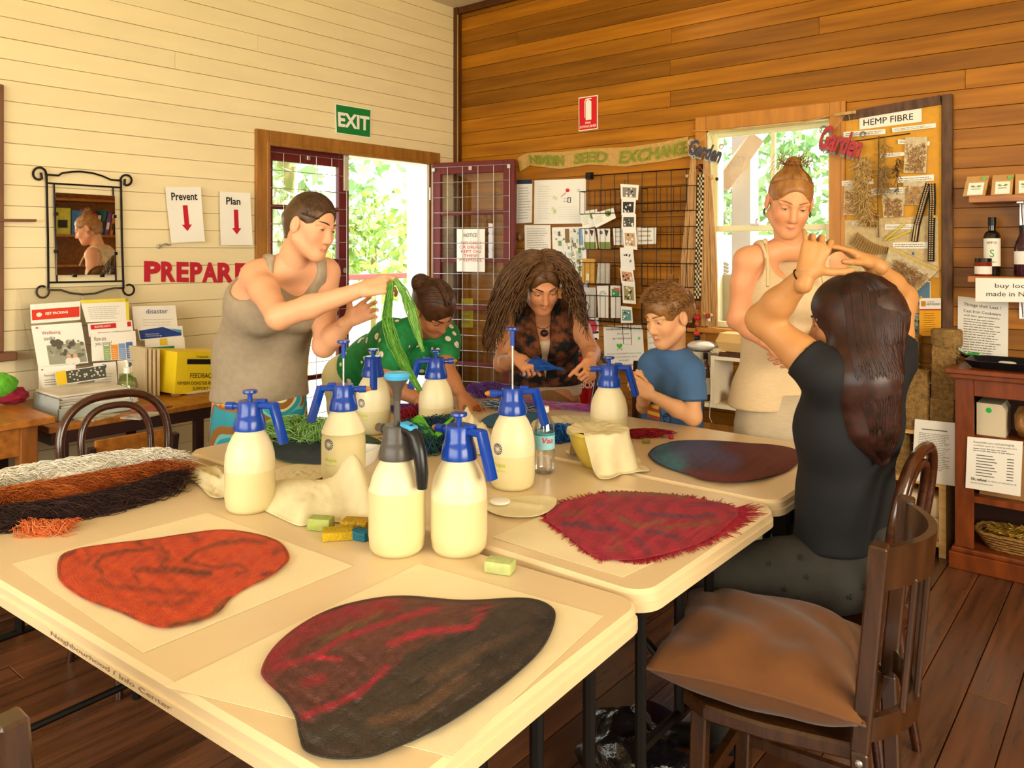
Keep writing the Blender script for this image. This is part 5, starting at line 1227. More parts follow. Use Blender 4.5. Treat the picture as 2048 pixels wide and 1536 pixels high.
block('large pale hemp block with ragged edge at the front of the stand', x0, x1, -0.255, -0.15, zp, z1, 1)
x0b, x1b = bx_(1857, 1911, -0.22); zb1 = on_y(1880, 797, -0.2).z
block('dark squat hemp block touching the bookcase', x0b + 0.004, x1b - 0.006, -0.22, -0.12, zp, zb1, 2)
x0c, x1c = bx_(1840, 1893, -0.18); zc1 = on_y(1865, 692, -0.18).z
block('upright tapering hemp block standing on the squat one', x1 + 0.004, x1 + 0.116, -0.205, -0.125, zb1 + 0.001, zc1, 3, taper=0.1)
o = thing('hemp_puck', 'round hemp puck on top of the upright block', 'block', (x1 + 0.06, -0.165, zc1 + 0.001)); m = MB(); zt_ = on_y(1875, 657, -0.17).z; m.lathe([(0, zc1 + 0.001), (0.062, zc1 + 0.001), (0.068, zc1 + 0.012), (0.068, zt_ - 0.01), (0.062, zt_), (0, zt_)], 28, M=Matrix.Translation((x1 + 0.065, -0.165, 0)) @ Matrix.Scale(0.72, 4, (0, 1, 0))); m.build('puck_body', M_HEMP, o, smooth=40)
xe0, xe1 = bx_(1803, 1836, -0.13); block('grey hemp block half hidden behind the black sleeve', xe0, xe1 - 0.0, -0.145, -0.05, zp, on_y(1820, 672, -0.13).z, 4)
xf0, xf1 = bx_(1770, 1822, -0.22); block('coarse golden hemp block on the middle tier of the stand', xf0, xf1, -0.235, -0.12, ZP1 + 0.001, min(ZP2 - 0.03, on_y(1795, 862, -0.22).z), 5)
card('spec_sheet', 'white page of small print hanging below the hemp blocks', 'notice', [on_y(a, b, -0.268) for a, b in ((1830, 838), (1912, 846), (1910, 972), (1823, 960))], lambda s, pen: (s.quad(pen('#5a564e'), 0.18, 0.14, 0.8, 0.155), s.lines(pen('#8f8b86'), 0.12, 0.2, 0.88, 0.8, 22, seed=6, fill=0.35)))
def clay(label, px0, px1, pt, pbm, z0):
 x0, x1 = on_y(px0, 1000, -0.24).x, on_y(px1, 1000, -0.24).x; z1 = on_y(1850, pt, -0.24).z
 o = thing('plaster_brick', label, 'block', ((x0 + x1) / 2, -0.16, z0)); m = MB()
 fn = lambda i: rrect(x0 + i, x1 - i, -0.25 + i, -0.08 - i, 0.03, 5)
 slab(m, fn, [(0.008, z0), (0.0, z0 + 0.012), (0.0, z1 - 0.012), (0.01, z1)]); m.build('brick_body', pm('plaster', '#d9c8a4', rough=0.8, var=0.05), o, smooth=50)
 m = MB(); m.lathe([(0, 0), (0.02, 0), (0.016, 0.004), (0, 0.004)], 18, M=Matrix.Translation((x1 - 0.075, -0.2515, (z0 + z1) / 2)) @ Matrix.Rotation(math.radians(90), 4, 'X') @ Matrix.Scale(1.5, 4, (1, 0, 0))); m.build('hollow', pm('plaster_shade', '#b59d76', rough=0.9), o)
 return z1
zq = clay('white plaster brick with an oval hollow, lower of two in the pine stand', 1800, 1886, 1032, 1065, ZP0 + 0.001); clay('white plaster brick with an oval hollow, upper of two in the pine stand', 1798, 1886, 990, 1032, zq + 0.001)
# ================================================================== cubby contents
def cyl_bottle(label, px, y, z0, h, r_, liquid):
 p = on_y(px, 760, y)
 return bottle('corked_bottle', label, p.x, y, z0, [(0, 0), (r_, 0), (r_, h * 0.62), (r_ * 0.85, h * 0.72), (r_ * 0.42, h * 0.8), (r_ * 0.4, h), (0, h)], pm('amber_bottle', '#7d4a22', rough=0.06, var=0.1, trans=0.35, spec=0.7), cap=[(r_ * 0.45, h * 0.9), (r_ * 0.45, h * 1.04), (0, h * 1.05)], lab=(r_ + 0.0008, h * 0.14, h * 0.5, '#efe8da', None), group='amber bottles in the cubby shelf')
cyl_bottle('amber bottle with a white label beside the cubby divider', 1411, -0.2, sz0 + 0.001, 0.26, 0.03, 0); cyl_bottle('amber bottle half hidden behind the boy', 1394, -0.15, sz0 + 0.001, 0.26, 0.03, 0)
o = thing('twine_tail', 'white string dangling from the cubby shelf past the bottles', 'string', on_y(1420, 845, -0.275)); m = MB(); m.tube([on_y(a, b, -0.275) for a, b in ((1420, 735), (1422, 770), (1420, 815), (1419, 835), (1424, 845))], 0.002, 5); m.build('strand', pm('cotton_string', '#e5d8bc', rough=0.9), o)
o = thing('burger_box', 'tan cardboard clamshell box on top of the cubby shelf', 'box', (2.33, -0.16, sz1)); z = sz1 + 0.026
m = MB(); xa, xb = on_y(1436, 690, -0.2).x, on_y(1484, 690, -0.2).x; slab(m, lambda i: rrect(xa + i, xb + 0.03 - i, -0.245 + i, -0.09 - i, 0.012, 3), [(0.02, z), (0.0, z + 0.05), (0.0, z + 0.054), (0.018, z + 0.10)]); m.build('clamshell', pm('tan_card', '#d9b06c', rough=0.75, var=0.05), o)
o = thing('bark_slab', 'rough brown bark slab lying on the cubby shelf', 'bark', (2.4, -0.16, sz1)); m = MB(); r = random.Random(4); N = 14; v = []; f = []
for i in range(N + 1):
 x = 2.235 + 0.40 * i / N
 for (y, dz) in ((-0.265, 0.0), (-0.255, 0.02), (-0.16, 0.022), (-0.06, 0.015), (-0.05, 0.0)): v.append((x, y + r.uniform(-0.006, 0.006), sz1 + 0.001 + dz + r.uniform(0, 0.003) * (dz > 0)))
for i in range(N):
 for j in range(4): f.append((i * 5 + j, i * 5 + j + 1, i * 5 + 6 + j, i * 5 + 5 + j))
 f.append((i * 5, i * 5 + 5, i * 5 + 9, i * 5 + 4))
m.add(v, f); m.build('slab', pm('bark', '#6b4122', rough=0.9, var=0.35, scale=30, stretch=(1, 5, 5), bump=0.8), o)
lump('wool_clump', 'cream wool clump at the end of the cubby shelf top', 'wool', (2.215, -0.2, sz1 + 0.021), (0.04, 0.06, 0.02), pm('cream_wool', '#e0cfa4', rough=1, var=0.1, scale=60, bump=0.6), 5)
lump('red_ball', 'dark red wool ball inside the cubby shelf', 'ball', (2.33, -0.1, sz0 + 0.115), (0.06, 0.05, 0.06), pm('dark_red_wool', '#7a1418', rough=0.95, var=0.2, scale=40, bump=0.5), 6, amp=0.05)
o = thing('folded_card', 'crumpled brown cardboard piece inside the cubby shelf', 'cardboard', (2.35, -0.2, sz0)); m = MB(); z = sz0 + 0.001
m.add([(2.27, -0.24, z), (2.42, -0.26, z), (2.45, -0.16, z), (2.29, -0.15, z), (2.285, -0.23, z + 0.075), (2.38, -0.235, z + 0.085), (2.43, -0.18, z + 0.06), (2.31, -0.16, z + 0.07)], [(0, 3, 2, 1), (0, 1, 5, 4), (1, 2, 6, 5), (2, 3, 7, 6), (3, 0, 4, 7), (4, 5, 6, 7)]); m.build('carton', MATS['brown_card'], o)
lump('white_tub', 'white plastic tub top behind the boy on the cubby side', 'tub', (2.07, -0.12, sz0 + 0.30), (0.09, 0.08, 0.03), pm('white_plastic', '#efe9dc', rough=0.4), 7, amp=0.01)
o = COL.objects.get('white_tub') or bpy.data.objects['white_tub']; m = MB(); m.lathe([(0, sz0 + 0.001), (0.06, sz0 + 0.001), (0.075, sz0 + 0.27), (0, sz0 + 0.27)], 20, M=Matrix.Translation((2.07, -0.12, 0))); m.build('tub_body', pm('clear_tub', '#d9cdb2', rough=0.2, var=0.05), o, smooth=40)
# fire extinguisher standing behind the table
p = on_y(1172, 760, -0.36)
o = thing('fire_extinguisher', 'red fire extinguisher with a black and white label behind the table', 'extinguisher', (p.x, -0.36, 0)); m = MB(); zb = on_y(1172, 766, -0.36).z - 0.23
m.lathe([(0, zb), (0.068, zb), (0.075, zb + 0.015), (0.075, zb + 0.40), (0.06, zb + 0.45), (0.025, zb + 0.48), (0.022, zb + 0.52), (0, zb + 0.52)], 24, M=Matrix.Translation((p.x, -0.36, 0))); m.build('cylinder', pm('extinguisher_red', '#b5141a', rough=0.25, var=0.05), o, smooth=40)
m = MB(); m.lathe([(0.0762, zb + 0.30), (0.0762, zb + 0.37)], 24, M=Matrix.Translation((p.x, -0.36, 0)), cap=False); m.build('label_band', M_BLACKM, o)
m = MB(); m.box((p.x - 0.1, -0.46, 0), (p.x + 0.1, -0.26, 0.02)); m.tube([(p.x, -0.36, 0.02), (p.x, -0.36, zb)], 0.02, 8); m.build('stand', M_BLACKM, o)
m = MB(); m.bar((p.x - 0.01, -0.36, zb + 0.53), (p.x + 0.1, -0.39, zb + 0.55), 0.025, 0.012); m.bar((p.x - 0.01, -0.36, zb + 0.50), (p.x + 0.09, -0.39, zb + 0.51), 0.025, 0.01); m.build('lever', M_BLACKM, o)
th = math.atan2(CAM.y + 0.36, CAM.x - p.x); tv, tf = text_mesh('BOX', 0.03); x0 = min(q[0] for q in tv); x1 = max(q[0] for q in tv); y0 = min(q[1] for q in tv); y1 = max(q[1] for q in tv)
mkobj('lettering', [(p.x + 0.0765 * math.cos(th + ((q[0] - x0) / (x1 - x0) - 0.35) * 1.2), -0.36 + 0.0765 * math.sin(th + ((q[0] - x0) / (x1 - x0) - 0.35) * 1.2), zb + 0.21 + (q[1] - y0) / (y1 - y0) * 0.04) for q in tv], tf, ink('#f0ece2'), o)
# ================================================================== leaflets on the desk
zd = DKZ + 0.001
def lean(pts, xb, xt):
 """four pixels TL TR BR BL on a sheet that leans back: x at the foot, x at the top"""
 return [on_x(*pts[0], xt), on_x(*pts[1], xt), on_x(*pts[2], xb), on_x(*pts[3], xb)]
M_ACR = thin_glass('acrylic', (0.97, 0.97, 0.96), 0.12, 0.05)
def leaf(name, label, pts, xb, xt, fill, mat=None): return card(name, label, 'leaflet', lean(pts, xb, xt), fill, 0.004, mat)
def f_pack(s, pen): s.quad(pen('#d63b26'), 0.02, 0.30, 0.98, 0.85); s.disc(pen('#f2e6dc'), 0.16, 0.58, 0.012); s.text(pen('#f6efe6'), 'GET PACKING', 0.28, 0.48, 0.74, 0.62, bold=0.03)
leaf('leaflet', 'leaflet with red band reading GET PACKING', ((60, 610), (160, 603), (160, 640), (62, 648)), 0.20, 0.14, f_pack)
def f_well(s, pen):
 s.text(pen('#a8233a'), 'Wellbeing', 0.17, 0.16, 0.54, 0.26); s.text(pen('#3a3a3a'), 'toolkit', 0.19, 0.29, 0.42, 0.38); s.quad(pen('#d0182a'), 0.06, 0.055, 0.13, 0.07); s.quad(pen('#d0182a'), 0.085, 0.035, 0.105, 0.09)
 r = random.Random(3); s.quad(pen('#9a9a86'), 0.22, 0.5, 0.98, 0.97)
 for i in range(46): s.disc(pen(r.choice(('#6b7358', '#8a8a72', '#5a5648', '#b5b3a2'))), r.uniform(0.25, 0.95), r.uniform(0.42, 0.8), r.uniform(0.004, 0.014), lift=0.002 + i * 2e-5)
 for u in (0.62, 0.75): s.disc(pen('#e8e2d6'), u, 0.93, 0.018, lift=0.004); s.disc(pen('#d8a68a'), u, 0.8, 0.010, lift=0.0045)
leaf('leaflet', 'leaflet titled Wellbeing toolkit with a photo of two people', ((62, 652), (162, 645), (176, 726), (76, 735)), 0.26, 0.20, f_well)
def f_yel(s, pen): s.quad(pen('#e6d44a'), 0.0, 0.0, 1.0, 0.16); s.quad(pen('#e6d44a'), 0.93, 0, 1, 1); s.lines(pen('#a5a198'), 0.1, 0.3, 0.8, 0.9, 7, seed=2, fill=0.2)
leaf('leaflet', 'white page with a yellow folder edge at the back of the stand', ((160, 601), (256, 597), (258, 642), (172, 645)), 0.19, 0.14, f_yel)
def f_bush(s, pen): s.quad(pen('#c9252c'), 0.05, 0.12, 0.62, 0.48); s.text(pen('#f6efe6'), 'BUSHFIRE SAFETY', 0.14, 0.22, 0.5, 0.38); s.quad(pen('#c9252c'), 0.88, 0.1, 0.97, 0.45); s.text(pen('#2f5a66'), 'Prevention and Preparedness', 0.2, 0.7, 0.95, 0.9)
leaf('leaflet', 'leaflet with red band about bushfire safety', ((175, 648), (263, 641), (266, 668), (178, 674)), 0.22, 0.19, f_bush)
def f_how(s, pen):
 s.text(pen('#77746c'), 'How are', 0.06, 0.12, 0.32, 0.28); s.text(pen('#77746c'), 'you going?', 0.08, 0.30, 0.44, 0.48)
 for i, c in enumerate(('#8fae6c', '#e8952e', '#7d9ad0', '#4f74b8')): s.quad(pen(c), 0.25 + i * 0.17, 0.48 - 0.03 * i, 0.40 + i * 0.17, 0.98); s.lines(pen('#efe9dc'), 0.27 + i * 0.17, 0.58, 0.39 + i * 0.17, 0.95, 5, seed=i, fill=0.2)
leaf('leaflet', 'leaflet with handwriting How are you going and coloured bars', ((181, 668), (270, 662), (274, 718), (184, 723)), 0.27, 0.23, f_how)
def f_dis(s, pen): s.text(pen('#2f5f96'), 'disaster', 0.30, 0.14, 0.80, 0.34); s.lines(pen('#b5b1a8'), 0.2, 0.55, 0.9, 0.9, 3, seed=2, fill=0.15)
leaf('leaflet', 'white leaflet headed disaster in blue', ((263, 613), (350, 611), (355, 657), (268, 659)), 0.17, 0.13, f_dis)
def f_blu(s, pen): s.poly(pen('#24408f'), [(0.02, 0.22), (0.55, 0.02), (0.96, 0.55), (0.96, 0.75), (0.02, 0.95)]); s.poly(pen('#3aa0cf'), [(0.70, 0.18), (0.96, 0.32), (0.96, 0.55)], lift=0.002); s.text(pen('#f1f1f4'), 'Community', 0.14, 0.5, 0.45, 0.62, lift=0.003); s.text(pen('#f1f1f4'), 'recovery', 0.14, 0.68, 0.5, 0.78, lift=0.003)
leaf('leaflet', 'leaflet with dark blue and cyan banner', ((274, 657), (364, 652), (366, 678), (279, 681)), 0.2, 0.17, f_blu)
def f_grn(s, pen): s.quad(pen('#e3c53a'), 0.36, 0.0, 0.55, 0.3); s.quad(pen('#1f8a5a'), 0.05, 0.36, 0.72, 1.0); s.text(pen('#f2f2ea'), 'Is your', 0.12, 0.46, 0.5, 0.66, lift=0.003); s.text(pen('#f2f2ea'), 'age', 0.12, 0.74, 0.36, 0.95, lift=0.003)
leaf('leaflet', 'leaflet with a green panel behind the feedback box', ((289, 680), (368, 674), (371, 720), (292, 724)), 0.23, 0.2, f_grn)
def f_res(s, pen): s.quad(pen('#d0182a'), 0.06, 0.065, 0.13, 0.08); s.quad(pen('#d0182a'), 0.085, 0.045, 0.105, 0.10); s.text(pen('#3d5a78'), 'Recovery', 0.14, 0.2, 0.42, 0.28); s.lines(pen('#8a857c'), 0.14, 0.32, 0.5, 0.5, 3, seed=1, fill=0.3)
leaf('leaflet', 'white leaflet with a small red cross below the Wellbeing toolkit', ((76, 735), (150, 729), (158, 806), (80, 812)), 0.34, 0.29, f_res)
def f_wh(s, pen): s.disc(pen('#2f5a96'), 0.45, 0.15, 0.011); s.lines(pen('#a5a198'), 0.3, 0.4, 0.8, 0.8, 4, seed=2, fill=0.2)
leaf('leaflet', 'white leaflet with a round blue emblem beside the sanitiser', ((186, 727), (231, 723), (235, 775), (190, 780)), 0.32, 0.29, f_wh)
def f_leaf(s, pen):
 s.quad(pen('#a9c05a'), 0.04, 0.33, 0.96, 0.98); s.disc(pen('#3a5a70'), 0.5, 0.12, 0.012)
 for (u, t, r_) in ((0.3, 0.45, 0.03), (0.7, 0.5, 0.025), (0.3, 0.75, 0.03), (0.75, 0.8, 0.03)): s.disc(pen('#6f9a32'), u, t, r_, lift=0.002, ry=r_ * 0.6)
leaf('leaflet', 'green leaf-patterned leaflet behind the sanitiser bottle', ((234, 722), (280, 717), (285, 796), (238, 800)), 0.31, 0.28, f_leaf)
def f_ydk(s, pen): s.quad(pen('#e2bd2a'), 0, 0, 0.2, 1); s.quad(pen('#4a4a40'), 0.2, 0.05, 1, 0.95); r = random.Random(1); [s.disc(pen('#c9c6b4'), r.uniform(0.25, 0.95), r.uniform(0.15, 0.85), 0.004, lift=0.002 + i * 1e-5) for i in range(30)]
leaf('leaflet', 'landscape leaflet with yellow spine and dark forest photo lying on the tray', ((110, 745), (209, 730), (212, 757), (114, 772)), 0.40, 0.37, f_ydk)
# acrylic stands
for lab, ya, yb, xf in (('clear acrylic stand with the Wellbeing leaflets', on_x(58, 700, 0.2).y, on_x(182, 700, 0.2).y, 0.30), ('clear acrylic stand with the How are you going leaflets', on_x(184, 700, 0.2).y + 0.01, on_x(262, 700, 0.2).y, 0.30)):
 o = thing('leaflet_stand', lab, 'stand', (0.2, (ya + yb) / 2, zd), 0)
 m = MB(); a = Vector((0.10, ya, zd));
 m.add([(xf + 0.03, ya, zd), (xf + 0.03, yb, zd), (0.055, yb, zd + 0.52), (0.055, ya, zd + 0.52), (xf + 0.028, ya, zd), (xf + 0.028, yb, zd), (0.053, yb, zd + 0.52), (0.053, ya, zd + 0.52)], [(0, 1, 2, 3), (4, 7, 6, 5), (0, 3, 7, 4), (1, 5, 6, 2)])
 m.add([(0.04, ya, zd), (0.40, ya, zd), (0.40, ya, zd + 0.03), (0.05, ya, zd + 0.5)], [(0, 1, 2, 3)]); m.build('panel', M_ACR, o)
# paper tray, stack, sanitiser, folders, feedback box, tape
tr = thing('paper_tray', 'clear plastic paper tray stacked with leaflets on the desk', 'tray', (0.52, -3.0, zd))
ty0, ty1 = on_x(85, 810, 0.5).y, on_x(232, 800, 0.5).y
m = MB(); m.box((0.40, ty0, zd), (0.66, ty1, zd + 0.004)); m.box((0.40, ty0, zd), (0.404, ty1, zd + 0.09)); m.box((0.40, ty0, zd), (0.66, ty0 + 0.004, zd + 0.09)); m.box((0.40, ty1 - 0.004, zd), (0.66, ty1, zd + 0.09)); m.box((0.656, ty0, zd), (0.66, ty1, zd + 0.05)); m.build('tray', pm('grey_clear_plastic', '#c9d2cc', rough=0.15, var=0.05, alpha=0.75), tr)
m = MB(); r = random.Random(3)
for i in range(9): o_ = r.uniform(-0.012, 0.012); m.box((0.41 + o_ * 0.5, ty0 + 0.012 + o_, zd + 0.005 + i * 0.011), (0.65 + o_ * 0.5, ty1 - 0.012 + o_, zd + 0.014 + i * 0.011))
q = m.build('leaflet_stack', pm('leaflet_stack_paper', '#ddd6c6', rough=0.7, objvar=0.05, var=0.2, scale=40, stretch=(0.2, 0.2, 6)), tr); q['kind'] = 'stuff'
fb = thing('feedback_box', 'yellow cardboard box with a slot, handwritten FEEDBACK', 'box', (0.4, -2.45, zd + 0.05))
def fbq(px, py, x): return on_x(px, py, x)
A = [fbq(355, 704, 0.50), fbq(475, 704, 0.50), fbq(475, 788, 0.50), fbq(349, 788, 0.50)]
back = Vector((-0.26, -0.025, 0)); m = MB(); B = [p + back for p in A]
m.add(A + B, [(0, 1, 2, 3), (7, 6, 5, 4), (0, 4, 5, 1), (3, 2, 6, 7), (0, 3, 7, 4), (1, 5, 6, 2)]); M_YEL = pm('yellow_card', '#f0d21e', rough=0.6, var=0.04); m.build('carton', M_YEL, fb)
s = Sheet(A, 0.0); m = MB(); s.quad(m, 0.16, 0.17, 0.75, 0.29, lift=0.002); m.build('slot', pm('slot_dark', '#14110c', rough=0.9), fb)
m = MB(); s.text(m, 'THANK YOU!', 0.30, 0.09, 0.66, 0.14); s.text(m, 'FEEDBACK', 0.22, 0.50, 0.62, 0.62); s.text(m, 'NIMBIN DISASTER RECOVERY', 0.03, 0.70, 0.80, 0.78); s.text(m, 'SUPPORT SERVICE', 0.27, 0.83, 0.75, 0.91); m.build('handwriting', ink(K), fb)
zf = A[3].z
lump_o = thing('paper_pile', 'loose pile of white papers under the yellow feedback box', 'papers', (0.42, -2.45, zd)); m = MB(); r = random.Random(2)
for i in range(7): m.box((0.24 + r.uniform(-.01, .01), A[3].y + 0.06 + r.uniform(-.015, .015), zd + i * (zf - zd - 0.002) / 7), (0.50 + r.uniform(-.01, .01), A[2].y - 0.01 + r.uniform(-.015, .015), zd + (i + 0.9) * (zf - zd - 0.002) / 7))
q = m.build('sheets', PAPER, lump_o); q['kind'] = 'stuff'
o = thing('tape_roll', 'roll of brown packing tape propping the feedback box', 'tape', (0.44, A[3].y + 0.025, zd)); m = MB(); m.lathe([(0.016, 0), (0.024, 0), (0.024, 0.05), (0.016, 0.05), (0.016, 0)], 20, M=Matrix.Translation((0.47, A[3].y + 0.025, zd)), cap=False); m.build('roll', MATS['brown_card'], o, smooth=40)
for i in range(4):
 o = thing('folder', ('upright cream folder touching the green leaf leaflet', 'upright cream folder second from the green leaf leaflet', 'upright cream folder third from the green leaf leaflet', 'upright cream folder touching the yellow feedback box')[i], 'folder', (0.3, -2.7, zd), 0, 'upright folders'); y = on_x(292 + i * 8.5, 770, 0.42).y; m = MB(); m.box((0.18, y - 0.006, zd), (0.42, y + 0.006, zd + 0.235 - 0.004 * i), ch=0.001); m.build('cover', pm('folder_card', '#d9c39a', rough=0.7, objvar=0.15), o)
p = on_x(265, 810, 0.55)
o = thing('sanitiser_bottle', 'clear pump bottle of hand sanitiser on the desk', 'bottle', (0.5, p.y, zd)); m = MB(); m.lathe([(0, 0), (0.042, 0), (0.045, 0.006), (0.045, 0.085), (0.036, 0.115), (0.014, 0.13), (0.014, 0.142), (0, 0.142)], 24); m.build('body', thin_glass('sanitiser_plastic', (0.93, 0.95, 0.9), 0.15, 0.05), o, smooth=40, local=True)
m = MB(); m.lathe([(0.0452, 0.01), (0.0452, 0.07)], 24, cap=False); m.build('label', PAPER, o, local=True); m = MB(); m.lathe([(0.016, 0.14), (0.016, 0.165), (0.006, 0.168), (0.006, 0.195), (0, 0.195)], 14); m.bar((0.012, -0.012, 0.197), (-0.02, 0.03, 0.193), 0.014, 0.008); m.tube([(0, 0, 0.02), (0, 0, 0.14)], 0.003, 5); m.build('pump', pm('white_plastic', '#efe9dc', rough=0.4), o, smooth=40, local=True)
for (pa, c, lab) in (((304, 818), '#b5524a', 'small red and white flyer lying flat on the desk'), ((195, 835), '#d9cdb0', 'cream flyer lying at the front edge of the desk'), ((285, 832), '#c9c0ae', 'pale flyer lying below the sanitiser bottle')):
 p = on_z(*pa, zd); o = thing('flat_flyer', lab, 'flyer', p); m = MB(); m.box((-0.05, -0.07, 0), (0.05, 0.07, 0.006), M=Matrix.Translation(p) @ Matrix.Rotation(0.4, 4, 'Z')); m.build('sheet', pm('flyer' + c.strip('#'), c, rough=0.6, var=0.3, scale=30), o)
# wool balls and jar on the side table
p = on_z(18, 812, 0.80)
lump('wool_ball', 'bright green wool ball on the side table', 'wool', (p.x - 0.02, p.y - 0.02, 0.80 + 0.085), (0.05, 0.055, 0.05), pm('lime_wool', '#5fb02c', rough=0.95, var=0.15, scale=50, bump=0.6), 8, amp=0.06)
lump('wool_ball', 'crimson wool ball under the green one on the side table', 'wool', (p.x - 0.03, p.y + 0.02, 0.80 + 0.036), (0.055, 0.06, 0.035), pm('crimson_wool', '#8f1832', rough=0.95, var=0.15, scale=50, bump=0.6), 9, amp=0.06)
# ================================================================== things on the tables
ZW = ZT + 0.0005
def ang_cam(dx, dd):
 d = cdir(dx, dd, 0); return math.atan2(d.y, d.x)
M_JUG = pm('milky_plastic', '#dfd3ac', rough=0.35, var=0.03, scale=4, sss=0.25, spec=0.45)
M_JUGW = pm('milky_plastic_filled', '#d5c896', rough=0.3, var=0.03, scale=4, sss=0.25, spec=0.45)
M_BLUE = pm('blue_plastic', '#0d3c9a', rough=0.22, var=0.04, spec=0.55)
M_GREYP = pm('grey_plastic', '#4b4640', rough=0.35, var=0.05)
M_LBLUE = pm('sky_plastic', '#3f9fd0', rough=0.3, var=0.04)
M_TIP = pm('amber_tip', '#b8781e', rough=0.4)
def sprayer(label, px, Z, noz, rod=0.0, grey=False, burst=False, level=0.11):
 """pressure sprayer: base centre under image column px at depth Z on the table; noz = nozzle heading"""
 p = dep(px, HOR + (CAM.z - ZT) * FPX / Z, Z); x, y = p.x, p.y
 o = thing('spray_bottle', label, 'spray bottle', (x, y, ZW), 0, 'pressure spray bottles on the tables')
 prof = [(0.0, 0.004), (0.046, 0.004), (0.05, 0.0), (0.056, 0.001), (0.063, 0.012), (0.066, 0.04), (0.066, 0.125), (0.064, 0.148), (0.058, 0.172), (0.048, 0.194), (0.040, 0.207), (0.036, 0.214), (0.036, 0.222), (0, 0.222)]
 lo = [q for q in prof if q[1] <= level] + [(0.066, level)]; hi = [(0.066, level)] + [q for q in prof if q[1] > level]
 m = MB(); m.lathe(lo, 36, cap=False); m.lathe(hi, 36, mi=1, cap=False); m.build('bottle', [M_JUGW, M_JUG], o, smooth=50, local=True)
 mh = M_GREYP if grey else M_BLUE
 R = Matrix.Rotation(noz, 4, 'Z')
 m = MB(); m.lathe([(0.030, 0.215), (0.043, 0.215), (0.043, 0.222), (0.0405, 0.235), (0.040, 0.237), (0.038, 0.247), (0.0365, 0.249), (0.033, 0.262), (0.032, 0.288), (0.029, 0.292), (0, 0.292)], 32)
 m.build('collar', mh, o, smooth=35, local=True)
 m = MB(); m.tube([R @ Vector(q) for q in ((0.026, 0, 0.276), (0.045, 0, 0.276), (0.046, 0, 0.276), (0.068, 0, 0.276))], [0.0085, 0.0085, 0.011, 0.0105], 10)
 n_ = m.build('nozzle', mh, o, smooth=40, local=True)
 m = MB(); m.tube([R @ Vector(q) for q in ((0.067, 0, 0.276), (0.074, 0, 0.276), (0.082, 0, 0.276))], [0.008, 0.0075, 0.004], 8); t_ = m.build('nozzle_tip', M_TIP, n_, smooth=40, local=True)
 m = MB()
 if grey:
  pts = [(-0.02, 0, 0.283), (-0.048, 0, 0.286), (-0.066, 0, 0.272), (-0.078, 0, 0.24), (-0.086, 0, 0.195), (-0.086, 0, 0.16)]
  m.tube([R @ Vector(q) for q in pts], [0.013, 0.0145, 0.016, 0.016, 0.015, 0.012], 10); m.build('trigger', pm('black_plastic', '#1b1a19', rough=0.3), o, smooth=60, local=True)
  m = MB(); m.bar(R @ Vector((-0.022, 0, 0.298)), R @ Vector((-0.062, 0, 0.29)), 0.026, 0.012, ch=0.004); m.build('thumb_button', M_LBLUE, o, smooth=40, local=True)
 else:
  m.bar(R @ Vector((-0.02, 0, 0.281)), R @ Vector((-0.074, 0, 0.281)), 0.024, 0.017, ch=0.004); m.bar(R @ Vector((-0.066, 0, 0.287)), R @ Vector((-0.098, 0, 0.178)), 0.024, 0.019, up=(1, 0, 0), ch=0.005)
  m.box((-0.012, -0.01, 0.288), (0.012, 0.01, 0.297), M=R @ Matrix.Translation((-0.035, 0, 0)), ch=0.002); m.build('trigger', mh, o, smooth=40, local=True)
 zt = 0.318 + rod
 m = MB()
 if rod > 0.02:
  m.tube([(0, 0, 0.29), (0, 0, zt - (0.05 if not grey else 0.02))], 0.0028 if not grey else 0.0075, 8); m.build('pump_rod', M_STEEL if not grey else mh, o, smooth=40, local=True); m = MB()
 if grey: m.lathe([(0.009, zt - 0.055), (0.012, zt - 0.03), (0.024, zt - 0.01), (0.028, zt - 0.004), (0, zt - 0.004)], 24); m.build('knob_stem', mh, o, smooth=50, local=True); m = MB(); m.lathe([(0, zt - 0.004), (0.028, zt - 0.004), (0.031, zt + 0.004), (0.026, zt + 0.011), (0, zt + 0.013)], 24); m.build('knob', M_LBLUE, o, smooth=50, local=True)
 else: m.lathe([(0.0065, zt - 0.052 if rod > 0.02 else 0.29), (0.0065, zt - 0.008), (0.018, zt - 0.006), (0.02, zt - 0.003), (0.019, zt + 0.002), (0, zt + 0.003)], 20); m.build('knob', mh, o, smooth=40, local=True)
 if burst:
  th = math.atan2(CAM.y - y, CAM.x - x) - 0.72; rr = 0.0664; m = MB()
  def cp(a, b): return (rr * math.cos(th + a / rr), rr * math.sin(th + a / rr), b)
  for i in range(16):
   a = 2 * math.pi * i / 16
   q = [(0.004, a), (0.017, a - 0.12), (0.017, a + 0.12)]
   m.add([cp(r_ * math.cos(w), 0.122 + r_ * math.sin(w)) for r_, w in q], [(0, 1, 2)])
  m.build('sunburst_print', ink('#1f3568'), o, local=True)
  m = MB(); tv, tf = text_mesh('Aqua', 0.02); x0 = min(q[0] for q in tv); x1 = max(q[0] for q in tv); y0 = min(q[1] for q in tv); y1 = max(q[1] for q in tv)
  m.add([cp((((q[0] - x0) / (x1 - x0)) - 0.35) * 0.042, 0.068 + (q[1] - y0) / (y1 - y0) * 0.016) for q in tv], tf)
  tv, tf = text_mesh('Systems'); x0 = min(q[0] for q in tv); x1 = max(q[0] for q in tv); y0 = min(q[1] for q in tv); y1 = max(q[1] for q in tv)
  m.add([cp((((q[0] - x0) / (x1 - x0)) - 0.35) * 0.042, 0.056 + (q[1] - y0) / (y1 - y0) * 0.008) for q in tv], tf)
  m.build('brand_print', ink('#b5c02c'), o, local=True)
 return o
sprayer('blue-headed spray bottle beside the folded muslin and the bentwood hoop chair', 500, 2.13, ang_cam(-1, 0.15))
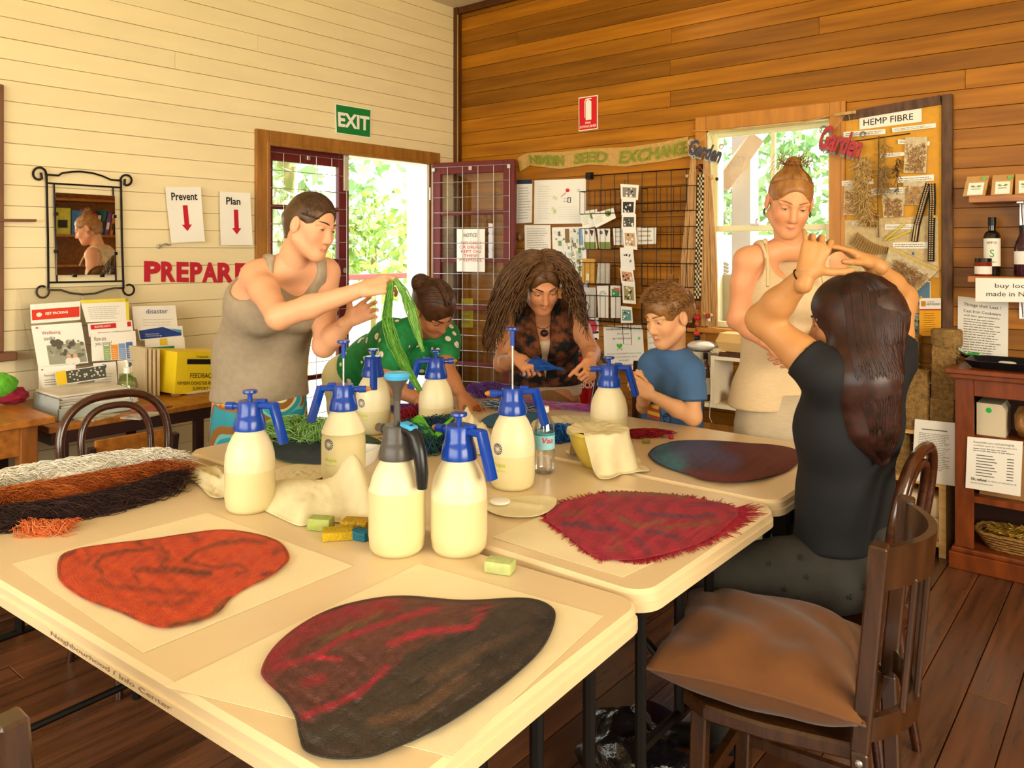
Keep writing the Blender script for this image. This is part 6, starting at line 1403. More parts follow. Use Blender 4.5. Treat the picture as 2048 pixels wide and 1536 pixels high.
sprayer('blue-headed spray bottle with its pump raised, beside the clear container', 687, 2.39, ang_cam(1, 0.1), 0.105, burst=True, level=0.15)
sprayer('blue-headed spray bottle with trigger facing front, beside the cream trousers', 746, 3.02, ang_cam(-0.2, 1), 0.0, burst=True, level=0.09)
sprayer('blue-headed spray bottle standing before the person in green', 872, 2.98, ang_cam(1, 0.35), 0.0)
sprayer('blue-headed spray bottle with its pump raised, next to the water bottle', 1025, 2.33, ang_cam(-1, -0.1), 0.15, burst=True, level=0.10)
sprayer('grey-headed spray bottle with sky-blue knob and raised pump', 794, 1.835, ang_cam(-0.75, 0.65), 0.085, grey=True, level=0.145)
sprayer('blue-headed spray bottle touching the grey-headed one', 918, 1.835, ang_cam(-0.75, 0.55), 0.0, level=0.125)
sprayer('blue-headed spray bottle standing in front of the boy', 1218, 2.80, ang_cam(-1, -0.05), 0.0)
# ---------------- felts
FELT = pm('felted_wool', '#ffffff', rough=0.62, var=0.09, scale=70, bump=0.5, bscale=260, attr='Col', spec=0.45)
def noise2(x, y, s):
 return (math.sin(x * 0.071 + 1.7 * s + 2.1 * math.sin(y * 0.043 + s)) + math.sin(y * 0.089 + 0.6 * s + 1.7 * math.sin(x * 0.057 - s)) + 0.6 * math.sin((x + y) * 0.19 + s * 3)) / 2.6
def seg_d(p, a, b):
 ax, ay = a; bx2, by = b; dx, dy = bx2 - ax, by - ay; L = dx * dx + dy * dy
 t = 0 if L == 0 else max(0, min(1, ((p[0] - ax) * dx + (p[1] - ay) * dy) / L)); return math.hypot(p[0] - ax - t * dx, p[1] - ay - t * dy)
def smooth_poly(P, k=4):
 out = []; n = len(P)
 for i in range(n):
  p0, p1, p2, p3 = P[i - 1], P[i], P[(i + 1) % n], P[(i + 2) % n]
  for j in range(k):
   t = j / k; out.append(tuple(0.5 * (2 * p1[q] + (p2[q] - p0[q]) * t + (2 * p0[q] - 5 * p1[q] + 4 * p2[q] - p3[q]) * t * t + (3 * p1[q] - p0[q] - 3 * p2[q] + p3[q]) * t ** 3) for q in (0, 1)))
 return out
def felt(label, P, base, strokes, th=0.006, rings=60, wrinkle=0.0025, seed=1, rim=None, group='felted wool pieces'):
 """P outline in pixels on the table plane; base(px,py)->colour; strokes = [(polyline, width, colour, strength)]"""
 O = smooth_poly(P, 6); cx = sum(p[0] for p in O) / len(O); cy = sum(p[1] for p in O) / len(O)
 n = len(O); v = []; f = []; cols = []
 for k in range(rings + 1):
  r_ = (k / rings) ** 0.8
  for (x, y) in O:
   px = cx + (x - cx) * r_; py = cy + (y - cy) * r_
   w = th + wrinkle * noise2(px * 1.2, py * 1.7, seed) * (1 if k < rings else 0)
   if k == rings: w = th * 0.55
   v.append(on_z(px, py, ZT + 0.002 + w)); c = np.array(rgb(base(px, py)))
   for (L, wd, colr, st) in strokes:
    jx = px + 3 * noise2(px * 2, py * 2, 3.3); jy = py + 2 * noise2(px * 2, py * 2, 7.7)
    d = min(seg_d((jx, jy * 1.0), L[i], L[i + 1]) for i in range(len(L) - 1)); a = st * max(0, 1 - (d / wd) ** 1.6) * (0.75 + 0.35 * noise2(px * 5, py * 5, 1.1))
    a = max(0, min(1, a)); c = c * (1 - a) + np.array(rgb(colr)) * a
   if rim and k >= rings - 2: c = c * 0.3 + np.array(rgb(rim(px, py))) * 0.7
   cols.append((*c, 1))
 for k in range(rings):
  for i in range(n): j = (i + 1) % n; f.append((k * n + i, k * n + j, (k + 1) * n + j, (k + 1) * n + i))
 base_i = len(v)
 for (x, y) in O: v.append(on_z(x, y, ZT + 0.0015)); cols.append(cols[rings * n + len(v) - base_i - 1])
 for i in range(n): j = (i + 1) % n; f.append((rings * n + i, rings * n + j, base_i + j, base_i + i))
 o = mkobj('felt_piece', v, f, FELT, None, 180, org=on_z(cx, cy, ZT)); at = o.data.color_attributes.new('Col', 'FLOAT_COLOR', 'POINT'); at.data.foreach_set('color', np.array(cols, dtype=np.float32).ravel())
 return tag(o, label, 'felt', group)
def cr3(L): return [(x / 2.926, y / 2.926 + 780) for x, y in L]
def cr5(L): return [(x / 2.2756 + 400, y / 2.2756 + 1050) for x, y in L]
def cr6(L): return [(x / 2.926 + 950, y / 2.926 + 720) for x, y in L]
def cr4(L): return [(x / 2.926 + 420, y / 2.926 + 680) for x, y in L]
BRN = '#4a2416';
felt('orange felt piece with brown swirls and a green corner edge', cr3([(350, 975), (440, 930), (620, 900), (880, 870), (1080, 840), (1300, 815), (1500, 840), (1640, 890), (1695, 975), (1660, 1030), (1580, 1090), (1440, 1160), (1350, 1220), (1290, 1290), (1200, 1340), (1000, 1390), (870, 1375), (700, 1300), (500, 1225), (370, 1140), (335, 1070)]),
     lambda x, y: '#c5431a' if noise2(x * 2, y * 2, 2) > -0.2 else '#bb3a1c',
     [(cr3([(600, 1080), (555, 1030), (600, 970), (720, 945), (890, 925)]), 7, BRN, 0.9), (cr3([(900, 880), (990, 960), (940, 1040), (1150, 1060), (1230, 1075)]), 8, BRN, 0.85), (cr3([(1080, 1000), (1150, 940), (1280, 900), (1420, 880), (1560, 890)]), 7, BRN, 0.85), (cr3([(1090, 1000), (1250, 1040), (1400, 1020), (1450, 1050), (1380, 1080)]), 7, BRN, 0.7), (cr3([(780, 1050), (1000, 1060), (1200, 1080)]), 9, BRN, 0.8), (cr3([(590, 1110), (650, 1150), (760, 1160), (1000, 1180), (1150, 1190)]), 9, BRN, 0.65), (cr3([(870, 1250), (1000, 1255), (1120, 1225)]), 9, BRN, 0.6), (cr3([(1100, 830), (1150, 880)]), 10, BRN, 0.8), (cr3([(1640, 930), (1600, 950)]), 10, BRN, 0.9), (cr3([(1530, 1080), (1600, 1075)]), 7, '#2a1c18', 0.9), (cr3([(360, 975), (430, 945)]), 8, '#1f1a12', 0.9), (cr3([(500, 930), (520, 980), (500, 1020)]), 5, BRN, 0.7), (cr3([(780, 885), (830, 900)]), 6, '#2a1c18', 0.8), (cr3([(1260, 1290), (1340, 1225)]), 9, '#3c4a1a', 0.95), (cr3([(980, 1385), (1200, 1335), (1290, 1290)]), 7, '#2f4416', 1.0), (cr3([(720, 1310), (790, 1320)]), 6, '#3a2416', 0.8), (cr3([(790, 1080), (820, 1130)]), 5, '#2a1c18', 0.7), (cr3([(940, 940), (930, 1000)]), 8, BRN, 0.5)], rim=lambda x, y: '#6a2a12' if noise2(x * 3, y, 1) > 0 else '#b03a16')
def bb(x, y):
 t = (x - 560) * 0.55 - (1400 - y) * 0.9 + 20 * noise2(x * 1.5, y * 1.5, 4);
 if t > 200: return '#2e241c'
 if t > 60: return '#3a2c22'
 return '#5f3328' if noise2(x * 3, y * 3, 2) > 0 else '#542a24'
RD = '#a3122f'
felt('black and brown felt piece streaked with crimson', cr5([(280, 650), (330, 560), (430, 470), (560, 395), (720, 345), (920, 320), (1200, 340), (1480, 330), (1600, 370), (1615, 440), (1560, 560), (1440, 680), (1300, 790), (1150, 890), (1020, 960), (880, 1020), (760, 1060), (600, 1065), (480, 1030), (450, 960), (430, 870), (380, 790), (290, 700)]),
     bb, [(cr5([(310, 620), (420, 490), (600, 410), (860, 340)]), 34, '#8f1828', 0.95), (cr5([(340, 650), (520, 600), (640, 520), (830, 450), (1060, 380)]), 9, RD, 0.9), (cr5([(860, 540), (1000, 490), (1240, 465), (1290, 385)]), 10, '#b31836', 0.9), (cr5([(470, 870), (600, 820), (720, 770), (850, 650)]), 10, '#b01436', 0.85), (cr5([(480, 720), (560, 700)]), 14, '#a01830', 0.7), (cr5([(545, 605), (640, 610)]), 6, '#d01238', 0.9), (cr5([(1000, 600), (1200, 520), (1450, 480)]), 22, '#2a2420', 0.6), (cr5([(1050, 700), (1300, 560), (1500, 480)]), 14, '#7d5a40', 0.45), (cr5([(780, 900), (1000, 840), (1200, 700)]), 16, '#7a5538', 0.55), (cr5([(500, 960), (760, 920), (900, 980)]), 22, '#3b3a30', 0.5), (cr5([(1300, 620), (1450, 530), (1600, 420)]), 26, '#191613', 0.9), (cr5([(820, 400), (700, 460), (560, 520)]), 8, '#7a6a2a', 0.4), (cr5([(880, 480), (760, 540), (620, 560)]), 12, '#6d3a2c', 0.6)], wrinkle=0.0035, rim=lambda x, y: '#1c1712' if x > 640 or y > 1380 else '#7a1826', th=0.008)
DK = '#26354a'
fb_ = cr6([(415, 900), (500, 840), (640, 800), (830, 770), (1100, 780), (1300, 810), (1500, 850), (1545, 900), (1500, 950), (1380, 1040), (1200, 1110), (1000, 1160), (850, 1170), (700, 1150), (600, 1080), (500, 1000), (430, 950)])
rf = felt('crimson felt piece with blue and olive wisps and a loose fringe', fb_, lambda x, y: '#a3233a' if noise2(x * 2, y * 2, 2) > -0.1 else '#8f1a30',
     [(cr6([(520, 960), (600, 960), (700, 985), (830, 990)]), 8, DK, 0.85), (cr6([(960, 880), (1050, 905), (1300, 920), (1400, 900)]), 7, DK, 0.85), (cr6([(1010, 1000), (1090, 1010), (1200, 1050)]), 7, DK, 0.8), (cr6([(940, 1040), (980, 1080), (1010, 1120)]), 8, DK, 0.7), (cr6([(700, 860), (800, 840)]), 5, DK, 0.6), (cr6([(1260, 840), (1420, 845), (1480, 835)]), 5, DK, 0.7), (cr6([(1480, 895), (1550, 890)]), 5, DK, 0.7), (cr6([(880, 810), (1010, 825), (1180, 830)]), 4, DK, 0.5), (cr6([(800, 790), (950, 780), (1240, 800)]), 5, '#5a5a2c', 0.8), (cr6([(520, 900), (640, 890)]), 8, '#5a5a30', 0.5), (cr6([(850, 930), (960, 975), (1020, 960), (1100, 940)]), 6, '#6a6a34', 0.7), (cr6([(1080, 985), (1280, 965), (1420, 945)]), 8, '#5f5a30', 0.6), (cr6([(780, 1100), (850, 1110), (850, 1060), (800, 1040)]), 7, '#6a5f34', 0.5)])
fr = MB(); r = random.Random(6); outer = smooth_poly(cr6([(370, 910), (480, 830), (620, 790), (800, 765), (1000, 770), (1300, 800), (1500, 840), (1700, 870), (1620, 940), (1540, 1010), (1400, 1070), (1250, 1130), (1000, 1195), (800, 1175), (720, 1180), (600, 1110), (480, 1010), (400, 950)]), 6)
inner = smooth_poly(fb_, 6); cxy = (sum(p[0] for p in inner) / len(inner), sum(p[1] for p in inner) / len(inner))
def polar_hit(poly, a):
 best = 0
 for i in range(len(poly)):
  (x0, y0), (x1, y1) = poly[i], poly[(i + 1) % len(poly)]; x0 -= cxy[0]; x1 -= cxy[0]; y0 -= cxy[1]; y1 -= cxy[1]; c, s = math.cos(a), math.sin(a); den = c * (y1 - y0) - s * (x1 - x0)
  if abs(den) < 1e-9: continue
  t = (x0 * (y1 - y0) - y0 * (x1 - x0)) / den; u = (x0 * s - y0 * c) / den
  if t > 0 and -1e-6 <= u <= 1 + 1e-6: best = max(best, t)
 return best
for i in range(900):
 a = r.uniform(0, 2 * math.pi); a = a - 0.35 * math.sin(2 * a) ; t0 = polar_hit(inner, a) * 0.97; t1 = polar_hit(outer, a) * r.uniform(0.88, 1.02)
 if t1 < t0: t1 = t0 * 1.01
 da = r.uniform(-0.05, 0.05); q0 = (cxy[0] + t0 * math.cos(a), cxy[1] + t0 * math.sin(a)); q1 = (cxy[0] + t1 * math.cos(a + da), cxy[1] + t1 * math.sin(a + da)); qm = ((q0[0] + q1[0]) / 2 + r.uniform(-2, 2), (q0[1] + q1[1]) / 2 + r.uniform(-1, 1))
 fr.tube([on_z(*q0, ZT + 0.005), on_z(*qm, ZT + 0.0045), on_z(*q1, ZT + 0.003)], [0.0016, 0.0014, 0.0006], 3)
q = fr.build('fringe', pm('crimson_fibre', '#a3162e', rough=0.9, var=0.2, scale=60), rf); q['kind'] = 'stuff'
felt('oval felt piece shading from teal and indigo to maroon', cr6([(1015, 545), (1050, 510), (1120, 485), (1200, 470), (1400, 470), (1600, 485), (1750, 495), (1870, 520), (1910, 560), (1880, 610), (1800, 660), (1650, 700), (1500, 715), (1350, 705), (1250, 670), (1150, 640), (1060, 600), (1020, 565)]),
     lambda x, y: (lambda t: '#5a1216' if t > 210 else ('#551a24' if t > 150 else ('#3d2036' if t > 90 else '#2b3566')))(x - 1300 + 18 * noise2(x * 3, y * 3, 1) + (y - 890) * 0.9),
     [(cr6([(1080, 510), (1150, 560), (1180, 600)]), 32, '#358c96', 0.85), (cr6([(1060, 540), (1220, 500), (1400, 490)]), 12, '#1a2350', 0.8), (cr6([(1250, 650), (1400, 690), (1600, 690)]), 10, '#7a1620', 0.7), (cr6([(1200, 540), (1400, 560), (1500, 600)]), 26, '#4a4a80', 0.7)], rim=lambda x, y: '#4a0c12' if x > 1380 else '#161a34')  # teal patch widened and blues lightened to put some glare into the colour
felt('navy felt piece with a green edge under the green wool', cr4([(330, 640), (380, 590), (500, 560), (650, 545), (800, 550), (930, 560), (1005, 600), (980, 640), (880, 690), (700, 725), (560, 725), (400, 700)]), lambda x, y: '#17253a' if noise2(x * 3, y * 3, 1) > 0 else '#1c2f38', [(cr4([(400, 600), (700, 560), (960, 590)]), 9, '#2c5a2a', 0.6)], rim=lambda x, y: '#2f6a1f')
felt('small teal and blue felt piece behind the pumped-up spray bottle', [(962, 842), (985, 828), (1030, 822), (1080, 826), (1092, 838), (1070, 852), (1020, 858), (980, 854)], lambda x, y: '#2f6f86' if noise2(x * 4, y * 4, 1) > 0 else '#355f9a', [])
# ---------------- wool rovings
def wool(name, label, spine, hw, hz, cols, n, seed, z=ZT, r0=0.0016, ln=0.12, wave=1.0, lift=0.0, group=None, cat='wool', flat=True, D=None):
 """loose combed wool: spine in pixels (on the plane z, or at depth D), half width hw in metres, pile height hz"""
 P = [on_z(*p, z) if D is None else dep(p[0], p[1], D[i] if isinstance(D, (list, tuple)) else D) for i, p in enumerate(spine)]
 o = thing(name, label, cat, min(P, key=lambda q: q.z), 0, group); r = random.Random(seed)
 L = [0]
 for a, b in zip(P[:-1], P[1:]): L.append(L[-1] + (b - a).length)
 def at(s_):
  s_ = max(0, min(L[-1], s_))
  for i in range(len(P) - 1):
   if s_ <= L[i + 1] or i == len(P) - 2:
    t = (s_ - L[i]) / max(1e-6, L[i + 1] - L[i]); p = P[i].lerp(P[i + 1], t); d = (P[i + 1] - P[i]).normalized(); return p, d
 # body
 bm = MB(); prev = None; rows = []; NS = 28
 for k in range(NS + 1):
  p, d = at(L[-1] * k / NS); sd = (d.cross(Vector((0, 0, 1))) if flat else d.cross(cdir(0, -1, 0))); sd.normalize(); up = Vector((0, 0, 1)) if flat else sd.cross(d)
  h_ = (hw(k / NS) if callable(hw) else hw); e = math.sin(math.pi * min(1, max(0.02, (k + 0.4) / (NS + 0.8)))) ** 0.35
  row = []
  for j in range(9):
   a = math.pi * j / 8 if flat else 2 * math.pi * j / 9
   jit = (1 if flat else 0.55) + 0.16 * math.sin(k * 1.3 + j * 2.1 + seed) + 0.12 * math.sin(k * 0.6 - j + seed)
   row.append(p + sd * (h_ * e * math.cos(a) * 0.86 * jit) + up * (hz * e * math.sin(a) * 0.8 * jit + (0.001 + lift if flat else 0)))
  rows.append(row)
 v = [q for row in rows for q in row]; f = []; w = 9
 for k in range(NS):
  for j in range(8 if flat else 9): j2 = (j + 1) % 9; f.append((k * w + j, k * w + j2, (k + 1) * w + j2, (k + 1) * w + j))
  if flat: f.append((k * w, (k + 1) * w, (k + 1) * w + 8, k * w + 8))
 mkobj('wool_core', v, f, pm('wool_' + cols[0].strip('#'), cols[0], rough=1, var=0.15, scale=40, bump=0.8, bscale=150), o, 180)
 for ci, c in enumerate(cols):
  m = MB()
  for i in range(n // len(cols)):
   s0 = r.uniform(-0.02, L[-1] + 0.02); u = r.gauss(0, 0.5); u = max(-1.15, min(1.15, u)); l = ln * r.uniform(0.5, 1.2); Q = []; ph = r.uniform(0, 6.28); hk2 = r.uniform(0.55, 1.12)
   for k in range(6):
    ss = s0 + l * (k / 5 - 0.5)
    if not flat: ss = max(0.0, min(L[-1] + 0.015, ss))
    p, d = at(ss);
    if ss < 0: p = p + d * ss
    if ss > L[-1]: p = p + d * (ss - L[-1])
    sd = (d.cross(Vector((0, 0, 1))) if flat else d.cross(cdir(0, -1, 0))); sd.normalize(); up = Vector((0, 0, 1)) if flat else sd.cross(d); h_ = (hw(max(0, min(1, ss / L[-1]))) if callable(hw) else hw)
    uu = u + 0.12 * wave * math.sin(ph + k * 1.1)
    zz = hz * math.sqrt(max(0.02, 1 - min(1, uu * uu) * 0.95)) * hk2 + 0.12 * hz * wave * math.sin(ph * 1.7 + k)
    if flat: Q.append(p + sd * (h_ * uu) + up * max(0.002, zz + lift))
    else: Q.append(p + sd * (h_ * uu) + up * (hz * r.uniform(-0.9, 0.9)))
   m.tube(Q, [r0 * 0.5, r0, r0, r0, r0 * 0.8, r0 * 0.3], 3)
  q = m.build('fibres', pm('fibre_' + c.strip('#'), c, rough=0.95, var=0.12, scale=30), o, 180); q['kind'] = 'stuff'
 return o
wool('wool_roving', 'fluffy cream wool laid in a long band at the table end', [(-60, 1010), (0, 984), (70, 968), (170, 952), (245, 940), (320, 934), (350, 938)], 0.05, 0.052, ['#faf2de', '#fffaf0', '#f2e8d0'], 1500, 1, ln=0.11, wave=1.3, r0=0.0013)
wool('wool_roving', 'rust-orange wool band between the cream and the dark brown wool', [(-60, 1040), (0, 1018), (70, 1003), (170, 987), (260, 968), (330, 954), (352, 957)], 0.045, 0.042, ['#a8501a', '#c56a26', '#96440f'], 1500, 2, ln=0.14, wave=2.0, lift=0.002, r0=0.0010)
wool('wool_roving', 'dark brown wool band at the front of the wool layers', [(-55, 1060), (30, 1048), (130, 1034), (220, 1016), (300, 992), (345, 975)], 0.055, 0.038, ['#2f1a15', '#43271f', '#22120e'], 1700, 3, ln=0.12, wave=2.2, r0=0.0010)
wool('wool_tuft', 'small loose tuft of orange wool beside the brown wool', [(70, 1062), (95, 1064), (118, 1062)], 0.035, 0.02, ['#d9622a', '#e58a52'], 260, 4, ln=0.06, wave=3.0, r0=0.0011)
wool('wool_pile', 'pile of lime green wool on the navy felt', [(548, 880), (580, 870), (620, 872), (650, 878)], 0.085, 0.055, ['#86b55a', '#a3c980', '#6f9f44'], 700, 5, ln=0.13, wave=2.6)
o = wool('wool_strip', 'long strip of bright green wool held up in the fingers', [(783, 562), (778, 600), (774, 640), (788, 690), (812, 735), (836, 775)], lambda t: 0.007 + 0.011 * math.sin(math.pi * t) , 0.006, ['#5f9c34', '#78ad48', '#4a8426'], 360, 6, ln=0.16, flat=False, D=2.68, r0=0.0013)
wool('wool_strip', 'second tail of green wool falling from the raised fingers', [(790, 557), (806, 580), (822, 620), (834, 660), (844, 695)], lambda t: 0.006 + 0.010 * math.sin(math.pi * t), 0.005, ['#68a33c', '#93bf68'], 260, 7, ln=0.14, flat=False, D=2.68, r0=0.0012)
o = wool('wool_tangle', 'tangle of navy and teal wool beside the grey-headed spray bottle', [(815, 905), (850, 898), (885, 895)], 0.075, 0.085, ['#1f3350', '#2a4a6a', '#24603a'], 520, 8, ln=0.13, wave=2.5)
m = MB(); r = random.Random(9)
for i in range(26):
 b_ = r.uniform(-0.02, 0.02); P_ = []
 for k in range(14):
  t = k / 13; a = t * 5.2 + 0.3
  q = on_z(818 + 78 * t, 905, ZT); P_.append(q + Vector((b_, b_ * 0.7, 0.075 + 0.035 * math.sin(a * 1.25 + 0.6) + b_)))
 m.tube(P_, 0.004, 4)
q = m.build('green_loops', pm('loop_green', '#5aa82a', rough=0.95, var=0.15, scale=40), o, 180); q['kind'] = 'stuff'
wool('wool_tuft', 'dark red wool tuft tucked into the navy tangle', [(812, 872), (835, 868)], 0.03, 0.09, ['#8f1426'], 120, 10, ln=0.06, wave=2)
wool('wool_tuft', 'purple wool heap near the open door side of the table', [(955, 792), (980, 789), (1005, 792)], 0.055, 0.045, ['#7a4aa8', '#9468c4'], 420, 11, ln=0.1, wave=3.0)
wool('wool_tuft', 'violet-blue wool spread beneath the person in green', [(800, 822), (830, 818), (845, 826)], 0.07, 0.02, ['#4a3a80', '#5f4a9a'], 300, 12, ln=0.12, wave=2)
wool('wool_tuft', 'orange wool wisp under the hand of the person in green', [(928, 805), (945, 812), (958, 822)], 0.022, 0.018, ['#d0662a', '#dd8a4a'], 200, 13, ln=0.08)
wool('wool_strip', 'pink and sky-blue wool strip along the far table edge', [(1050, 808), (1075, 812), (1110, 816), (1150, 818)], 0.03, 0.022, ['#c9568f', '#7f9ad0', '#d987ac'], 420, 14, ln=0.11, wave=1.6)
wool('wool_strip', 'magenta wool strip along the table edge before the fire extinguisher', [(1155, 820), (1190, 822), (1235, 828)], 0.025, 0.018, ['#b9468c', '#9a5aa8'], 260, 15, ln=0.1)
wool('wool_tuft', 'blue and lilac wool wisps behind the raised pump', [(990, 815), (1015, 812), (1050, 822)], 0.055, 0.025, ['#4f6a9a', '#e0d8d0', '#3a5f86'], 380, 16, ln=0.1, wave=2.4)
wool('wool_tuft', 'bright blue wool lump between water bottle and yellow bowl', [(1100, 882), (1122, 880), (1142, 880)], 0.04, 0.045, ['#1f62b8', '#2f7fcf', '#174a94'], 320, 17, ln=0.07, wave=3)
wool('wool_tuft', 'red wool tuft on the bare table in front of the boy', [(1270, 872), (1292, 870), (1316, 872)], 0.04, 0.02, ['#8f1420', '#a82030'], 300, 18, ln=0.09, wave=1.6)
lump('wool_bead', 'tiny pink wool knot beside the oval felt', 'wool', (*on_z(1342, 878, ZT)[:2], ZT + 0.009), (0.011, 0.008, 0.009), pm('pink_knot', '#c22a58', rough=0.95), 3, n=8)
wool('wool_strip', 'strip of royal blue wool pinched in the hand of the curly-haired person', [(1046, 752), (1062, 728), (1085, 730), (1120, 738)], lambda t: 0.022 * math.sin(math.pi * min(1, t + 0.12)) + 0.004, 0.010, ['#1d4fa0', '#2a66c0'], 300, 19, ln=0.09, flat=False, D=3.33, r0=0.0013)
# ---------------- muslin cloths
M_MUS = pm('muslin', '#e3d2a4', rough=0.85, var=0.06, scale=20, bump=0.25, bscale=700, sss=0.1)
def cloth(label, P, hfun, name='muslin_cloth', rings=26, group='muslin cloths', mat=None, edge=0.002):
 O = smooth_poly(P, 5); cx = sum(p[0] for p in O) / len(O); cy = sum(p[1] for p in O) / len(O); n = len(O); v = []; f = []
 for side in (0, 1):
  for k in range(rings + 1):
   r_ = k / rings
   for (x, y) in O:
    px = cx + (x - cx) * r_; py = cy + (y - cy) * r_; p = on_z(px, py, ZT); v.append(p + Vector((0, 0, max(0.0015, hfun(px, py, r_)) + edge - (0.0012 if side else 0.0))))
 K_ = (rings + 1) * n
 for k in range(rings):
  for i in range(n): j = (i + 1) % n; a = (k * n + i, k * n + j, (k + 1) * n + j, (k + 1) * n + i); f.append(a); f.append(tuple(q + K_ for q in a[::-1]))
 for i in range(n): j = (i + 1) % n; f.append((rings * n + i, rings * n + j, K_ + rings * n + j, K_ + rings * n + i))
 return tag(mkobj(name, v, f, mat or M_MUS, None, 180, org=on_z(cx, cy, ZT)), label, 'cloth', group)
def ridge(px, py, a, b, w, h):
 d = seg_d((px, py), a, b); return h * math.exp(-(d / w) ** 2)
cloth('big rumpled muslin cloth heaped behind the grey-headed spray bottle', [(497, 1004), (530, 985), (600, 984), (665, 996), (735, 994), (765, 1010), (760, 1045), (700, 1048), (640, 1046), (600, 1054), (560, 1038), (510, 1014)],
      lambda x, y, r_: (ridge(x, y, (520, 1004), (735, 1008), 20, 0.055) + ridge(x, y, (600, 1040), (740, 1005), 14, 0.035) + ridge(x, y, (690, 1000), (750, 1035), 14, 0.05) + 0.0015 * noise2(x * 4, y * 6, 2)) * (1 - r_ ** 6) + 0.012 * (1 - r_))
cloth('folded muslin cloth tucked under the edge by the cream wool', [(362, 945), (400, 938), (455, 940), (490, 965), (480, 990), (445, 1000), (420, 997), (398, 975)], lambda x, y, r_: (ridge(x, y, (380, 950), (460, 985), 9, 0.022) + ridge(x, y, (430, 945), (470, 995), 7, 0.018) + 0.003 * noise2(x * 4, y * 6, 2)) * (1 - r_ ** 8) + 0.006)
cloth('upright crumpled muslin between the spray bottles before the person in green', [(886, 898), (905, 882), (930, 874), (965, 874), (1003, 886), (990, 903), (945, 912), (900, 912)], lambda x, y, r_: (ridge(x, y, (910, 892), (930, 888), 14, 0.12) + ridge(x, y, (950, 888), (970, 890), 13, 0.075) + 0.012 * noise2(x * 5, y * 8, 2)) * (1 - r_ ** 3) + 0.003)
cloth('flat muslin sheets layered beside the front spray bottles', [(968, 1006), (1010, 1000), (1070, 996), (1110, 1000), (1106, 1022), (1070, 1038), (1010, 1038), (972, 1024)], lambda x, y, r_: 0.006 + (ridge(x, y, (1000, 985), (1100, 1000), 6, 0.007) + ridge(x, y, (985, 1008), (1080, 1020), 5, 0.006)) * (1 - r_ ** 8))
cloth('wide smooth muslin sheet spread behind the yellow bowl', [(1052, 850), (1085, 838), (1130, 832), (1200, 838), (1262, 850), (1285, 862), (1240, 878), (1150, 880), (1080, 870)], lambda x, y, r_: (ridge(x, y, (1080, 850), (1240, 858), 12, 0.03) + 0.006 * noise2(x * 4, y * 6, 3)) * (1 - r_ ** 4) + 0.003)
cloth('flat muslin patch between the navy felt and the plastic container', [(550, 945), (590, 932), (640, 930), (662, 942), (640, 960), (580, 968), (552, 962)], lambda x, y, r_: 0.004 + 0.003 * noise2(x * 4, y * 6, 3) * (1 - r_))
# yellow ribbed bowl and the cloth over it
bc = on_z(1196, 931, ZT); bo = thing('mixing_bowl', 'pale yellow ribbed mixing bowl half covered by a muslin cloth', 'bowl', (bc.x, bc.y, ZW))
v = []; f = []; n = 72; prof = [(0.045, 0.0), (0.05, 0.004), (0.066, 0.03), (0.083, 0.065), (0.092, 0.095), (0.094, 0.105), (0.098, 0.108), (0.098, 0.118), (0.092, 0.118), (0.088, 0.10), (0.06, 0.03), (0.04, 0.012), (0.0, 0.01)]
for i in range(n):
 a = 2 * math.pi * i / n
 for k, (r_, z) in enumerate(prof):
  rb = 1 + (0.012 * math.cos(a * 36) if 1 <= k <= 4 else 0); v.append((r_ * rb * math.cos(a), r_ * rb * math.sin(a), z))
kp = len(prof)
for i in range(n):
 j = (i + 1) % n
 for q in range(kp - 1): f.append((i * kp + q, j * kp + q, j * kp + q + 1, i * kp + q + 1))
f.append(tuple(i * kp for i in range(n))[::-1]); mkobj('bowl_body', v, f, pm('yellow_glaze', '#e9d05c', rough=0.25, var=0.04, spec=0.5), bo, 50, local=True)
v = []; f = []; n = 96; NR = 30; left = ang_cam(-1, -0.25)
for side in (0, 1):
 for i in range(n):
  a = 2 * math.pi * i / n; da = abs((a - left + math.pi) % (2 * math.pi) - math.pi); Ln = 0.105 + 0.135 * min(1, max(0, (da - 0.75) / 0.5)) + 0.012 * math.sin(a * 5)
  fold = 0.5 + 0.5 * math.sin(a * 7 + 0.8)
  for k in range(NR):
   s_ = Ln * k / (NR - 1)
   if s_ < 0.10: rr, z = s_, 0.1205 - 0.012 * (1 - (s_ / 0.1)) ** 2
   elif s_ < 0.215: rr, z = 0.10 + (s_ - 0.1) * (0.12 + 0.22 * fold), 0.1205 - (s_ - 0.10) * 1.02
   else: rr, z = 0.10 + 0.115 * (0.12 + 0.22 * fold) + (s_ - 0.215), 0.0032 + 0.004 * fold
   z = max(z, 0.003)
   v.append((bc.x + rr * math.cos(a), bc.y + rr * math.sin(a), ZW + z + 0.0015 * side + 0.002 * math.sin(a * 11 + s_ * 60) * (s_ > 0.05)))
Q = n * NR
for i in range(n):
 j = (i + 1) % n
 for k in range(NR - 1): a4 = (i * NR + k, j * NR + k, j * NR + k + 1, i * NR + k + 1); f.append(a4[::-1]); f.append(tuple(q + Q for q in a4))
 f.append((i * NR + NR - 1, Q + i * NR + NR - 1, Q + j * NR + NR - 1, j * NR + NR - 1))
tag(mkobj('muslin_cloth', v, f, M_MUS, None, 180, org=(bc.x, bc.y, ZW)), 'muslin cloth draped over the yellow ribbed bowl', 'cloth', 'muslin cloths')
